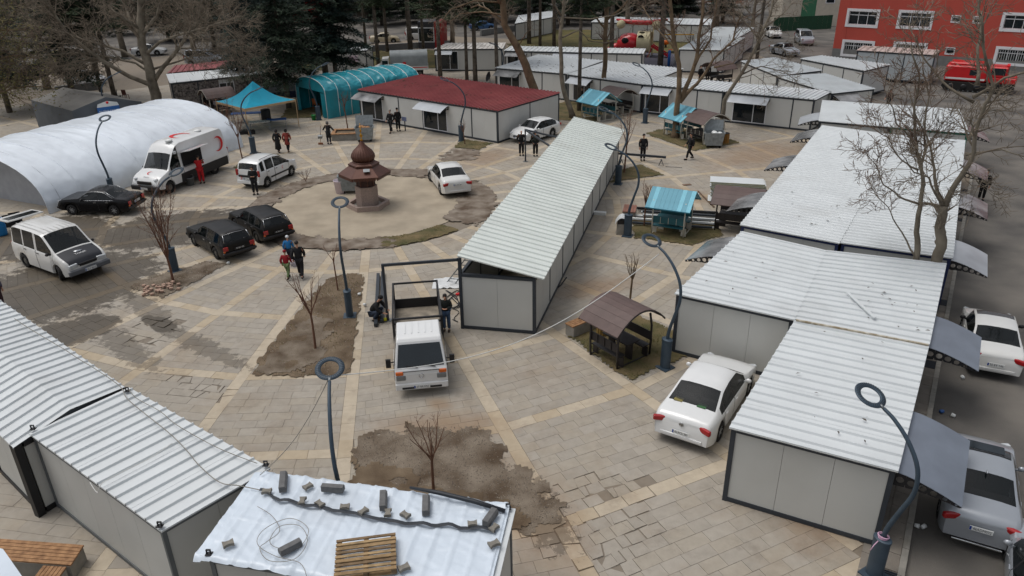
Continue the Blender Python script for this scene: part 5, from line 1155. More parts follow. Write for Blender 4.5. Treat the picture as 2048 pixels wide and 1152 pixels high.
def bucket(label, px, py, r, h, mat, name='bucket'):
    c = G(px, py); o = thing(name, label, 'bucket', (c.x, c.y, 0), 0.)
    MB().lathe([(r*.8, 0), (r, h), (r*1.06, h), (r*1.06, h-.03), (r*.95, h-.03), (r*.75, .05)], 20).build('tub', mat, o); MB().ring((0, 0, h-.02), r*1.02, .012, 20, 5).build('rim', mat, o); MB().tube([(-r, 0, h-.05), (-r*.7, .1, h+.14), (r*.7, .1, h+.14), (r, 0, h-.05)], .008, 5).build('handle', m_steel, o)
bucket('pale pink plastic tub on the circle beside the white sack skip', 682, 386, .36, .8, M('pink_plastic', (208, 196, 206), .5))
bucket('green bucket beside the turquoise tent lamp', 628, 240, .2, .42, M('green_plastic', (30, 130, 62), .5))
bucket('orange pail on the ground by the nose of the catering van', 271, 352, .22, .5, M('orange_plastic', (196, 112, 56), .6)); bucket('grey square-ish tub beside the catering van wheel', 382, 370, .26, .5, m_steel)
def slatbin(label, px, py, mat):
    c = G(px, py); o = thing('litter_bin', label, 'litter bin', (c.x, c.y, 0), 0.)
    MB().lathe([(.2, .03), (.2, .72)], 16).build('liner', m_black, o)
    for i in range(14): a = 2*math.pi*i/14; MB().box((.24*math.cos(a), .24*math.sin(a), .4), (.03, .08, .72), a).build('slat', mat, o)
    MB().ring((0, 0, .74), .235, .03, 20, 6).build('rim', m_brnd, o)
slatbin('round timber slatted litter bin behind the dark picnic shelter', 1206, 668, M('bin_slat', (138, 112, 60), .7, var=.2)); slatbin('round ochre litter bin behind the refuse skip with white roll', 1450, 287, M('bin_slat2', (150, 108, 52), .7, var=.2))
def slat_bench(label, pts, h=.45, slats=4, along=0, mat=None):
    """pts: three ground corners (end, corner, end of the long side)"""
    a, b, c_ = pts; w_ = (b-a); l_ = (c_-b); o_ = thing('timber_bench', label, 'bench', tuple((a+c_)/2)[:2]+(0,), None)
    P = [a, b, c_, a+l_]; m = MB(); m.add([(p.x, p.y, 0) for p in P]+[(p.x, p.y, h) for p in P], [(3, 2, 1, 0), (4, 5, 6, 7)]+[(i, (i+1) % 4, 4+(i+1) % 4, 4+i) for i in range(4)]); m.build('concrete_base', m_conc, o_)
    ln, wn = l_.normalized(), w_.normalized(); W = w_.length
    for i in range(slats):
        p = a+wn*(W*(i+.5)/slats); p.z = h+.025; MB().bar(p-ln*.04, p+l_+ln*.04, W/slats-.015, .04).build('slat', mat or m_wood, o_)
    return o_
slat_bench('concrete bench with bird-marked timber slats beside the dark picnic shelter', [G(1131, 668), G(1147, 677), G(1197, 656)])
a = G(166, 1105, .0); b = G(135, 1160, 0)
q0 = G(165, 1092, .45); q1 = G(120, 1150, .45); q2 = G(-60, 1075, .45); z0 = lambda v: Vector((v.x, v.y, 0))
slat_bench('long brown slatted bench beside the cable strewn container', [z0(q0), z0(q0)+(z0(G(139, 1133, .45))-z0(q0)), z0(G(139, 1133, .45))+(z0(q2)-z0(q0))], slats=6)
slat_bench('short brown slatted bench forming a corner with the long one', [z0(G(85, 1136, .45)), z0(G(132, 1139, .45)), z0(G(80, 1210, .45))], slats=6)
slat_bench('low bench with reddish slats behind the small roofed concrete box', [G(1244, 440), G(1270, 442), G(1273, 428)], slats=5, mat=M('reddish_slat', (128, 88, 74), .7, var=.2))
def planter():
    c = G(692, 276); o = thing('planter_bench', 'concrete planter with timber rim and bare soil around a thin tree', 'planter', (c.x, c.y, 0), rad(4))
    for p, d in (((0, -.72, .24), (1.9, .16, .48)), ((0, .72, .24), (1.9, .16, .48)), ((-.88, 0, .24), (.15, 1.28, .48)), ((.88, 0, .24), (.15, 1.28, .48))): MB().box(p, d).build('concrete_side', m_conc, o)
    for p, d in (((0, -.72, .505), (1.95, .3, .05)), ((0, .72, .505), (1.95, .3, .05)), ((-.86, 0, .505), (.26, 1.13, .05)), ((.86, 0, .505), (.26, 1.13, .05))): MB().box(p, d).build('timber_rim', m_wood, o)
    MB().box((0, 0, .2), (1.6, 1.27, .4)).build('soil', m_soil, o)
planter()
c = G(1243, 466); o = thing('roofed_box', 'small concrete box with curved white metal roof beside a street lamp', 'bin house', (c.x, c.y, 0), rad(80))
MB().box((0, 0, .28), (.6, .5, .56)).build('concrete_box', m_conc, o); MB().box((0, 0, .66), (.5, .4, .2)).build('dark_opening', m_brnd, o)
for i in range(4): MB().grid([[(-.36+.18*i+dx, y, .92-.35*(y/.34)**2) for y in [-.34+.085*k for k in range(9)]] for dx in (0.003, .177)]).build('roof_sheet', m_roofw, o)
# ---- tents
def tunnel_tent(name, label, b0, ang, W, h, L, wallh, mat, nb, pw=.8, open_front=True, ribm=None, wr=.06, over=0.):
    d = Vector((math.cos(ang), math.sin(ang), 0)); n = Vector((-d.y, d.x, 0)); o = thing(name, label, 'tent', tuple(b0+d*L/2+n*W/2), None); K = 26
    def A(s, f, k=1.):
        a = math.pi*f
        if wallh: 
            if f < .12: return b0+d*s+Vector((0, 0, wallh*f/.12))
            if f > .88: return b0+d*s+n*W+Vector((0, 0, wallh*(1-f)/.12))
            a = math.pi*(f-.12)/.76; return b0+d*s+n*(W/2-W/2*math.cos(a)*1.0)+Vector((0, 0, wallh+(h-wallh)*math.sin(a)**.9))
        return b0+d*s+n*(W/2-W/2*math.cos(a))+Vector((0, 0, h*math.sin(a)**pw))
    for i in range(nb):
        s0, s1 = L*i/nb, L*(i+1)/nb; rows = []; M_ = 24; K = 40
        for q in range(M_+1):
            s = s0+(s1-s0)*q/M_; row = []
            for k in range(K*2+1):
                f = k/(K*2); p = A(s, f); c0 = b0+d*s+n*W/2; out = (p-c0); out.normalize()
                sag = -.03*math.sin(math.pi*q/M_) if 0 < f < 1 else 0
                wri = wr*(mnoise.noise(Vector((s*1.1, f*9, i*.1)))+.6*mnoise.noise(Vector((s*3.+f*5, f*16, 2))))*(1 if q not in (0, M_) else .3)
                wri += wr*.5*(1-min(1, abs(mnoise.noise(Vector((s*.9+f*7, f*11-s*.5, 5))))*3))**2*(1 if q not in (0, M_) else .3)
                row.append(p+out*(sag+wri))
            rows.append(row)
        MB().grid(rows).build('cover_sheet', mat, o)
    for i in range(nb+1):
        MB().tube([A(L*i/nb, k/24)+Vector((0, 0, .015)) for k in range(25)], .028, 5).build('hoop', ribm or m_steel, o)
    return o, A, d, n
m_wt = M('white_tent_sheet', (212, 219, 226), .3, var=.10, scale=.5, bump=1.0, bscale=1.6, spec=.5, dirt=.06)
b0 = Vector((-25.85, 39.98, 0)); o, A, d, n = tunnel_tent('tunnel_tent', 'long white plastic tunnel tent behind the catering van', b0, rad(66), 11.3, 3.05, 15.6, 0, m_wt, 7, wr=.05, ribm=m_wt)
mb = MB(); P_ = [A(.9, k/24) for k in range(25)]; mb.add(P_, [tuple(range(25))]); mb.build('end_wall', M('tent_end', (150, 152, 156), .7, var=.1, bump=.3, bscale=3), o)
mb = MB(); P_ = [A(15.5, k/24) for k in range(25)]; mb.add(P_, [tuple(reversed(range(25)))]); mb.build('end_wall', m_wt, o)
m_tq = M('turquoise_sheet', (22, 128, 142), .3, var=.12, scale=1.2, bump=.6, bscale=3, spec=.6)
tb = G(656, 237.6); ta = G(601.7, 219); ang = rad(42)
o, A, d, n = tunnel_tent('tunnel_tent', 'turquoise tunnel tent with white hoops beside the red roofed block', tb, ang, 5.1, 3.1, 9.6, 2.1, m_tq, 8, wr=.1, ribm=m_plate)
mb = MB(); P_ = [A(9.4, k/24) for k in range(25)]; mb.add(P_, [tuple(reversed(range(25)))]); mb.build('end_wall', m_tq, o)
mb = MB(); P_ = [A(.05, k/24) for k in range(4, 21)]; mb.add(P_+[P_[-1]-Vector((0, 0, .25)), P_[0]-Vector((0, 0, .25))], [tuple(range(19))]); mb.build('front_valance', m_tq, o)
for f_ in (0, 1):
    p = tb if f_ == 0 else tb+n*5.1; e = p+n*(.9 if f_ == 0 else -.5); mb = MB(); mb.grid([[p.lerp(e, t)+d*(.12*math.sin(t*9))+Vector((0, 0, z)) for t in [i/8 for i in range(9)]] for z in (.02, 1, 2.05)]); mb.build('tied_curtain', m_tq, o)
lettering('H G C İ L', tb+d*2.4-n*.10+Vector((0, 0, 1.45)), d, (0, 0, 1), .42, M('dark_print', (16, 62, 76), .6, var=.05), o, 2.4)
def gazebo():
    P = [G(433, 191, 2.2), G(489.5, 217.5, 2.2), G(567, 203.4, 2.2)]; a = P[1]; u = (P[2]-a).normalized()*4.4; v = Vector((-u.y, u.x, 0)).normalized()*4.4
    C4 = [a, a+u, a+u+v, a+v]; c = (a+a+u+v)/2; c = a+(u+v)/2; o = thing('gazebo', 'turquoise peaked gazebo with beige legs beside the long white tent', 'gazebo', (c.x, c.y, 0), None); m_g = M('gazebo_cloth', (20, 150, 178), .5, var=.08); m_bg = M('gazebo_frame', (170, 142, 108), .6); ap = Vector((c.x, c.y, 3.7))
    for i in range(4):
        p, q = C4[i], C4[(i+1) % 4]; rows = []
        for k in range(9):
            t = k/8; l, r = p.lerp(ap, t), q.lerp(ap, t); row = []
            for j in range(9):
                w_ = l.lerp(r, j/8); w_.z -= .42*math.sin(math.pi*t)*.8+.1*math.sin(math.pi*j/8)*(1-t); row.append(w_)
            rows.append(row)
        MB().grid(rows).build('canopy_panel', m_g, o)
        MB().bar(p-Vector((0, 0, .08)), q-Vector((0, 0, .08)), .03, .16).build('valance', m_bg, o); MB().bar((p.x, p.y, 0), p, .05, .05).build('leg', m_bg, o)
gazebo()
m_gt = M('grey_tent_cloth', (84, 88, 92), .75, var=.16, scale=1.2, bump=.6, bscale=3)
def mourning_tent():
    a = G(144, 222, 2.2); u = Vector((math.cos(rad(40)), math.sin(rad(40)), 0))*5.0; v = (G(62, 200, 2.2)-a); c = a+(u+v)/2
    o = thing('mourning_tent', 'grey cloth tent with blue and white sign over its doorway', 'tent', (c.x, c.y, 0), None); P = [Vector((p.x, p.y, 0)) for p in (a, a+u, a+u+v, a+v)]; zr = 2.9; m1, m2 = (P[0]+P[1])/2, (P[2]+P[3])/2
    for k, (p, q) in enumerate(((P[0], P[1]), (P[1], P[2]), (P[2], P[3]), (P[3], P[0]))):
        rows = [[p.lerp(q, t/8)+Vector((.05*mnoise.noise(Vector((t*.9, z*3, k))), .05*mnoise.noise(Vector((t, z*2, k+4))), z*2.2)) for t in range(9)] for z in (0, .33, .66, 1)]
        MB().grid(rows).build('side_cloth', m_gt, o)
    for p, q in ((P[3], P[0]), (P[1], P[2])):
        e, f = (m2, m1) if p is P[3] else (m1, m2); rows = [[p.lerp(q, t/8).lerp(e.lerp(f, t/8), s)+Vector((0, 0, 2.2+(zr-2.2)*s-.06*math.sin(math.pi*s))) for t in range(9)] for s in (0, .25, .5, .75, 1)]
        MB().grid(rows).build('roof_cloth', M('grey_tent_roof', (112, 110, 106), .8, var=.16, scale=.8, bump=.4, bscale=4), o)
    MB().add([P[0]+Vector((0, 0, 2.2)), P[1]+Vector((0, 0, 2.2)), m1+Vector((0, 0, zr))], [(0, 1, 2)]).build('gable_cloth', m_gt, o)
    un = u.normalized(); nn = Vector((un.y, -un.x, 0)); s = m1+nn*.1
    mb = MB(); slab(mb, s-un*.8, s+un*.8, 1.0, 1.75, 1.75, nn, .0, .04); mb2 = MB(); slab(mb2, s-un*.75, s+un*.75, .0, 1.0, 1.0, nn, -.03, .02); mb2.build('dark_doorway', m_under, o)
    mb.xf(Matrix.Translation((0, 0, .45))); sg = mb.build('sign_board', M('sign_blue', (30, 88, 150), .5, var=.03), o); w_ = MB(); e = s+nn*.045+Vector((0, 0, 2.2)); w_.add([e-un*.8, e+un*.8, e+un*.7+Vector((0, 0, .25)), e+Vector((0, 0, .42)), e-un*.7+Vector((0, 0, .25))], [(0, 1, 2, 3, 4)]); w_.build('sign_top', m_plate, sg)
    lettering('TAZİYE ÇADIRI', s+nn*.045+Vector((0, 0, 1.86)), un, (0, 0, 1), .26, m_inkw, sg, 1.4)
    MB().ball(tuple(e+Vector((0, 0, .3))+nn*.02), .1, 8, 6, 0, (1, 1, 1)).build('sign_emblem', m_cres, sg)
mourning_tent()
# blue banner fence behind the gazebo
m_bn = M('banner_grey', (112, 116, 122), .6, var=.25, scale=.9); m_bn2 = M('banner_navy', (26, 34, 62), .6, var=.15)
a, b = G(512, 205), G(604, 196); o = thing('banner_fence', 'grey and navy printed banner fence behind the turquoise gazebo', 'banner', tuple((a+b)/2), None); dd = (b-a).normalized(); nn = Vector((dd.y, -dd.x, 0))
for i in range(3):
    p, q = a.lerp(b, i/3), a.lerp(b, (i+1)/3-.003); mb = MB(); slab(mb, p, q, .75, 1.75, 1.75, nn, 0, .02); mb.build('banner_sheet', m_bn, o); mb = MB(); slab(mb, p, q, .1, .745, .745, nn, 0, .02); mb.build('banner_skirt', m_bn2, o); MB().bar(p, p+Vector((0, 0, 1.8)), .05, .05).build('post', m_steel, o)
# ---- red building
m_rb = M('red_render', (176, 76, 64), .85, var=.06, scale=.5, bump=.2, bscale=30, dirt=.06); m_pl = M('grey_plinth', (112, 112, 110), .85, var=.12)
def red_building():
    w0 = G(1663, 112); an = rad(-38); d = Vector((math.cos(an), math.sin(an), 0)); n = Vector((d.y, -d.x, 0)); L = 34; Hh = 13
    o = thing('red_building', 'red rendered building with white framed windows behind the grey container', 'building', tuple(w0+d*L/2-n*6), None)
    f, u_ = _f, _u2
    def wp(px, py):
        r = _f*FPX+_r2*(px-1024)-_u2*(py-576); cm = Vector((0, 0, CAMZ)); t = (w0-cm).dot(n)/r.dot(n); p = cm+r*t; return (p-w0).dot(d), p.z
    wins = []
    for x0, y0, x1, y1, k in ((1700, 20, 1750, 53, 3), (1803, 23, 1857, 57, 3), (1690, 82, 1740, 113, 3), (1793, 86, 1845, 116, 3), (2012, 28, 2062, 62, 3), (1998, 96, 2048, 130, 3), (1906, 30, 1918, 46, 1), (1950, 32, 1962, 48, 1), (1894, 94, 1906, 110, 1), (2105, 35, 2160, 70, 3)):
        s0, z1 = wp(x0, y0); s1, z0_ = wp(x1, y1); wins.append((s0, s1, z0_+.1, z1-.1, k))
    wins.sort(); S = lambda s: w0+d*s
    # wall pieces around openings: columns between window edges
    cuts = sorted({0., float(L)} | {w_[0] for w_ in wins} | {w_[1] for w_ in wins}); cuts = [c for c in cuts if 0 <= c <= L]
    for s0, s1 in zip(cuts, cuts[1:]):
        if s1-s0 < .02: continue
        sm = (s0+s1)/2; ops = sorted((w_[2], w_[3]) for w_ in wins if w_[0] < sm < w_[1]); z = .9; mb = MB(); mb2 = MB()
        for a_, b_ in ops+[(Hh, Hh)]: mb = MB(); slab(mb, S(s0), S(s1), z, a_, a_, n, -.3, 0); z = b_; mb.build('wall', m_rb, o)
    mb = MB(); slab(mb, S(0), S(L), -.14, .9, .9, n, -.3, .03); mb.build('plinth', m_pl, o)
    mb = MB(); a_ = S(0); b_ = a_-n*12; slab(mb, b_, a_-n*.3, -.14, Hh, Hh, Vector((-d.x, -d.y, 0)), -.3, 0); mb.build('wall', m_rb, o)
    for s0, s1, z0_, z1, k in wins:
        fr = MB(); t = .28 if k == 3 else .1
        for a_, b_, c_, e_ in ((s0-t, s1+t, z0_-t, z0_), (s0-t, s1+t, z1, z1+t), (s0-t, s0, z0_, z1), (s1, s1+t, z0_, z1)): slab(fr, S(a_), S(b_), c_, e_, e_, n, -.05, .05)
        f_ = fr.build('window', m_upvc, o); 
        zm = z0_+(z1-z0_)*.72; pt = [(s0, s1)] if k == 1 else [(s0+(s1-s0)*i/3, s0+(s1-s0)*(i+1)/3) for i in range(3)]
        for a_, b_ in pt:
            for c_, e_ in (((z0_, zm), (zm, z1)) if k == 3 else ((z0_, z1),)):
                mb = MB(); slab(mb, S(a_+.05), S(b_-.05), c_+.05, e_-.05, e_-.05, n, -.16, -.14); mb.build('pane', m_glass, f_)
        sf = MB()
        for a_, b_ in pt:
            slab(sf, S(a_), S(a_+.06), z0_, z1, z1, n, -.17, -.1)
        slab(sf, S(s0), S(s1), zm-.04, zm+.04, zm+.04, n, -.171, -.099); slab(sf, S(s0), S(s1), z0_, z0_+.06, z0_+.06, n, -.171, -.099); slab(sf, S(s0), S(s1), z1-.06, z1, z1, n, -.171, -.099); sf.build('sash', m_upvc, f_)
        if z0_ < 2.5 and k == 3:
            g_ = MB()
            for i in range(13): p = S(s0+(s1-s0)*i/12)+n*.0; g_.bar((p.x, p.y, z0_), (p.x, p.y, z1), .03, .03)
            g_.build('window_grille', m_plate, f_)
    mb = MB(); back = -n*12; mb.add([S(0)+Vector((0, 0, Hh)), S(L)+Vector((0, 0, Hh)), S(L)+back+Vector((0, 0, Hh)), S(0)+back+Vector((0, 0, Hh))], [(0, 1, 2, 3)]); mb.build('roof', m_conc, o)
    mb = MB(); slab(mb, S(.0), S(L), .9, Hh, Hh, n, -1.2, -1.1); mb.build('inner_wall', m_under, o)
red_building()
def far_building(label, px0, px1, py, h, mats, dep=10, hd=None, wins=(), name='far_building'):
    a, b = G(px0, py), G(px1, py); d = (b-a).normalized(); n = Vector((d.y, -d.x, 0)); L = (b-a).length; o = thing(name, label, 'building', tuple((a+b)/2), None); k = len(mats)
    for i, (f0, f1, m_) in enumerate(mats):
        mb = MB(); slab(mb, a+d*L*f0, a+d*(L*f1-.01), -.14, h, h, n, -dep, -.02*(i % 2)); mb.build('wall_block', m_, o)
    for s, z, w_, hh in wins:
        p = a+d*L*s; mb = MB(); slab(mb, p-d*w_/2, p+d*w_/2, z, z+hh, z+hh, n, -.05, .03); f_ = mb.build('window', m_upvc, o); mb = MB(); slab(mb, p-d*(w_/2-.12), p+d*(w_/2-.12), z+.12, z+hh-.12, z+hh-.12, n, 0, .045); mb.build('pane', m_glass, f_)
    return o
m_cr = M('cream_render', (186, 178, 164), .85, var=.08); m_gr2 = M('green_render', (60, 112, 84), .8, var=.06)
far_building('white and green apartment block beyond the side street', 1560, 1690, 50, 14, ((0, .30, m_cr), (.30, .52, m_gr2), (.52, 1., m_cr)), wins=((.72, 3.2, 1.4, 1.8), (.15, 6, 1.4, 1.8), (.85, 7, 1.5, 1.8)))
a, b = G(1545, 62), G(1662, 56); d = (b-a).normalized(); o = thing('sheet_fence', 'dark green sheet metal fence below the white and green block', 'fence', tuple((a+b)/2), None)
for i in range(12): p, q = a.lerp(b, i/12+.002), a.lerp(b, (i+1)/12-.002); mb = MB(); slab(mb, p, q, -.1, 1.9, 1.9, Vector((d.y, -d.x, 0)), 0, .05); mb.build('fence_panel', M('fence_green', (24, 66, 44), .6, var=.1), o)
far_building('red kiosk building far among the pine trunks', 838, 884, 97, 3.4, ((0, .7, M('kiosk_dark', (58, 58, 62), .5)), (.7, 1., M('kiosk_red', (150, 30, 30), .6))), dep=4, wins=((.35, .8, 2.2, 1.9),), name='red_kiosk')
far_building('pale orange apartment block far behind the pines', 560, 760, 30, 12, ((0, .5, M('orange_render', (190, 130, 90), .85)), (.5, 1., m_cr)), wins=((.2, 3, 2, 1.6), (.5, 3, 2, 1.6), (.8, 3, 2, 1.6)))
far_building('red and cream block far behind the cedar', 520, 640, 45, 9, ((0, .4, m_cr), (.4, 1., M('kiosk_red', (150, 30, 30), .6))), wins=((.2, 3, 2, 1.6), (.7, 3, 2, 1.6)))
far_building('long dark grey block closing the view behind the trees', -200, 640, 18, 8, ((0, .5, M('dark_render', (92, 90, 86), .9, var=.2, scale=.2)), (.5, 1., M('dark_render2', (76, 74, 72), .9, var=.2, scale=.2))), dep=8)
# low walls
for lab, P in (('low grey stone wall behind the lawn and pine trunks', [(600, 112), (700, 106), (800, 98), (900, 92)]), ('low grey wall between mourning tent and street', [(112, 188), (195, 178)]), ('low grey retaining wall along the far street', [(960, 70), (1040, 58)])):
    P = [G(*p) for p in P]; o = thing('low_wall', lab, 'wall', tuple(sum(P, Vector())/len(P)), None)
    for p, q in zip(P, P[1:]):
        k = max(1, int((q-p).length/2)); nn = Vector(((q-p).y, -(q-p).x, 0)).normalized()
        for i in range(k): mb = MB(); slab(mb, p.lerp(q, i/k), p.lerp(q, (i+1)/k-.003), -.1, .75, .75, nn, 0, .35); mb.build('wall_block', m_pl, o)
# ================================================================ TREES
m_bark = M('plane_bark', (100, 91, 78), .9, var=.25, scale=1.6, c2=(134, 125, 110), bump=.6, bscale=8); m_barkd = M('pine_bark', (84, 76, 68), .95, var=.3, scale=3, c2=(112, 104, 94), bump=.8, bscale=10); m_barkb = M('brown_bark', (96, 80, 62), .95, var=.25, scale=2, c2=(120, 102, 80), bump=.8, bscale=9)
m_twig = M('twig_grey', (104, 93, 80), .9, var=.2, scale=2, c2=(134, 122, 106)); m_twigb = M('twig_brown', (92, 76, 64), .9, var=.2, scale=2, c2=(120, 102, 88)); m_sap = M('sapling_bark', (104, 74, 58), .85, var=.2, scale=4)
m_pine = [M('pine_needles_%s' % n, c, .8, var=.35, scale=.9, c2=c2) for n, c, c2 in (('dark', (26, 42, 30), (46, 62, 42)), ('mid', (38, 54, 34), (62, 76, 46)), ('blue', (26, 44, 40), (46, 66, 58)))]
m_yel = M('yellow_green_leaf', (88, 86, 44), .8, var=.3, scale=2, c2=(116, 108, 58)); m_rust = M('rust_leaf', (96, 56, 36), .85, var=.3, scale=1, c2=(128, 80, 52))
TR = random.Random(5)
def limb(mb, p, d, L, r, r2, n, sides, wob=.12, up=.0, mi=0):
    pts = [p.copy()]; rs = [r]; d = d.normalized(); s = L/n
    for i in range(n):
        d = (d+Vector((TR.gauss(0, wob), TR.gauss(0, wob), TR.gauss(0, wob)+up))).normalized(); p = p+d*s; pts.append(p.copy()); rs.append(r+(r2-r)*(i+1)/n)
    mb.tube(pts, rs, sides, mi, True, False); return pts, rs
def rdir(d, a0, a1):
    d = d.normalized(); o = d.orthogonal().normalized(); b = d.cross(o); t = TR.uniform(0, 6.283); a = rad(TR.uniform(a0, a1)); return (d*math.cos(a)+(o*math.cos(t)+b*math.sin(t))*math.sin(a)).normalized()
def twigs(cr, pts, rs, lv, L, dens, up=.04, ang=(28, 62), mi=0, minr=.006):
    """side branches along a limb, recursive down to twigs"""
    n = len(pts)-1
    if n < 1: return
    tot = sum((pts[i+1]-pts[i]).length for i in range(n)); k = max(1, int(tot*dens[0]+TR.random()))
    for _ in range(k):
        f = TR.uniform(.18, 1)**.8*n; i = min(int(f), n-1); t = f-i; p = pts[i].lerp(pts[i+1], t); r = rs[i]+(rs[i+1]-rs[i])*t; d = pts[i+1]-pts[i]
        l = L[0]*TR.uniform(.5, 1.1)*(1.15-.5*f/n); q, qr = limb(cr, p, rdir(d, *ang), l, max(minr, r*.55), minr*.7, (4 if lv > 1 else 3 if lv == 1 else 2), 4 if lv > 1 else 3, .16, up, mi)
        if lv > 0: twigs(cr, q, qr, lv-1, L[1:], dens[1:], up, ang, mi, minr)
def tree_thing(label, base, tr, cr, tmat, cmat, group, name='tree', cat='tree', extra=None):
    o = thing(name, label, cat, (base.x, base.y, 0), None, group)
    tr.build('trunk', tmat, o)
    if cr.v: cr.build('crown', cmat, o)
    return o
def atY(px, py, Y):
    r = _f*FPX+_r2*(px-1024)-_u2*(py-576); t = Y/r.y; return Vector((r.x*t, Y, CAMZ+r.z*t))
def drawn_tree(label, base, stems, rad0, lv, Ls, dens, tmat, cmat, name='bare_tree', group='bare trees', cat='tree', depth=.4, up=.03, minr=.0095, spread=None):
    """stems: pixel polylines in the vertical plane through the base; first stem starts at the ground"""
    tr, cr = MB(), MB(); Y = base.y; k = 0
    for st, r0, r1 in stems:
        P = [atY(x, y, Y) for x, y in st]
        if k == 0: P[0] = Vector((base.x, base.y, -.1))
        dy = TR.uniform(-depth, depth) if k else 0; pts = []
        for i in range(len(P)-1):
            for q in range(3): t = q/3; w_ = P[i].lerp(P[i+1], t); f = (i+t)/(len(P)-1); w_.y += dy*f*2+.06*math.sin(i*2.1+q); w_.x += .05*math.sin(f*17+k); pts.append(w_)
        e = P[-1]; e.y += dy*2; pts.append(e); n = len(pts); rs = [.85*(r0+(r1-r0)*(i/(n-1))**.6) for i in range(n)]
        if k == 0: rs[0] *= 1.25
        tr.tube(pts, rs, 9, 0, True, True); h = int(n*(.45 if k == 0 else .15)); twigs(cr, pts[h:], rs[h:], lv, Ls, dens, up, minr=minr); k += 1
    return tree_thing(label, base, tr, cr, tmat, cmat, group, name)
XY = lambda v: Vector((v.x, v.y, 0))
# --- two trunks rising between the right-hand containers
b = XY(G(1838, 526, 2.2))
drawn_tree('slender grey trunked bare tree between the container roofs', b, [([(1838, 600), (1834, 500), (1833, 463), (1842, 413), (1845, 370), (1840, 335), (1835, 288), (1828, 212), (1836, 150), (1822, 90)], .17, .03), ([(1845, 372), (1852, 330), (1858, 282), (1872, 200), (1868, 120)], .09, .02), ([(1842, 410), (1800, 395), (1770, 370), (1752, 330), (1735, 300)], .06, .012), ([(1836, 340), (1800, 320), (1765, 270), (1735, 250)], .05, .012), ([(1834, 515), (1808, 470), (1790, 430), (1772, 405), (1762, 388)], .05, .01), ([(1832, 290), (1800, 250), (1780, 200), (1788, 160)], .05, .01)], .17, 2, (1.4, .75, .38), (3.6, 4.8, 7), m_bark, m_twigb)
b = XY(G(1884, 532, 2.2))
drawn_tree('thick grey bare tree with a sawn limb stump behind the spotted roof', b, [([(1880, 610), (1877, 520), (1880, 480), (1882, 440), (1888, 410)], .27, .19), ([(1879, 490), (1884, 474), (1888, 463)], .17, .15), ([(1888, 410), (1906, 375), (1918, 338), (1933, 303), (1938, 260), (1946, 200), (1958, 168), (1940, 90), (1925, 20)], .15, .04), ([(1888, 412), (1881, 363), (1890, 320), (1880, 270), (1868, 200)], .1, .02), ([(1888, 410), (1868, 395), (1840, 345), (1805, 330), (1770, 290)], .08, .015), ([(1948, 195), (1990, 150), (2030, 120), (2060, 90)], .08, .02), ([(1955, 170), (1975, 100), (1990, 20), (1995, -40)], .08, .03), ([(1936, 280), (1970, 250), (2010, 230), (2050, 240)], .07, .015), ([(1945, 205), (1905, 170), (1880, 110), (1885, 60)], .07, .015), ([(1930, 310), (1980, 290), (2030, 300), (2060, 330)], .05, .01), ([(1922, 330), (1950, 345), (1985, 385), (2000, 400)], .035, .008)], .27, 2, (1.6, .85, .42), (3.4, 4.6, 6.5), m_bark, m_twig, depth=1.2)
# --- big plane tree on the left and its neighbours
b = XY(G(316, 240)); Y = b.y
drawn_tree('huge spreading bare plane tree behind the white tunnel tent', b, [([(322, 240), (312, 190), (300, 140), (285, 90), (280, 40), (285, -30)], .62, .32), ([(312, 175), (270, 150), (220, 112), (170, 60), (140, 0), (125, -50)], .26, .1), ([(308, 160), (340, 120), (375, 80), (405, 35), (425, -30)], .24, .1), ([(298, 132), (250, 100), (190, 78), (120, 52), (60, 40)], .18, .05), ([(292, 110), (330, 80), (390, 60), (460, 40), (520, 20)], .18, .05), ([(290, 100), (250, 50), (215, 0), (200, -60)], .2, .08), ([(285, 70), (320, 30), (350, -30)], .18, .08), ([(306, 152), (275, 125), (215, 110), (170, 118), (130, 130)], .14, .04), ([(300, 140), (350, 125), (420, 100), (470, 95), (500, 110)], .12, .03), ([(282, 60), (240, 10), (230, -50)], .15, .06), ([(225, 115), (180, 100), (130, 98), (90, 110)], .09, .03), ([(390, 62), (430, 70), (470, 60), (490, 75)], .08, .02)], .62, 2, (3.2, 1.6, .8), (2.5, 3.2, 4.4), m_bark, m_twig, depth=2.6, up=-.01, minr=.014)
b = XY(G(-10, 290)); tr, cr = MB(), MB(); lf = MB()
P0 = [Vector((b.x, b.y, -.1)), Vector((b.x+.3, b.y, 3)), Vector((b.x+.2, b.y+.3, 6)), Vector((b.x+.8, b.y+.5, 9.5))]; tr.tube(P0, [.35, .28, .2, .1], 9)
for i in range(16):
    p = P0[1].lerp(P0[3], TR.random()); q, qr = limb(tr, p, Vector((TR.uniform(-.5, 1.1), TR.uniform(-.9, .6), .5)), TR.uniform(3, 5), .09, .03, 7, 5, .12, -.02); twigs(cr, q, qr, 2, (2.2, 1.1, .6), (1.8, 2.6, 3.2), -.05, minr=.012)
    for w_ in q[2:]:
        for _ in range(90):
            c = w_+Vector((TR.gauss(0, .8), TR.gauss(0, .8), TR.gauss(-.2, .7))); a = TR.uniform(0, 6); s = TR.uniform(.05, .11); e = Vector((math.cos(a), math.sin(a), TR.uniform(-.8, .8)))*s; g_ = Vector((-math.sin(a), math.cos(a), TR.uniform(-.6, .6)))*s*.5; lf.add([c-e, c+g_, c+e, c-g_], [(0, 1, 2, 3)])
o = tree_thing('drooping tree with sparse yellow green leaves at the end of the white tent', b, tr, cr, m_barkb, m_twigb, None, 'leafy_tree'); lf.build('leaves', m_yel, o)
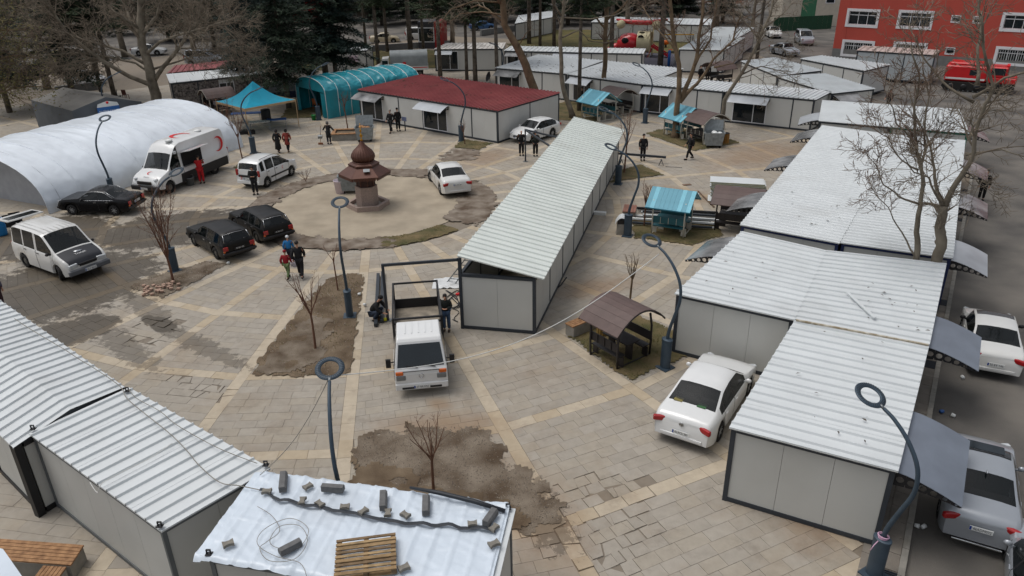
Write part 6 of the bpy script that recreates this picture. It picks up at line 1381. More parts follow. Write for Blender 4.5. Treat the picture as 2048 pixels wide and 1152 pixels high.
# --- trees behind the shelters
b = G(1349, 275); drawn_tree('forked rough barked bare tree in the grass beside the teal shelter', b, [([(1347, 276), (1352, 240), (1358, 190), (1357, 130), (1348, 70), (1338, 0), (1330, -60)], .34, .12), ([(1358, 205), (1382, 160), (1398, 100), (1408, 30), (1415, -40)], .24, .1), ([(1362, 200), (1400, 172), (1440, 125), (1485, 90), (1510, 40)], .2, .06), ([(1390, 130), (1425, 80), (1440, 20), (1450, -40)], .12, .05), ([(1352, 100), (1320, 60), (1300, 20)], .09, .03), ([(1430, 135), (1470, 130), (1500, 100)], .08, .02)], .34, 2, (2.0, 1.0, .5), (2.6, 3.6, 5), m_barkb, m_twigb, depth=1.8, minr=.011)
b = G(1440, 258); drawn_tree('pale leaning bare tree with drooping twigs before the wide shopfront', b, [([(1438, 258), (1450, 200), (1480, 150), (1515, 90), (1540, 30), (1552, -30)], .24, .08), ([(1480, 150), (1520, 132), (1560, 140), (1590, 160)], .08, .02), ([(1505, 108), (1540, 95), (1590, 100), (1615, 120)], .07, .02), ([(1520, 80), (1490, 40), (1475, 0)], .09, .03), ([(1530, 55), (1570, 30), (1600, 0)], .08, .03), ([(1475, 158), (1510, 150), (1535, 170), (1545, 190)], .05, .015)], .24, 2, (1.9, .9, .5), (2.8, 3.6, 5), m_bark, m_twig, depth=1.6, up=-.06, minr=.011)
b = G(1146, 236); drawn_tree('pale plane tree with bent limbs beside the red roofed block', b, [([(1147, 236), (1132, 195), (1122, 150), (1121, 80), (1126, 20), (1130, -40)], .3, .13), ([(1124, 75), (1160, 62), (1180, 85), (1215, 92), (1250, 85)], .08, .03), ([(1126, 35), (1180, 38), (1230, 30), (1270, 10)], .08, .03), ([(1122, 30), (1105, 5), (1095, -30)], .1, .05), ([(1127, 15), (1150, -20), (1160, -50)], .1, .05)], .3, 1, (1.6, .7), (1.0, 2.2), m_bark, m_twig, depth=1.2, minr=.012)
b = G(1082, 232); drawn_tree('thick leaning brown trunk behind the red roof corner', b, [([(1085, 232), (1070, 185), (1052, 130), (1028, 85), (1010, 50), (1004, 0), (1000, -50)], .52, .26), ([(1008, 45), (975, 20), (955, 12), (940, 20)], .14, .05), ([(1004, 10), (985, -20), (970, -50)], .16, .08), ([(1035, 95), (1045, 75), (1052, 60)], .06, .03), ([(1006, 30), (965, 25), (920, 30), (895, 50)], .1, .03), ([(1004, 5), (950, 0), (905, 15), (880, 45)], .1, .03)], .52, 2, (2.2, 1.1, .6), (1.5, 2.6, 3.4), m_barkb, m_twig, depth=1.5, up=-.04, minr=.012)
b = G(1210, 212); drawn_tree('ivy knotted bare trunk behind the teal shelter in front of the slide', b, [([(1205, 212), (1208, 170), (1210, 110), (1212, 50), (1214, -30)], .3, .2), ([(1212, 60), (1180, 20), (1165, -20)], .12, .05), ([(1213, 40), (1250, 10), (1270, -30)], .12, .05)], .3, 2, (2.0, 1.0, .5), (1.5, 2.6, 3.6), m_barkb, m_twigb, depth=1.5, minr=.011)
# --- conifers
def conifer_meshes(h, c0, R, n, droop=.25, seed=0, r0=.3, dens=1., flat=.5):
    TR.seed(seed); tr, cr = MB(), MB(); tr.tube([(0, 0, -.1), (.05, 0, h*.35), (0, .06, h*.7), (0, 0, h)], [r0, r0*.8, r0*.45, .04], 8)
    for i in range(n):
        z = c0+(h-c0)*(i/n)**1.1; f = (z-c0)/(h-c0); L = R*(1-f)**.7*TR.uniform(.55, 1.1)+.3; a = TR.uniform(0, 6.283)
        d = Vector((math.cos(a), math.sin(a), TR.uniform(-.1, .25))); p = Vector((0, 0, z)); K = max(3, int(L/.45)); s = L/K; pts = [p.copy()]
        for k in range(K): d = (d+Vector((0, 0, -droop*.12))).normalized(); p = p+d*s; pts.append(p.copy())
        tr.tube(pts, [max(.012, r0*.13*(1-k/(K+1))) for k in range(K+1)], 4, 0, True, False)
        side = Vector((-d.y, d.x, 0)).normalized()
        for k in range(1, K+1):
            w_ = pts[k]; sp_ = (.28+.75*(1-abs(k/K-.45)))*min(1, L/2.5)
            for _ in range(int(9*dens)):
                o = w_+side*TR.gauss(0, sp_*.55)+d*TR.gauss(0, .22)+Vector((0, 0, TR.gauss(-.03, .09))); q = (d*TR.uniform(.2, 1)+side*TR.uniform(-1, 1)+Vector((0, 0, TR.uniform(-.35, .25)))).normalized()*TR.uniform(.2, .42); m_ = q.cross(Vector((TR.gauss(0, .4), TR.gauss(0, .4), 1))).normalized()*TR.uniform(.035, .08)
                cr.add([o-q*.4-m_, o-q*.4+m_, o+q], [(0, 1, 2)]); q2 = (q+m_*6).normalized()*q.length*.8; cr.add([o-m_*.8, o+m_*.8, o+q2], [(0, 1, 2)])
    return tr, cr
def bake(mb, name, mat):
    me = bpy.data.meshes.new(name); me.from_pydata(mb.v, [], mb.f); me.materials.append(mat); me.polygons.foreach_set('use_smooth', mb.s); me.update(); return me
def conifer_kind(seed, h, c0, R, n, r0, mat, **k):
    tr, cr = conifer_meshes(h, c0, R, n, seed=seed, r0=r0, **k); return bake(tr, 'trunk', m_barkd), bake(cr, 'crown', mat)
CK = {'cedar': conifer_kind(1, 15, 2.6, 4.6, 120, .3, m_pine[0], droop=.3, dens=2.8), 'cedar2': conifer_kind(2, 14, 3.0, 4.0, 110, .26, m_pine[2], droop=.35, dens=2.8), 'pine': conifer_kind(3, 15, 6.2, 3.2, 60, .26, m_pine[1], droop=.1, dens=2.6), 'pine2': conifer_kind(4, 16, 7.4, 3.4, 60, .22, m_pine[1], droop=.05, dens=2.6), 'far': conifer_kind(5, 13, 1.4, 3.6, 90, .3, m_pine[0], droop=.2, dens=3.), 'rust': conifer_kind(6, 10, 2.2, 3.6, 70, .25, m_rust, droop=.2, dens=3.)}
def conifer(kind, label, b, s=1., rz=0., group=None, name='pine_tree', sx=1.):
    o = thing(name, label, 'tree', (b.x, b.y, 0), rz, group); o.scale = (s*sx, s*sx, s)
    for nm, me in zip(('trunk', 'crown'), CK[kind]): place(nm, me, o, (0, 0, 0))
    return o
for i, (k, lab, px, py, s, sx) in enumerate((('cedar', 'dark cedar between the gazebo and the turquoise tent', 578, 216, 1., .85), ('cedar', 'dense cedar behind the turquoise tent, beside its twin', 655, 176, 1.0, 1.), ('cedar2', 'bluish cedar behind the turquoise tent, twin trunk', 675, 174, 1.05, .9), ('cedar2', 'thin conifer before the stone-print shop end', 503, 196, .95, .7), ('pine', 'pine with scaly trunk before the leaf-littered container, left of three', 881, 160, 1., 1.), ('pine2', 'pine with knobbly trunk before the leaf-littered container, middle of three', 934, 164, .95, .9), ('pine', 'pine with knobbly trunk before the leaf-littered container, right of three', 951, 166, .95, 1.), ('pine2', 'pine behind the lamp at the littered white roof', 995, 178, 1., 1.), ('pine2', 'thick trunked pine on the lawn behind the covered lorry', 823, 124, 1.25, 1.2), ('pine', 'slim pine on the lawn left of the covered lorry', 757, 130, 1.05, .9), ('pine2', 'slim pine behind the low wall near the cedar', 733, 108, 1., .9), ('pine', 'slim pine behind the low wall, second from the red kiosk', 775, 104, .95, .9), ('pine2', 'slim pine in front of the red kiosk', 848, 112, 1., .9), ('pine2', 'thin straight pine in front of the two-front shop container', 1158, 222, 1.05, .8), ('pine', 'pine trunk on the lawn by the far container', 1058, 88, 1.2, 1.), ('pine2', 'pine trunk on the lawn, thin one', 1080, 92, 1.1, .9), ('pine2', 'pine trunk on the lawn behind the pale plane tree', 1108, 95, 1.2, 1.), ('pine2', 'pine behind the long container near the slide', 1222, 126, 1.2, 1.1), ('pine', 'pine on the playground floor by the fitness gear', 1320, 132, 1.25, 1.0), ('pine2', 'pine rising behind the frosted roof', 1512, 132, 1.1, .8), ('cedar', 'dark cedar behind the mourning tent', 150, 205, 1., 1.), ('cedar2', 'dark conifer at the left end of the mourning tent', 20, 225, .95, 1.), ('pine', 'dark trunk beside the low wall behind the mourning tent', 232, 205, 1., .9), ('pine2', 'dark trunk pair member near the plastic chairs', 205, 195, 1., .9), ('cedar', 'dark conifer standing on the far street edge behind the maroon roof', 430, 100, 1.1, 1.0), ('cedar2', 'dark conifer at the street behind the stone-print shop', 545, 150, 1., 1.))):
    conifer(k, lab, G(px, py), s, i*1.3, 'conifers round the square', 'conifer', sx)
FG = 'conifers of the far tree belt'
for i in range(44):
    px = -120+i*50+TR.uniform(-15, 15); 
    for row, (y0, y1) in enumerate(((22, 36), (52, 82), (36, 50), (6, 20))):
        if row == 1 and not (px < 560): continue
        if row in (0, 2, 3) and px > 1480: continue
        b = G(px+TR.uniform(-20, 20), TR.uniform(y0, y1)); rust = row in (0, 3) and 1150 < px < 1480 and i % 2
        conifer('rust' if rust else 'far', 'rust brown leafy tree in the far tree belt' if rust else 'dark conifer in the far tree belt behind the streets', b, TR.uniform(.9, 1.25), TR.uniform(0, 6), 'rust brown trees of the far tree belt' if rust else FG, 'far_tree', 1.1)
# --- background bare trees, one shape shared
TR.seed(77); tr, cr = MB(), MB(); tp_ = [Vector((0, 0, -.1)), Vector((.1, 0, 2.2)), Vector((0, .2, 4.5)), Vector((.2, .1, 8)), Vector((.1, 0, 11))]; tr.tube(tp_, [.34, .28, .22, .12, .05], 8)
for i in range(16):
    f = TR.uniform(.22, .95); z = 11*f; a = i*2.4; q, qr = limb(tr, Vector((.1, .05, z)), Vector((math.cos(a), math.sin(a), TR.uniform(.3, .9))), TR.uniform(3.2, 5.5)*(1.15-f*.6), .11*(1.2-f), .03, 7, 5, .13, .02); twigs(cr, q, qr, 2, (2.4, 1.3, .7), (2.0, 2.8, 3.6), .0, minr=.014)
CK['bare'] = (bake(tr, 'trunk', m_bark), bake(cr, 'crown', m_twig))
for i, (lab, px, py, s, sx) in enumerate((('bare twiggy tree behind the mourning tent, street side', 95, 178, 1., 1.2), ('bare twiggy tree between the low wall and the street', 195, 160, 1.0, 1.2), ('bare twiggy tree behind the maroon roof', 395, 128, 1.0, 1.1), ('bare twiggy tree at the end of the stone-print shop', 470, 118, .9, 1.1), ('bare twiggy tree by the red kiosk', 905, 92, 1., 1.1), ('bare twiggy tree on the lawn behind the slide', 1255, 78, 1.1, 1.2), ('bare twiggy tree behind the diagonal container pair', 1432, 52, 1.1, 1.3), ('bare twiggy tree beside the silver car street', 1500, 84, .9, 1.1), ('bare twiggy tree left of the mourning tent', -30, 190, 1., 1.2), ('bare twiggy tree on the far street edge by the plane tree', 250, 112, 1.1, 1.2), ('bare twiggy tree behind the far lawn container', 1010, 62, 1.1, 1.1))):
    conifer('bare', lab, G(px, py), s, i*1.7, 'bare trees', 'bare_tree', sx)
# --- saplings
def sapling(label, b, h, fork, r, n, spread, mat, dens=(3.2, 4.5), top=None):
    tr, cr = MB(), MB(); lean = Vector((TR.gauss(0, .06), TR.gauss(0, .06), 1)); p = Vector((b.x, b.y, -.03)); pts, rs = limb(tr, p, lean, fork, r, r*.75, 6, 7, .02, .03)
    for i in range(n):
        a = 6.283*i/n+TR.uniform(-.4, .4); d = Vector((math.cos(a)*spread, math.sin(a)*spread, 1)); q, qr = limb(tr, pts[-1]-Vector((0, 0, TR.uniform(0, .2*fork))), d, (h-fork)*TR.uniform(.7, 1.1), r*.45, .008, 6, 5, .08, .05)
        twigs(cr, q, qr, 1, (.5*(h-fork)*.6, .22), dens, .05, (22, 50), minr=.005)
    return tree_thing(label, b, tr, cr, mat, mat, 'young bare saplings', 'sapling')
sapling('sapling with red brown stem on the front gravel patch', G(868, 985), 2.6, 1.3, .045, 8, .5, m_sap)
sapling('sapling on the pale gravel of the soil bed, bushy top', G(631, 698), 3.1, 1.5, .05, 9, .35, m_sap)
sapling('thin leaning sapling in the soil bed beside the lamp', G(676, 582), 2.3, 1.5, .035, 4, .5, m_sap)
sapling('tall twiggy sapling on the left gravel bed touching the lamp', G(347, 563), 4.8, 1.4, .06, 9, .28, m_sap, (6, 6))
sapling('sapling behind the curved picnic shelter', G(1259, 606), 2.4, 1.3, .05, 8, .42, m_barkb)
sapling('sapling on the grass left of the teal gabled shelter', G(1288, 453), 2.6, 1.3, .05, 9, .3, m_sap)
sapling('tall sapling at the far corner of the long container', G(1248, 346), 4.2, 2.0, .06, 9, .28, m_sap)
sapling('thin tree growing in the timber rimmed planter', XY(G(697, 270)), 3.4, 2.2, .05, 8, .25, m_sap)
sapling('small sapling before the red roofed block wall', G(930, 289), 2.0, 1.0, .035, 7, .4, m_sap)
sapling('leaning sapling between the catering van and the gazebo', G(485, 318), 4.0, 1.8, .05, 8, .4, m_sap)
sapling('twiggy sapling behind the catering van tail', G(455, 285), 3.6, 1.2, .05, 8, .4, m_sap)
sapling('tiny bare shrub on the mud ring', G(612, 365), 1.0, .15, .02, 9, .6, m_sap)
# ================================================================ PEOPLE
m_skin = M('skin', (176, 132, 108), .6, var=.06, obj=True); m_hair = M('dark_hair', (30, 26, 24), .7, var=.2, obj=True); m_greyhair = M('grey_hair', (120, 114, 108), .7, var=.2, obj=True)
CL = {}
def cloth(c):
    if c not in CL: CL[c] = M('cloth_%d_%d_%d' % c, c, .85, var=.14, scale=6, obj=True, bump=.3, bscale=14)
    return CL[c]
SKIN = []
def skin_mesh(name, verts, edges, radii, mat, parent, sub=1):
    me = bpy.data.meshes.new(name); me.from_pydata([tuple(v) for v in verts], edges, []); me.materials.append(mat)
    o = place(name, me, parent, (0, 0, 0)); md = o.modifiers.new('skin', 'SKIN'); md.use_smooth_shade = True; md.branch_smoothing = .4
    for i, r in enumerate(radii): me.skin_vertices[0].data[i].radius = (r, r) if not isinstance(r, tuple) else r
    me.skin_vertices[0].data[0].use_root = True
    s = o.modifiers.new('sub', 'SUBSURF'); s.levels = sub; s.render_levels = sub; SKIN.append(o); return o
def pose(kind):
    J = dict(pel=(0, 0, .95), wai=(0, 0, 1.1), che=(.01, 0, 1.32), nec=(.0, 0, 1.49), hb=(.02, 0, 1.56), hm=(.02, 0, 1.65), cr=(0, 0, 1.735))
    for s, n in ((1, 'l'), (-1, 'r')):
        J.update({'sh'+n: (0, s*.18, 1.43), 'el'+n: (-.02, s*.25, 1.16), 'wr'+n: (.04, s*.25, .92), 'ha'+n: (.06, s*.245, .84), 'hi'+n: (0, s*.09, .92), 'kn'+n: (.02, s*.1, .5), 'an'+n: (-.02, s*.1, .09), 'to'+n: (.15, s*.11, .035)})
    if kind == 'walk':
        J.update(knl=(.19, .09, .53), anl=(.25, .09, .10), tol=(.41, .1, .06), knr=(.0, -.09, .5), anr=(-.28, -.09, .16), tor=(-.14, -.1, .05), ell=(-.12, .25, 1.18), wrl=(-.06, .24, .95), hal=(-.04, .24, .88), elr=(.06, -.25, 1.17), wrr=(.22, -.22, .99), har=(.27, -.21, .93))
    elif kind == 'phone':
        for s, n in ((1, 'l'), (-1, 'r')): J.update({'el'+n: (.02, s*.24, 1.15), 'wr'+n: (.24, s*.09, 1.16), 'ha'+n: (.3, s*.04, 1.18)})
        J.update(hb=(.05, 0, 1.55), hm=(.07, 0, 1.62), cr=(.07, 0, 1.71))
    elif kind == 'reach':
        for s, n in ((1, 'l'), (-1, 'r')): J.update({'el'+n: (.16, s*.23, 1.24), 'wr'+n: (.38, s*.16, 1.3), 'ha'+n: (.46, s*.15, 1.33)})
    elif kind == 'pockets':
        for s, n in ((1, 'l'), (-1, 'r')): J.update({'el'+n: (-.08, s*.28, 1.17), 'wr'+n: (.06, s*.2, .98), 'ha'+n: (.1, s*.16, .94)})
    elif kind == 'sweep':
        J.update(ell=(.1, .3, 1.2), wrl=(.2, .42, 1.06), hal=(.25, .47, 1.04), elr=(.05, -.3, 1.2), wrr=(.1, -.44, 1.02), har=(.14, -.5, .98))
    elif kind == 'crouch':
        J.update(pel=(-.12, 0, .34), wai=(-.05, 0, .5), che=(.1, 0, .72), nec=(.2, 0, .88), hb=(.25, 0, .93), hm=(.30, 0, 1.0), cr=(.33, 0, 1.08), shl=(.16, .18, .82), shr=(.16, -.18, .82), ell=(.28, .24, .6), wrl=(.46, .14, .52), hal=(.53, .1, .5), elr=(.26, -.25, .58), wrr=(.44, -.16, .46), har=(.51, -.13, .44), hil=(-.1, .1, .33), hir=(-.1, -.1, .33), knl=(.26, .17, .50), knr=(.24, -.17, .48), anl=(-.02, .15, .09), anr=(-.02, -.15, .09), tol=(.14, .16, .035), tor=(.14, -.16, .035))
    return {k: Vector(v) for k, v in J.items()}
def person(label, px, py, face, kind='stand', h=1.75, top=(24, 24, 26), legs=(24, 24, 28), hair='hair', coat=None, shoe=(20, 20, 20), hat=None, loc=None, fat=1.):
    b = loc or G(px, py); s = h/1.75; J = pose(kind); o = thing('person', label, 'person', (b.x, b.y, b.z), face); o.scale = (s, s, s)
    V = []; E = []; R = []; idx = {}
    def v(n, r, p=None): idx[n] = len(V); V.append(J[p or n] if not isinstance(p, Vector) else p); R.append(r)
    def e(a, b_): E.append((idx[a], idx[b_]))
    v('pel', .06); v('wai', .05); v('che', .06); v('nec', .048); v('hb', .058); v('hm', (.088, .078)); v('cr', .06)
    for a, b_ in (('pel', 'wai'), ('wai', 'che'), ('che', 'nec'), ('nec', 'hb'), ('hb', 'hm'), ('hm', 'cr')): e(a, b_)
    fd = (J['hm']-J['hb']); v('nose', .014, J['hm']+Vector((.115, 0, -.015))); e('hm', 'nose')
    for n in 'lr':
        for a, r in (('sh', .03), ('el', .025), ('wr', .026), ('ha', .036), ('hi', .04), ('kn', .035), ('an', .03), ('to', .025)): v(a+n, r)
        for a, b_ in (('sh', 'el'), ('el', 'wr'), ('wr', 'ha'), ('hi', 'kn'), ('kn', 'an'), ('an', 'to')): e(a+n, b_+n)
        e('che', 'sh'+n); e('pel', 'hi'+n)
        d = (J['ha'+n]-J['wr'+n]).normalized(); sd = d.cross(Vector((0, 0, 1)) if abs(d.z) < .8 else Vector((1, 0, 0))).normalized()
        for q in range(5):
            off = (q-2)*.016; ln = (.05, .075, .085, .078, .06)[q]; p1 = J['ha'+n]+sd*off+d*(.02 if q else -.015); p2 = p1+d*ln+sd*off*.4+Vector((.012, 0, 0))
            v('f%s%d' % (n, q), .010, p1+d*.02); v('g%s%d' % (n, q), .008, p2); e('ha'+n, 'f%s%d' % (n, q)); e('f%s%d' % (n, q), 'g%s%d' % (n, q))
    skin_mesh('body', V, E, R, m_skin, o)
    # jacket
    hip = J['pel']+(J['wai']-J['pel'])*(-.05); V2 = [hip, J['wai'], J['che'], J['nec']-(J['nec']-J['che'])*.22]; R2 = [(.165*fat, .2*fat), (.15*fat, .185*fat), (.155*fat, .205*fat), .09]; E2 = [(0, 1), (1, 2), (2, 3)]
    for n in 'lr':
        k = len(V2); V2 += [J['sh'+n], J['el'+n], J['wr'+n]+(J['ha'+n]-J['wr'+n])*.1]; R2 += [.092, .076, .062]; E2 += [(2, k), (k, k+1), (k+1, k+2)]
    skin_mesh('jacket', V2, E2, R2, cloth(top), o)
    V3 = [J['pel']+Vector((0, 0, .02))]; R3 = [(.14, .17)]; E3 = []
    for n in 'lr':
        k = len(V3); V3 += [J['hi'+n]-Vector((0, 0, .02)), J['kn'+n], J['an'+n]+(J['kn'+n]-J['an'+n])*.08]; R3 += [.115, .088, .075]; E3 += [(0, k), (k, k+1), (k+1, k+2)]
    skin_mesh('trousers', V3, E3, R3, cloth(legs), o)
    for n in 'lr':
        a, t = J['an'+n], J['to'+n]; d = (t-a); d.z = 0; d.normalize(); f = MB(); c = a+d*.07; f.ball((c.x, c.y, max(.045, a.z-.045)), .13, 10, 6, 0, (1.15, .45, .42)); f.xf(Matrix.Translation(c) @ Matrix.Rotation(math.atan2(d.y, d.x), 4, 'Z') @ Matrix.Translation(-c)); f.build('shoe', cloth(shoe), o)
    hc = J['hm']+(J['cr']-J['hm'])*.35; hm_ = {'hair': m_hair, 'grey': m_greyhair}.get(hair, m_hair)
    for sd in (1, -1): MB().ball((J['hm'].x+.088, sd*.034, J['hm'].z+.015), .012, 6, 5).build('eye', m_black, o); MB().ball((J['hm'].x-.0, sd*.085, J['hm'].z-.01), .03, 6, 5, 0, (.7, .35, 1)).build('ear', m_skin, o)
    if hair == 'scarf':
        MB().ball((hc.x-.01, 0, hc.z-.04), .125, 14, 9, 0, (1.0, .92, 1.15)).build('headscarf', cloth(hat or (24, 24, 26)), o)
    elif hat: MB().ball((hc.x-.005, 0, hc.z+.03), .108, 14, 9, 0, (1.02, .92, .8)).build('hat', cloth(hat), o)
    elif hair: MB().ball((hc.x-.028, 0, hc.z+.025), .1, 14, 9, 0, (.98, .95, .9)).build('hair', hm_, o)
    if coat:
        z1, wd = coat; c = MB(); c.lathe([(wd, z1), (wd*.86, (z1+1.0)/2), (.165, 1.02), (.15, 1.15)], 16, sq=.9); c.build('coat_skirt', cloth(top), o)
    return o
A = rad
person('man in black looking at his phone behind the small white van', 512, 389, A(-80), 'phone')
person('man in red overalls at the serving hatch of the catering van', 405, 367, A(100), 'reach', 1.78, (176, 24, 30), (168, 24, 30))
person('woman in long black coat beside a woman in a rust coat', 558, 306, A(95), 'walk', 1.68, (20, 20, 22), (22, 22, 24), 'scarf', (.32, .26), hat=(40, 36, 36))
person('woman in rust red coat and black headscarf beside the small van', 577, 305, A(88), 'walk', 1.68, (126, 52, 44), (18, 18, 20), 'scarf', (.62, .22), hat=(16, 16, 18))
person('person in black smock sweeping with broom and dustpan by the planter', 659, 288, A(92), 'sweep', 1.66, (20, 20, 22), (44, 46, 56), 'scarf', (.55, .23), hat=(90, 86, 84))
person('grey haired man in open dark jacket and white shirt walking past the shop block', 783, 265, A(-115), 'walk', 1.75, (20, 20, 22), (18, 18, 20), 'grey')
person('man in black knitted cap touching the small sign at the shop wall', 797, 262, A(-60), 'stand', 1.78, (18, 18, 20), (18, 18, 20), hat=(14, 14, 16))
person('bald man in black jacket beside the thin steel post', 1043, 311, A(-88), 'pockets', 1.76, (18, 18, 20), (22, 22, 24), None)
person('man in knitted cap and dark green jacket near the white hatchback', 1071, 312, A(-85), 'pockets', 1.74, (36, 40, 36), (20, 20, 22), hat=(20, 22, 30))
person('man in black jumper standing behind the long steel tube', 1285, 321, A(-88), 'stand', 1.76, (24, 25, 27), (20, 20, 22))
person('man in black jacket walking past the refuse skip with white roll', 1379, 319, A(-170), 'walk', 1.76, (16, 16, 18), (16, 16, 18))
person('boy in red padded jacket and green trousers walking beside a man in black', 577, 558, A(80), 'walk', 1.38, (132, 18, 28), (96, 112, 74), hat=(126, 16, 26))
person('man in black jacket carrying a pale bag behind the estate cars', 603, 556, A(95), 'walk', 1.76, (18, 19, 23), (20, 20, 24), shoe=(60, 56, 54))
person('child in white hooded blue jacket walking ahead of the man in black', 582, 528, A(90), 'walk', 1.40, (30, 104, 160), (24, 28, 40), hat=(196, 200, 204))
person('welder in black crouching at the foot of the steel frame post', 752, 640, A(-20), 'crouch', 1.75, (22, 22, 24), (40, 50, 66), hat=(16, 16, 18))
person('boy in green printed black jumper and jeans beside the flatbed truck', 894, 662, A(-95), 'phone', 1.6, (22, 26, 24), (58, 78, 104), shoe=(70, 60, 50))
person('person in black standing under the roadside awning', 1962, 392, A(-120), 'stand', 1.75, (14, 14, 16), (16, 16, 18), loc=G(1962, 396)-Vector((0, 0, .136)))
person('person in dark red jacket on the road behind the far row end', 1775, 214, A(-150), 'walk', 1.7, (48, 22, 24), (24, 20, 22), loc=G(1775, 216)-Vector((0, 0, .136)))
person('person in dark clothes beside the first shop doorway', 1163, 214, A(160), 'stand', 1.72, (28, 24, 26), (20, 20, 22))
person('dark clothed man beyond the shop roofs, left of two', 1399, 168, A(-60), 'stand', 1.78, (22, 22, 24), (20, 20, 22))
person('dark clothed man beyond the shop roofs, right of two', 1414, 163, A(-120), 'stand', 1.78, (34, 30, 28), (20, 20, 22))
person('person in black standing between stone-print shop and gazebo', 417, 224, A(-40), 'stand', 1.72, (16, 16, 18), (16, 16, 18))
person('seated-looking person in grey hoodie behind the gazebo table', 437, 232, A(-60), 'phone', 1.55, (120, 120, 124), (40, 40, 46))
person('person with striped jacket at the corner of the gabled container', 4, 618, A(-20), 'stand', 1.7, (80, 76, 92), (60, 40, 44))
bpy.context.view_layer.update(); _dg = bpy.context.evaluated_depsgraph_get()
for o in SKIN:
    me = bpy.data.meshes.new_from_object(o.evaluated_get(_dg)); nm = o.data.name; old = o.data; o.modifiers.clear(); o.data = me; bpy.data.meshes.remove(old); me.name = nm
    for p in me.polygons: p.use_smooth = True
# things people hold
b = G(659, 288); o = thing('broom', 'long handled broom held by the sweeping person', 'broom', (b.x-.62, b.y-.1, 0), 0.)
MB().bar((0, 0, .1), (.12, .1, 1.35), .03, .03).build('handle', m_wood, o); MB().box((0, 0, .07), (.34, .08, .14)).build('bristles', M('bristle', (130, 84, 56), .9), o)
o = thing('dustpan', 'grey dustpan hanging beside the broom', 'dustpan', (b.x-.55, b.y-.3, 0), 0.); MB().box((0, 0, .62), (.3, .2, .2), 0, 0, Matrix.Rotation(rad(20), 3, 'X')).build('pan', m_steel, o); MB().bar((0, 0, .7), (.06, .25, 1.15), .025, .025).build('handle', m_steel, o)
b = G(797, 262); o = thing('small_sign', 'small blue grey sign on a post by the shop wall', 'sign', (b.x+.55, b.y-.05, 0), rad(-38)); MB().bar((0, 0, 0), (0, 0, .85), .06, .06).build('post', m_char, o); MB().box((0, -.05, .95), (.5, .03, .32)).build('board', M('sign_grey_blue', (104, 112, 140), .6), o)
b = G(603, 556); o = thing('plastic_bag', 'pale plastic bag hanging from the hand of the man in black', 'bag', (b.x-.3, b.y+.25, .42), 0.); MB().ball((0, 0, .2), .2, 12, 8, 0, (1, .7, 1)).build('bag_body', M('bag_pale', (196, 190, 200), .5, var=.1), o); MB().ring((0, 0, .42), .08, .012, 12, 5, (0, 1, 0)).build('bag_handle', m_plate, o)
# ================================================================ SMALL THINGS
def box_thing(name, label, cat, c, d, rz, mat, group=None):
    mb = MB(); mb.box(c, d, rz); return tag(mb.build(name, mat), label, cat, group)
ZR = 2.45
# --- tarpaulin on the near container roof
q = [l3.S(u, v) for u, v in ((0, 0), (1, 0), (1, 1), (0, 1))]
m_tarp = M('white_tarpaulin', (196, 206, 216), .32, var=.05, scale=.8, bump=.5, bscale=5, spec=.5, dirt=.18)
rows = []
for j in range(61):
    row = []
    for i in range(121):
        u, v = -.035+1.05*i/120, -.03+1.07*j/60
        if u > .965: u = .965+(u-.965)*.3
        p = l3.S(u, v); T = 14; t = u*T-int(u*T); z = .04 if .4 < t < .6 else .014
        e = max(0, v-.86)/.2
        z += .018*max(0, mnoise.noise(Vector((u*12+v*7, v*8-u*5, 1))))+.024*(1-min(1, abs(mnoise.noise(Vector((u*9+v*6, v*5-u*4, 8))))*4))**2+.02*abs(mnoise.noise(Vector((u*33, v*22+u*9, 3))))+e*(.14*abs(mnoise.noise(Vector((u*9, v*7, 7))))+.03)
        if v < 0: z -= .13*(-v/.03)*(.6+.5*mnoise.noise(Vector((u*10, 0, 2))))
        if v > 1: z -= (v-1)*3.2
        if u < 0: z -= .05
        row.append(p+Vector((0, 0, z+.035)))
    rows.append(row)
tag(MB().grid(rows).build('tarpaulin', m_tarp), 'crumpled white tarpaulin spread over the near container roof', 'tarpaulin')
def tz(px, py): return G(px, py, ZR+.07)
m_tape = M('black_strap', (44, 48, 54), .6, var=.2)
pts = [tz(*p) for p in ((520, 980), (560, 1000), (610, 1010), (665, 1020), (720, 1030), (775, 1042), (830, 1048), (880, 1050), (930, 1055), (1003, 1063))]; mb = MB(); k = len(pts); L_ = []
for i in range(k-1):
    for t in range(6): p = pts[i].lerp(pts[i+1], t/6); p.z += .02*math.sin(i*6+t*1.3)+.02; p.y += .03*math.sin((i*6+t)*.9); L_.append(p)
rows = [[p+Vector((.0, -.05, 0)), p+Vector((0, 0, .012)), p+Vector((0, .05, 0))] for p in L_]; tag(MB().grid(rows).build('strap', m_tape), 'black strap running along the tarpaulin under small blocks', 'strap')
pts = [G(820, 975, 2.62), G(880, 986, 2.66), G(950, 1003, 2.62), G(1010, 1022, 2.55)]; tag(MB().tube(pts, [.03, .05, .055, .045], 8).build('rolled_edge', M('black_foil_roll', (38, 42, 48), .5, var=.2)), 'rolled black and white foil edge lying along the tarpaulin', 'foil roll')
m_blk = M('kerb_block', (98, 98, 98), .9, var=.15, scale=9, bump=.4, bscale=50)
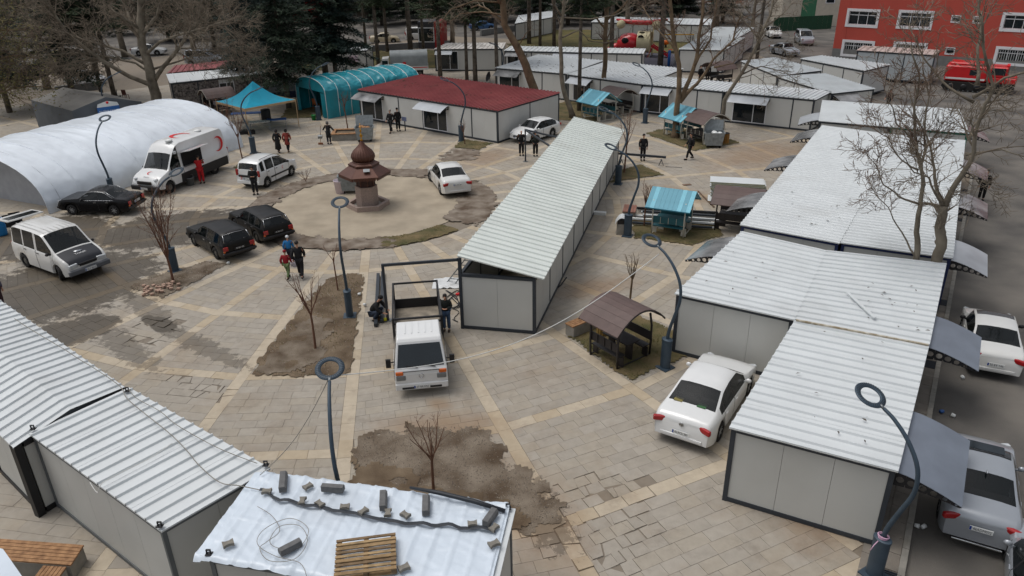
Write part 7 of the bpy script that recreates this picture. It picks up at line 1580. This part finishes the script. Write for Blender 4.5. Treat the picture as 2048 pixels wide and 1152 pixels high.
def kerbblock(label, a, b):
    p, q_ = tz(*a), tz(*b); d = (q_-p); an = math.atan2(d.y, d.x); mb = MB(); L = max(.45, d.length); pr = [(-.08, 0), (.08, 0), (.08, .1), (.045, .15), (-.08, .15)]
    vs = [(s*L/2, y, z) for s in (-1, 1) for y, z in pr]; mb.add(vs, [(4, 3, 2, 1, 0), (5, 6, 7, 8, 9)]+[(i, (i+1) % 5, (i+1) % 5+5, i+5) for i in range(5)]); c = (p+q_)/2; mb.xf(Matrix.Translation(c) @ Matrix.Rotation(an, 4, 'Z')); tag(mb.build('kerb_block', m_blk), label, 'concrete block', 'long concrete blocks on the tarpaulin')
for lab, a, b in (('long kerb block standing by the lifted tarpaulin corner', (569, 952), (566, 985)), ('long kerb block lying across the tarpaulin top edge', (645, 979), (688, 982)), ('long kerb block in the middle of the tarpaulin, above the strap', (768, 990), (767, 1022)), ('long kerb block on the tarpaulin between the middle one and the foil roll', (853, 999), (852, 1032)), ('long kerb block beneath the end of the foil roll', (988, 1030), (974, 1050)), ('long kerb block lying inside the cable coil', (560, 1110), (602, 1088))): kerbblock(lab, a, b)
def bone(label, px, py, an, s=1.):
    p = tz(px, py); mb = MB(); prof = [(-.1, -.08), (-.04, -.05), (.04, -.05), (.1, -.08), (.1, .08), (.04, .05), (-.04, .05), (-.1, .08)]; n = 8; vs = [(x*s, y*s, z) for z in (0, .07) for x, y in prof]; mb.add(vs, [tuple(reversed(range(n))), tuple(range(n, 2*n))]+[(i, (i+1) % n, (i+1) % n+n, i+n) for i in range(n)]); mb.xf(Matrix.Translation(p) @ Matrix.Rotation(an, 4, 'Z')); tag(mb.build('paver_block', m_blk2), label, 'paver block', 'small waisted paver blocks on the tarpaulin')
m_blk2 = M('waisted_block', (120, 116, 108), .9, var=.15, scale=9, bump=.4, bscale=50)
for i, (x, y) in enumerate(((534, 985), (616, 975), (605, 1004), (640, 1010), (690, 1016), (727, 1025), (776, 1028), (811, 1032), (945, 1050), (988, 1058))): bone('small waisted paver block holding down the strap on the tarpaulin' if i != 1 else 'small waisted paver block alone near the tarpaulin top edge', x, y, i*.8)
for lab, x, y in (('small waisted paver block near the tarpaulin left edge', 457, 1090), ('small waisted paver block beside the pallet corner', 808, 1138), ('small waisted paver block at the tarpaulin right edge', 988, 1090)): bone(lab, x, y, .5, 1.1)
# pallet
P = [G(672, 1078, ZR+.2), G(786, 1064, ZR+.2), G(793, 1140, ZR+.2), G(674, 1152, ZR+.2)]; c = sum(P, Vector())/4; ex = (P[1]-P[0]).normalized(); an = math.atan2(ex.y, ex.x)
o = thing('pallet', 'wooden pallet lying on the white tarpaulin', 'pallet', (c.x, c.y, ZR+.06), an); W_, D_ = 1.2, 1.0; mp = [M('pallet_wood_%d' % i, cc, .85, var=.3, scale=7, bump=.4, bscale=40) for i, cc in enumerate(((138, 114, 82), (152, 128, 94), (112, 92, 68)))]
for i in range(9): MB().box((0, -D_/2+.05+i*(D_-.1)/8, .135), (W_, .062 if i % 3 else .08, .022), TR.uniform(-.012, .012)).build('top_board', mp[i % 3], o)
for x in (-.54, 0, .54): MB().box((x, 0, .074), (.09, D_, .098)).build('bearer', mp[2], o)
for y in (-.44, 0, .44): MB().box((0, y, .011), (W_, .1, .022)).build('bottom_board', mp[0], o)
# cables
def cable(label, pts, r, mat, name='cable', sm=6):
    pts = [Vector(p) for p in pts]; out = []
    for i in range(len(pts)-1):
        p0, p1, p2, p3 = pts[max(i-1, 0)], pts[i], pts[i+1], pts[min(i+2, len(pts)-1)]
        for k in range(sm): t = k/sm; out.append(.5*((2*p1)+(p2-p0)*t+(2*p0-5*p1+4*p2-p3)*t*t+(3*p1-p0-3*p2+p3)*t**3))
    out.append(pts[-1]); return tag(MB().tube(out, r, 5).build(name, mat), label, 'cable')
m_cab = M('white_cable', (200, 200, 196), .5, var=.1); m_cabg = M('grey_cable', (128, 124, 116), .6, var=.1)
cz = [tz(*p) for p in ((515, 1015), (545, 1035), (560, 1065), (535, 1085), (520, 1100), (540, 1125), (590, 1120), (615, 1085), (600, 1055), (560, 1055), (540, 1085), (560, 1100), (600, 1095), (617, 1060), (580, 1040), (530, 1060), (515, 1090), (550, 1115), (600, 1128), (615, 1160))]
for i, p in enumerate(cz): p.z += .03+.008*(i % 3)
cable('loose loops of thin grey cable on the tarpaulin', cz, .007, m_cabg)
up = lambda px, py, dz=.05: G(px, py, 2.47)+Vector((0, 0, dz))
cable('thin pale cable snaking along the container roof to the tarpaulin', [up(*p) for p in ((30, 640), (60, 660), (110, 690), (135, 705), (160, 722), (190, 740), (240, 775), (255, 800), (290, 830), (340, 870), (375, 905), (400, 935), (440, 968), (480, 975), (528, 985))], .012, m_cabg)
cable('second thin pale cable along the roof edge of the strewn container', [up(*p) for p in ((255, 778), (275, 800), (320, 825), (350, 850), (400, 880), (450, 905), (515, 930))], .01, m_cabg)
cable('short loop of white cable hanging over the container eave', [up(*p) for p in ((345, 890), (300, 920), (250, 945), (205, 970))]+[G(195, 985, 2.3), G(180, 965, 2.4)], .01, m_cab)
a0, a1, a2 = G(1318, 508, 4.1), G(660, 752, 4.35), G(520, 950, 2.55)
cable('white cable slung from the shelter lamp to the lamp behind the tarp container', [a0.lerp(a1, t)-Vector((0, 0, 1.15*math.sin(math.pi*t))) for t in [i/14 for i in range(15)]], .014, m_cab); cable('thin grey wire dropping from the lamp to the container corner', [a1.lerp(a2, t)-Vector((0, 0, .3*math.sin(math.pi*t))) for t in [i/8 for i in range(9)]], .01, m_cabg)
# lifting lugs at roof corners
for lab, px, py in (('rusty lifting lug at the outer corner of the strewn container roof', 320, 1052), ('lifting lug at the gable side corner of the strewn container roof', 66, 858), ('lifting lug at the square side corner of the strewn container roof', 255, 782), ('yellow stained lifting lug between strewn and tarp containers', 532, 930), ('lifting lug at the tarp container left corner', 418, 1108), ('lifting lug at the tarp container right corner', 1016, 1016)):
    p = G(px, py, 2.47); mb = MB()
    for x, z in ((-.04, .05), (.04, .05)): mb.box((p.x+x, p.y, p.z+z), (.02, .03, .1))
    mb.box((p.x, p.y, p.z+.11), (.1, .03, .025)); mb.box((p.x, p.y, p.z+.004), (.14, .12, .012)); tag(mb.build('lifting_lug', m_black), lab, 'lifting lug', 'roof corner lifting lugs')
# pale sheet on the near left edge
mb = MB(); P = [G(-40, 1085, 1.6), G(6, 1098, 1.6), G(60, 1175, 1.6), G(-40, 1190, 1.6)]; mb.add(P+[p-Vector((0, 0, .6)) for p in P], [(0, 1, 2, 3), (0, 4, 5, 1), (1, 5, 6, 2), (2, 6, 7, 3), (3, 7, 4, 0)]); mb.add([(p.x, p.y, 0) for p in P]+[(p.x, p.y, 1.0) for p in P], [(0, 1, 5, 4), (1, 2, 6, 5), (2, 3, 7, 6), (3, 0, 4, 7)]); o = mb.build('covered_stall', m_tarp); tag(o, 'pale sheet covered stall top beside the slatted benches', 'stall')
# strip joint and loose strip on the right-hand roofs
mf = M('foam_strip', (160, 140, 104), .8, var=.4, scale=5, c2=(196, 190, 176)); a, b = G(1592, 640, 2.5), G(1857, 690, 2.5); tag(MB().bar(a, b, .06, .05).build('foam_strip', mf), 'yellowish foam strip closing the joint between two roofs', 'foam strip')
a, b = G(1694, 584, 2.5), G(1750, 636, 2.5); tag(MB().bar(a, b, .1, .04).build('metal_strip', m_roofw), 'loose white metal strip lying on the spotted roof', 'metal strip')
# steel frames
def steel_frame(label, base, top_z, ends):
    o = thing('steel_portal', label, 'steel frame', (base.x, base.y, 0), None); MB().bar((base.x, base.y, .02), (base.x, base.y, top_z), .1, .1).build('post', m_char, o); MB().box((base.x, base.y, .012), (.28, .28, .024)).build('foot_plate', m_steel, o)
    for e in ends: MB().bar((base.x, base.y, top_z-.05), e, .09, .1).build('beam', m_char, o)
b = G(776, 641); steel_frame('tall charcoal steel post and beam joined to the open gable', b, up_at(b, 528), [mid.b[0]+Vector((0, 0, 2.9))])
b = G(1051, 323); zt_ = up_at(b, 258); steel_frame('thin charcoal post with two beams behind the standing men', b, zt_, [lerp(mid.b[0], mid.b[3], .78)+Vector((0, 0, zt_)), lerp(mid.b[0], mid.b[3], .9)+Vector((0, 0, zt_))])
# long tube, rods, profiles, stacked panels
def rod(label, a, b, w_, mat, z=.06, name='steel_tube'): a, b = G(*a), G(*b); a.z = b.z = z; tag(MB().bar(a, b, w_, w_).build(name, mat), label, 'steel tube')
rod('long dark steel tube on the ground in front of a man in black', (1237, 320), (1331, 328), .13, m_char, .45); rod('rusty rod lying near the panel stack', (1396, 384), (1428, 416), .06, M('rusty', (104, 84, 68), .8, var=.3)); rod('thin wire rod on the paving beyond the steel tube', (1331, 335), (1364, 337), .025, m_char)
for nm, lab, bx in (('trestle', 'low trestle holding the left end of the long steel tube', 1243), ('trestle', 'low trestle holding the right end of the long steel tube', 1322)):
    p = G(bx, 331); o = thing(nm, lab, 'trestle', (p.x, p.y, 0), 0.)
    for s in (-1, 1): MB().bar((s*.15, 0, 0), (0, 0, .38), .04, .04).build('leg', m_char, o)
    MB().bar((0, -.15, .37), (0, .15, .37), .05, .05).build('rail', m_char, o)
for i in range(2): rod(('black box section beam lying left of the steel post, outer one', 'black box section beam lying left of the steel post, inner one')[i], (752+i*12, 655-i*8), (757+i*9, 553-i*4), .14, m_char, .1, 'box_beam')
p = thing('profile_pile', 'pile of white and dark steel profiles behind the teal gabled shelter', 'steel profiles', tuple(G(1350, 437)), None)
for i in range(14):
    y0 = 424+i*2.4; a, b = G(1266+TR.uniform(-6, 20), y0-4), G(1445+TR.uniform(-25, 0), y0+6); a.z = b.z = .07+.1*(i % 3); MB().bar(a, b, .12, .09).build('profile', (m_roofw, m_char, m_black, m_white)[i % 4], p)
c = G(1472, 402); pa = thing('panel_stack', 'tall stack of white insulated wall panels beside the dark shelter', 'panel stack', (c.x, c.y, 0), rad(-14)); m_core = M('panel_core', (150, 150, 118), .9, var=.2, scale=5)
for i in range(14):
    z = .06+i*.085; dx = TR.uniform(-.14, .14); MB().box((dx, TR.uniform(-.04, .04), z), (2.9, 1.1, .05)).build('panel_core', m_core, pa); MB().box((dx, 0, z+.033), (2.9, 1.1, .014)).build('panel_skin', m_roofw, pa)
box_thing('white_block', 'white polystyrene block beside the rusty rod', 'block', tuple(G(1388, 397)+Vector((0, 0, .16))), (.4, .4, .32), .3, m_white); box_thing('white_block', 'white polystyrene bar beside the long container wall', 'block', tuple(G(1198, 429)+Vector((0, 0, .08))), (.75, .25, .16), -.3, m_white)
box_thing('brown_plate', 'rusty brown plate lying on sandy paving', 'plate', tuple(G(1374, 370)+Vector((0, 0, .02))), (.5, .25, .03), .2, M('rusty', (104, 84, 68), .8))
tag(MB().tube([G(1112, 580)+Vector((0, 0, .05)), G(1122, 572)+Vector((0, 0, .05)), G(1133, 567)+Vector((0, 0, .3))], .03, 6).build('bent_handle', m_black), 'bent black handle on the paving beside the long container', 'handle')
# ladder, plastic wrap and tools by the open gable
a, b = G(893, 556), G(905, 556); t0 = lerp(mid.b[0], mid.b[3], .16)+Vector((0, 0, 2.6)); lo = G(893, 566); o = thing('ladder', 'grey metal ladder leaning on the long container building', 'ladder', tuple(lo), None); sd = Vector((.38, -.1, 0))
for s in (0, 1): MB().bar(lo+sd*s, t0+sd*s, .05, .05).build('rail', m_steel, o)
for i in range(1, 11): p = lo.lerp(t0, i/11); MB().bar(p, p+sd, .03, .03).build('rung', m_steel, o)
m_wrap = M('plastic_wrap', (200, 202, 202), .3, var=.15, scale=3); mb = MB(); c = G(893, 570); rows = [[c+Vector((x*.13-.6, y*.13-.4, .02+.28*abs(mnoise.noise(Vector((x*.6, y*.6, 2))))*max(0, 1-((x-5)**2+(y-4)**2)/42))) for y in range(9)] for x in range(11)]; tag(mb.grid(rows).build('plastic_wrap', m_wrap), 'crumpled clear plastic wrap at the ladder foot', 'plastic wrap')
cable('tangle of black cable beside the open gable wall', [G(905+14*math.sin(i*1.7), 600+18*math.cos(i*1.1))+Vector((0, 0, .04)) for i in range(14)], .02, m_black); cable('thin hose trailing from the tools to the boy in jeans', [G(*p)+Vector((0, 0, .03)) for p in ((905, 618), (918, 625), (908, 638), (916, 645), (905, 640))], .015, m_black)
b = G(912, 592); o = thing('angle_grinder', 'red and black power tool by the open gable wall', 'power tool', (b.x, b.y, 0), .3); MB().lathe([(.05, 0), (.06, .2), (.045, .34)], 12).xf(Matrix.Translation((0, 0, .08)) @ Matrix.Rotation(rad(90), 4, 'Y')).build('motor_body', m_cres, o); MB().lathe([(.1, 0), (.1, .02)], 16, (.38, 0, .04)).build('disc', m_black, o)
b = G(764, 643); o = thing('yellow_can', 'yellow can on the paving beside the welder', 'can', (b.x, b.y, 0), 0.); MB().lathe([(.07, 0), (.07, .18), (.05, .2)], 14).xf(Matrix.Translation((0, 0, .07)) @ Matrix.Rotation(rad(80), 4, 'Y')).build('can_body', M('yellow_can', (196, 190, 40), .5), o); MB().box((-.1, .1, .06), (.12, .1, .1)).build('can_cap', m_wood, o)
# cobble heap on the left gravel bed
c = G(322, 580); o = thing('cobble_heap', 'small heap of reddish paving cobbles on the left gravel bed', 'cobbles', (c.x, c.y, 0), .3); m_cb = M('cobble', (158, 132, 116), .9, var=.15, scale=6)
for i in range(30): MB().box((TR.uniform(-.75, .75), TR.uniform(-.5, .5), .06+.05*(i % 2)), (.15, .12, .08), TR.uniform(-.8, .8), 0, None).build('cobble', m_cb, o)
# crates and barrel at the tent mouth
for i, (px, py, z) in enumerate(((20, 452, 0), (34, 446, 0), (22, 452, .3), (34, 447, .3))):
    b = G(px, py); o = thing('crate', ('black plastic crate on the ground at the tent mouth, outer one', 'black plastic crate on the ground at the tent mouth, inner one', 'black plastic crate stacked on the outer crate', 'black plastic crate stacked on the inner crate')[i], 'crate', (b.x, b.y, z), .6, 'black crates at the tent mouth')
    for s in (-1, 1): MB().box((0, s*.18, .15), (.55, .02, .28)).build('side', m_black, o); MB().box((s*.27, 0, .15), (.02, .34, .28)).build('end', m_black, o)
    MB().box((0, 0, .02), (.52, .34, .02)).build('bottom', m_black, o)
b = G(4, 470); o = thing('barrel', 'blue plastic barrel behind the minibus tailgate', 'barrel', (b.x, b.y, 0), 0.); MB().lathe([(.26, 0), (.29, .1), (.29, .8), (.26, .9)], 20).build('drum', M('blue_plastic', (24, 112, 168), .5), o); MB().ring((0, 0, .5), .29, .02, 20, 5).build('hoop', M('blue_plastic', (24, 112, 168), .5), o)
# tables and chairs
def table(label, px, py, rz, d, mat, legm=m_steel, z=.74):
    b = G(px, py); o = thing('table', label, 'table', (b.x, b.y, 0), rz); MB().box((0, 0, z), (d[0], d[1], .04)).build('table_top', mat, o)
    for sx in (-1, 1):
        for sy in (-1, 1): MB().bar((sx*(d[0]/2-.08), sy*(d[1]/2-.06), 0), (sx*(d[0]/2-.08), sy*(d[1]/2-.06), z-.02), .04, .04).build('leg', legm, o)
m_bt = M('blue_table', (46, 84, 140), .5, var=.08); m_pt = M('patterned_cloth', (190, 186, 178), .7, var=.6, scale=14, detail=1)
table('blue folding table at the gazebo corner', 556, 257, rad(18), (1.5, .7), m_bt); table('table with patterned cloth beside the blue folding table', 522, 262, rad(18), (1.6, .8), m_pt); table('long blue table in the shade under the gazebo', 495, 244, rad(8), (2.4, .7), m_bt)
b = G(534, 244); o = thing('water_drum', 'black drum in the shade under the gazebo', 'drum', (b.x, b.y, 0), 0.); MB().lathe([(.36, 0), (.38, .1), (.38, 1.0), (.34, 1.06)], 18).build('drum_body', m_black, o); MB().ring((0, 0, 1.04), .35, .02, 18, 5).build('drum_rim', m_black, o)
for lab, px, py in (('dark crate of bottles under the patterned table, left one', 488, 268), ('dark crate of bottles under the patterned table, right one', 503, 268)):
    b = G(px, py); o = thing('bottle_crate', lab, 'crate', (b.x, b.y, 0), .3); MB().box((0, 0, .12), (.6, .4, .24)).build('crate_body', m_black, o)
    for i in range(5): MB().lathe([(.04, .2), (.04, .34), (.015, .4)], 8, (-.22+.11*i, 0, 0)).build('bottle', m_brnd, o)
def chair(label, px, py, rz, mat, group):
    b = G(px, py); o = thing('plastic_chair', label, 'chair', (b.x, b.y, 0), rz, group); MB().box((0, 0, .44), (.44, .44, .03)).build('seat', mat, o); MB().box((-.21, 0, .72), (.03, .42, .5), 0, 0, Matrix.Rotation(rad(-8), 3, 'Y')).build('backrest', mat, o)
    for sx in (-1, 1):
        for sy in (-1, 1): MB().bar((sx*.2, sy*.2, 0), (sx*.18, sy*.18, .43), .04, .04).build('leg', mat, o)
m_or = M('orange_chair', (166, 92, 50), .5); m_rc = M('brown_chair', (104, 60, 52), .5)
for i, (x, y) in enumerate(((626, 213), (633, 218), (618, 207))): chair(('orange plastic chair inside the turquoise tent, at the curtain', 'orange plastic chair inside the turquoise tent, nearest the lamp', 'orange plastic chair deep inside the turquoise tent')[i], x, y, i*1.2, m_or, 'chairs in the turquoise tent')
for i, (x, y, mt) in enumerate(((243, 205, m_black), (253, 199, m_rc), (240, 212, m_black), (232, 200, m_black))): chair(('black plastic chair beside the low wall', 'brown plastic chair behind the black ones near the plane tree', 'black plastic chair closest to the mourning tent', 'black plastic chair touching the dark pine trunk')[i], x, y, .5+i, mt, 'plastic chairs under the plane tree')
b = G(1322, 262)
# speaker-like black box on the shop roof side
p = G(980, 166); o = thing('satellite_dish', 'black dish leaning beside the first shop container', 'dish', (p.x, p.y, 0), rad(200)); MB().lathe([(.02, .0), (.3, .06), (.5, .2), (.52, .22), (.48, .22), (.3, .1)], 20).xf(Matrix.Translation((0, 0, .6)) @ Matrix.Rotation(rad(70), 4, 'Y')).build('dish', m_black, o); MB().bar((0, 0, 0), (0, 0, .6), .05, .05).build('stand', m_steel, o)
# step ladder by the wide shopfront
b = G(1434, 243); o = thing('step_ladder', 'white step ladder beside the wide dark shopfront', 'ladder', (b.x, b.y, 0), rad(-32))
for s in (-.22, .22): MB().bar((s, 0, 0), (s, .35, 2.0), .05, .04).build('rail', m_white, o); MB().bar((s, .8, 0), (s, .38, 2.0), .04, .04).build('prop', m_white, o)
for i in range(1, 7): MB().box((0, .35*i/7, 2.0*i/7), (.42, .1, .03)).build('step', m_white, o)
# playground
def playground():
    b = G(1278, 112); m_pr = M('slide_red', (176, 24, 34), .35, var=.08, coat=.4); m_pc = M('slide_cream', (196, 186, 150), .5, var=.08); o = thing('slide_tower', 'red and cream playground slide tower shaped like a flying craft', 'slide', (b.x, b.y, 0), rad(-20))
    r_ = MB(); r_.ball((-1.2, 0, 1.5), 1.35, 18, 12, 0, (1.2, .9, .9)); r_.build('pod', m_pr, o)
    MB().lathe([(1.25, 0), (1.25, 1.6)], 20, caps=False).xf(Matrix.Translation((-.2, 0, 1.7)) @ Matrix.Rotation(rad(90), 4, 'Y')).build('tube_body', m_pc, o)
    for i in range(4): a = rad(30+40*i); MB().lathe([(.36, 0), (.36, .05)], 14).xf(Matrix.Translation((.3, -1.2*math.cos(a), 1.7+1.2*math.sin(a))) @ Matrix.Rotation(a-rad(90)+rad(90), 4, 'X') @ Matrix.Rotation(rad(90), 4, 'X')).build('porthole', m_under, o)
    for s in (-1, 1): MB().ball((-1.6, s*.5-.6, 1.9), .45, 10, 7, 0, (1, .5, .8)).build('pod_window', m_under, o)
    for x in (-1.6, 1.4):
        for y in (-1, 1): MB().bar((x, y, 0), (x, y, 3.4 if x > 0 else 1.2), .12, .12).build('post', m_pc, o)
    MB().tube([(-3, 0, 4.2), (-1, 0, 3.9), (1, 0, 3.9), (3.2, 0, 4.3)], [.12, .3, .3, .12], 8).build('roof_wing', m_pr, o)
    for x in (-2.3, 2.0): MB().lathe([(.5, 0), (.5, .5)], 14).xf(Matrix.Translation((x, -.25, 3.7)) @ Matrix.Rotation(rad(90), 4, 'X')).build('wing_engine', m_pc, o)
    MB().box((0, 0, 1.1), (3.4, 2, .1)).build('platform', m_pc, o)
    for s in (-.4, .4): MB().bar((1.6, s-.6, 1.4), (3.8, s-.6, .2), .08, .3).build('slide_side', m_pr, o)
    MB().bar((1.6, -.6, 1.32), (3.8, -.6, .12), .8, .05).build('slide_bed', m_pr, o)
    for s in (0, .6): MB().bar((1.2, -1.2-s*.0+s, 0), (1.9, -1.2+s, 1.6), .06, .06).build('ladder_rail', m_pr, o)
    for i in range(5): MB().bar((1.3+.12*i, -1.2, .25+.28*i), (1.3+.12*i, -.6, .25+.28*i), .05, .05).build('ladder_rung', m_pr, o)
    MB().tube([(-2.4, .2, 1.2), (-3.2, .2, .9), (-4.2, .2, .2)], .45, 12).build('tube_slide', m_pr, o)
playground()
b = G(1352, 108); o = thing('swing_frame', 'yellow beamed swing frame on the playground', 'swing', (b.x, b.y, 0), rad(-8)); MB().bar((-2, 0, 2.3), (2, 0, 2.3), .12, .12).build('beam', M('yellow_paint', (196, 150, 40), .5), o)
for s in (-1, 1):
    for y in (-.6, .6): MB().bar((s*1.9, y, 0), (s*1.9, 0, 2.3), .08, .08).build('leg', m_lamp, o)
for s in (-.7, .7):
    MB().box((s, 0, .5), (.5, .2, .05)).build('swing_seat', m_cres, o)
    for q in (-.22, .22): MB().bar((s+q, 0, .5), (s+q, 0, 2.25), .02, .02).build('chain', m_steel, o)
for i, (px, py, lab) in enumerate(((1337, 133, 'blue outdoor fitness post on the playground floor'), (1349, 130, 'red and white outdoor fitness post with blue top'))):
    b = G(px, py); o = thing('fitness_gear', lab, 'fitness gear', (b.x, b.y, 0), .3*i); MB().lathe([(.16, 0), (.16, 1.7), (.1, 1.75)], 12).build('post', M('gear_blue', (28, 84, 156), .4) if i == 0 else m_plate, o); MB().bar((-.7, 0, 1.5), (.7, 0, 1.5), .09, .09).build('arm', m_black, o)
    for s in (-1, 1): MB().ball((s*.7, 0, 1.2), .18, 10, 7, 0, (.5, 1, 1)).build('pad', m_cres if i else m_black, o)
b = G(1331, 96); o = thing('spring_rider', 'orange spring rider on the playground lawn', 'spring rider', (b.x, b.y, 0), .3); MB().ball((0, 0, .7), .5, 12, 8, 0, (1.2, .5, .6)).build('rider_body', M('rider_orange', (206, 98, 24), .4), o); MB().lathe([(.14, 0), (.14, .4)], 12).build('spring', m_black, o)
# litter by the kerb
for i, (px, py, lab) in enumerate(((1838, 962, 'crumpled white paper cup on the road beside the silver saloon'), (1830, 1045, 'white paper scrap at the kerb by the drain grate'), (1845, 1050, 'flat white carton on the road by the kerb'), (1820, 940, 'white wrapper on the pavement below the grey awning'), (1912, 828, 'small white cup on the road behind the older saloon'), (1888, 818, 'blue plastic scrap at the kerb'), (1925, 748, 'white cup lying behind the older saloon'), (728, 612, 'white scrap on the soil bed by the lamp'), (716, 592, 'white scrap at the soil bed edge'), (455, 530, 'white litter scrap at the tip of the left gravel bed'))):
    b = G(px, py); z = -.136 if px > 1000 else .03; mb = MB(); mb.lathe([(.05, 0), (.065, .12)], 8); mb.xf(Matrix.Translation((b.x, b.y, z+.055)) @ Matrix.Rotation(rad(85), 4, (math.cos(i), math.sin(i), 0))); tag(mb.build('litter', m_plate if 'blue' not in lab else m_bt), lab, 'litter', 'litter scraps')
# pink string on the near lamp
b = G(1747, 1150); o = MB(); 
for i in range(3): o.ring((b.x, b.y, 1.16+.03*i), .1+.01*i, .014, 18, 5, (.1*i, .1, 1))
o.tube([(b.x-.1, b.y-.05, 1.15), (b.x-.22, b.y-.1, 1.05), (b.x-.3, b.y-.12, .9)], .012, 5); tag(o.build('string', M('pink_string', (206, 166, 190), .8)), 'pink string knotted round the lamp casing', 'string')

# leaf litter and grime on roofs
m_lit = M('leaf_litter', (66, 56, 46), .9, var=.3, scale=4)
for c, nn, u0, u1, v0, v1 in ((r2b, 20, .45, .98, .05, .6), (r2a, 10, .1, .9, .1, .9), (r1, 10, .05, .95, .05, .95), (b1, 60, .1, .9, .1, .6), (b2, 40, .1, .9, .2, .5), (b4, 60, .1, .95, .1, .9), (red, 50, .05, .95, .3, .6), (r3[0][0], 16, .1, .9, .1, .9), (r3[0][1], 20, .1, .9, .1, .9), (c4, 40, .1, .9, .1, .9), (b5, 30, .05, .6, .1, .9)):
    mb = MB()
    for i in range(nn):
        p = c.S(TR.uniform(u0, u1), TR.uniform(v0, v1)); a = TR.uniform(0, 6); r = TR.uniform(.03, .09)*(1 if p.y < 40 else 2.0); z = .075
        mb.add([(p.x+r*math.cos(a), p.y+r*math.sin(a), p.z+z), (p.x+r*.4*math.cos(a+2), p.y+r*.4*math.sin(a+2), p.z+z+.01), (p.x-r*math.cos(a), p.y-r*math.sin(a), p.z+z), (p.x+r*.4*math.cos(a-2), p.y+r*.4*math.sin(a-2), p.z+z+.02)], [(0, 1, 2, 3)])
    stuff(mb.build('roof_litter', m_lit, c.o))
bpy.context.view_layer.update()
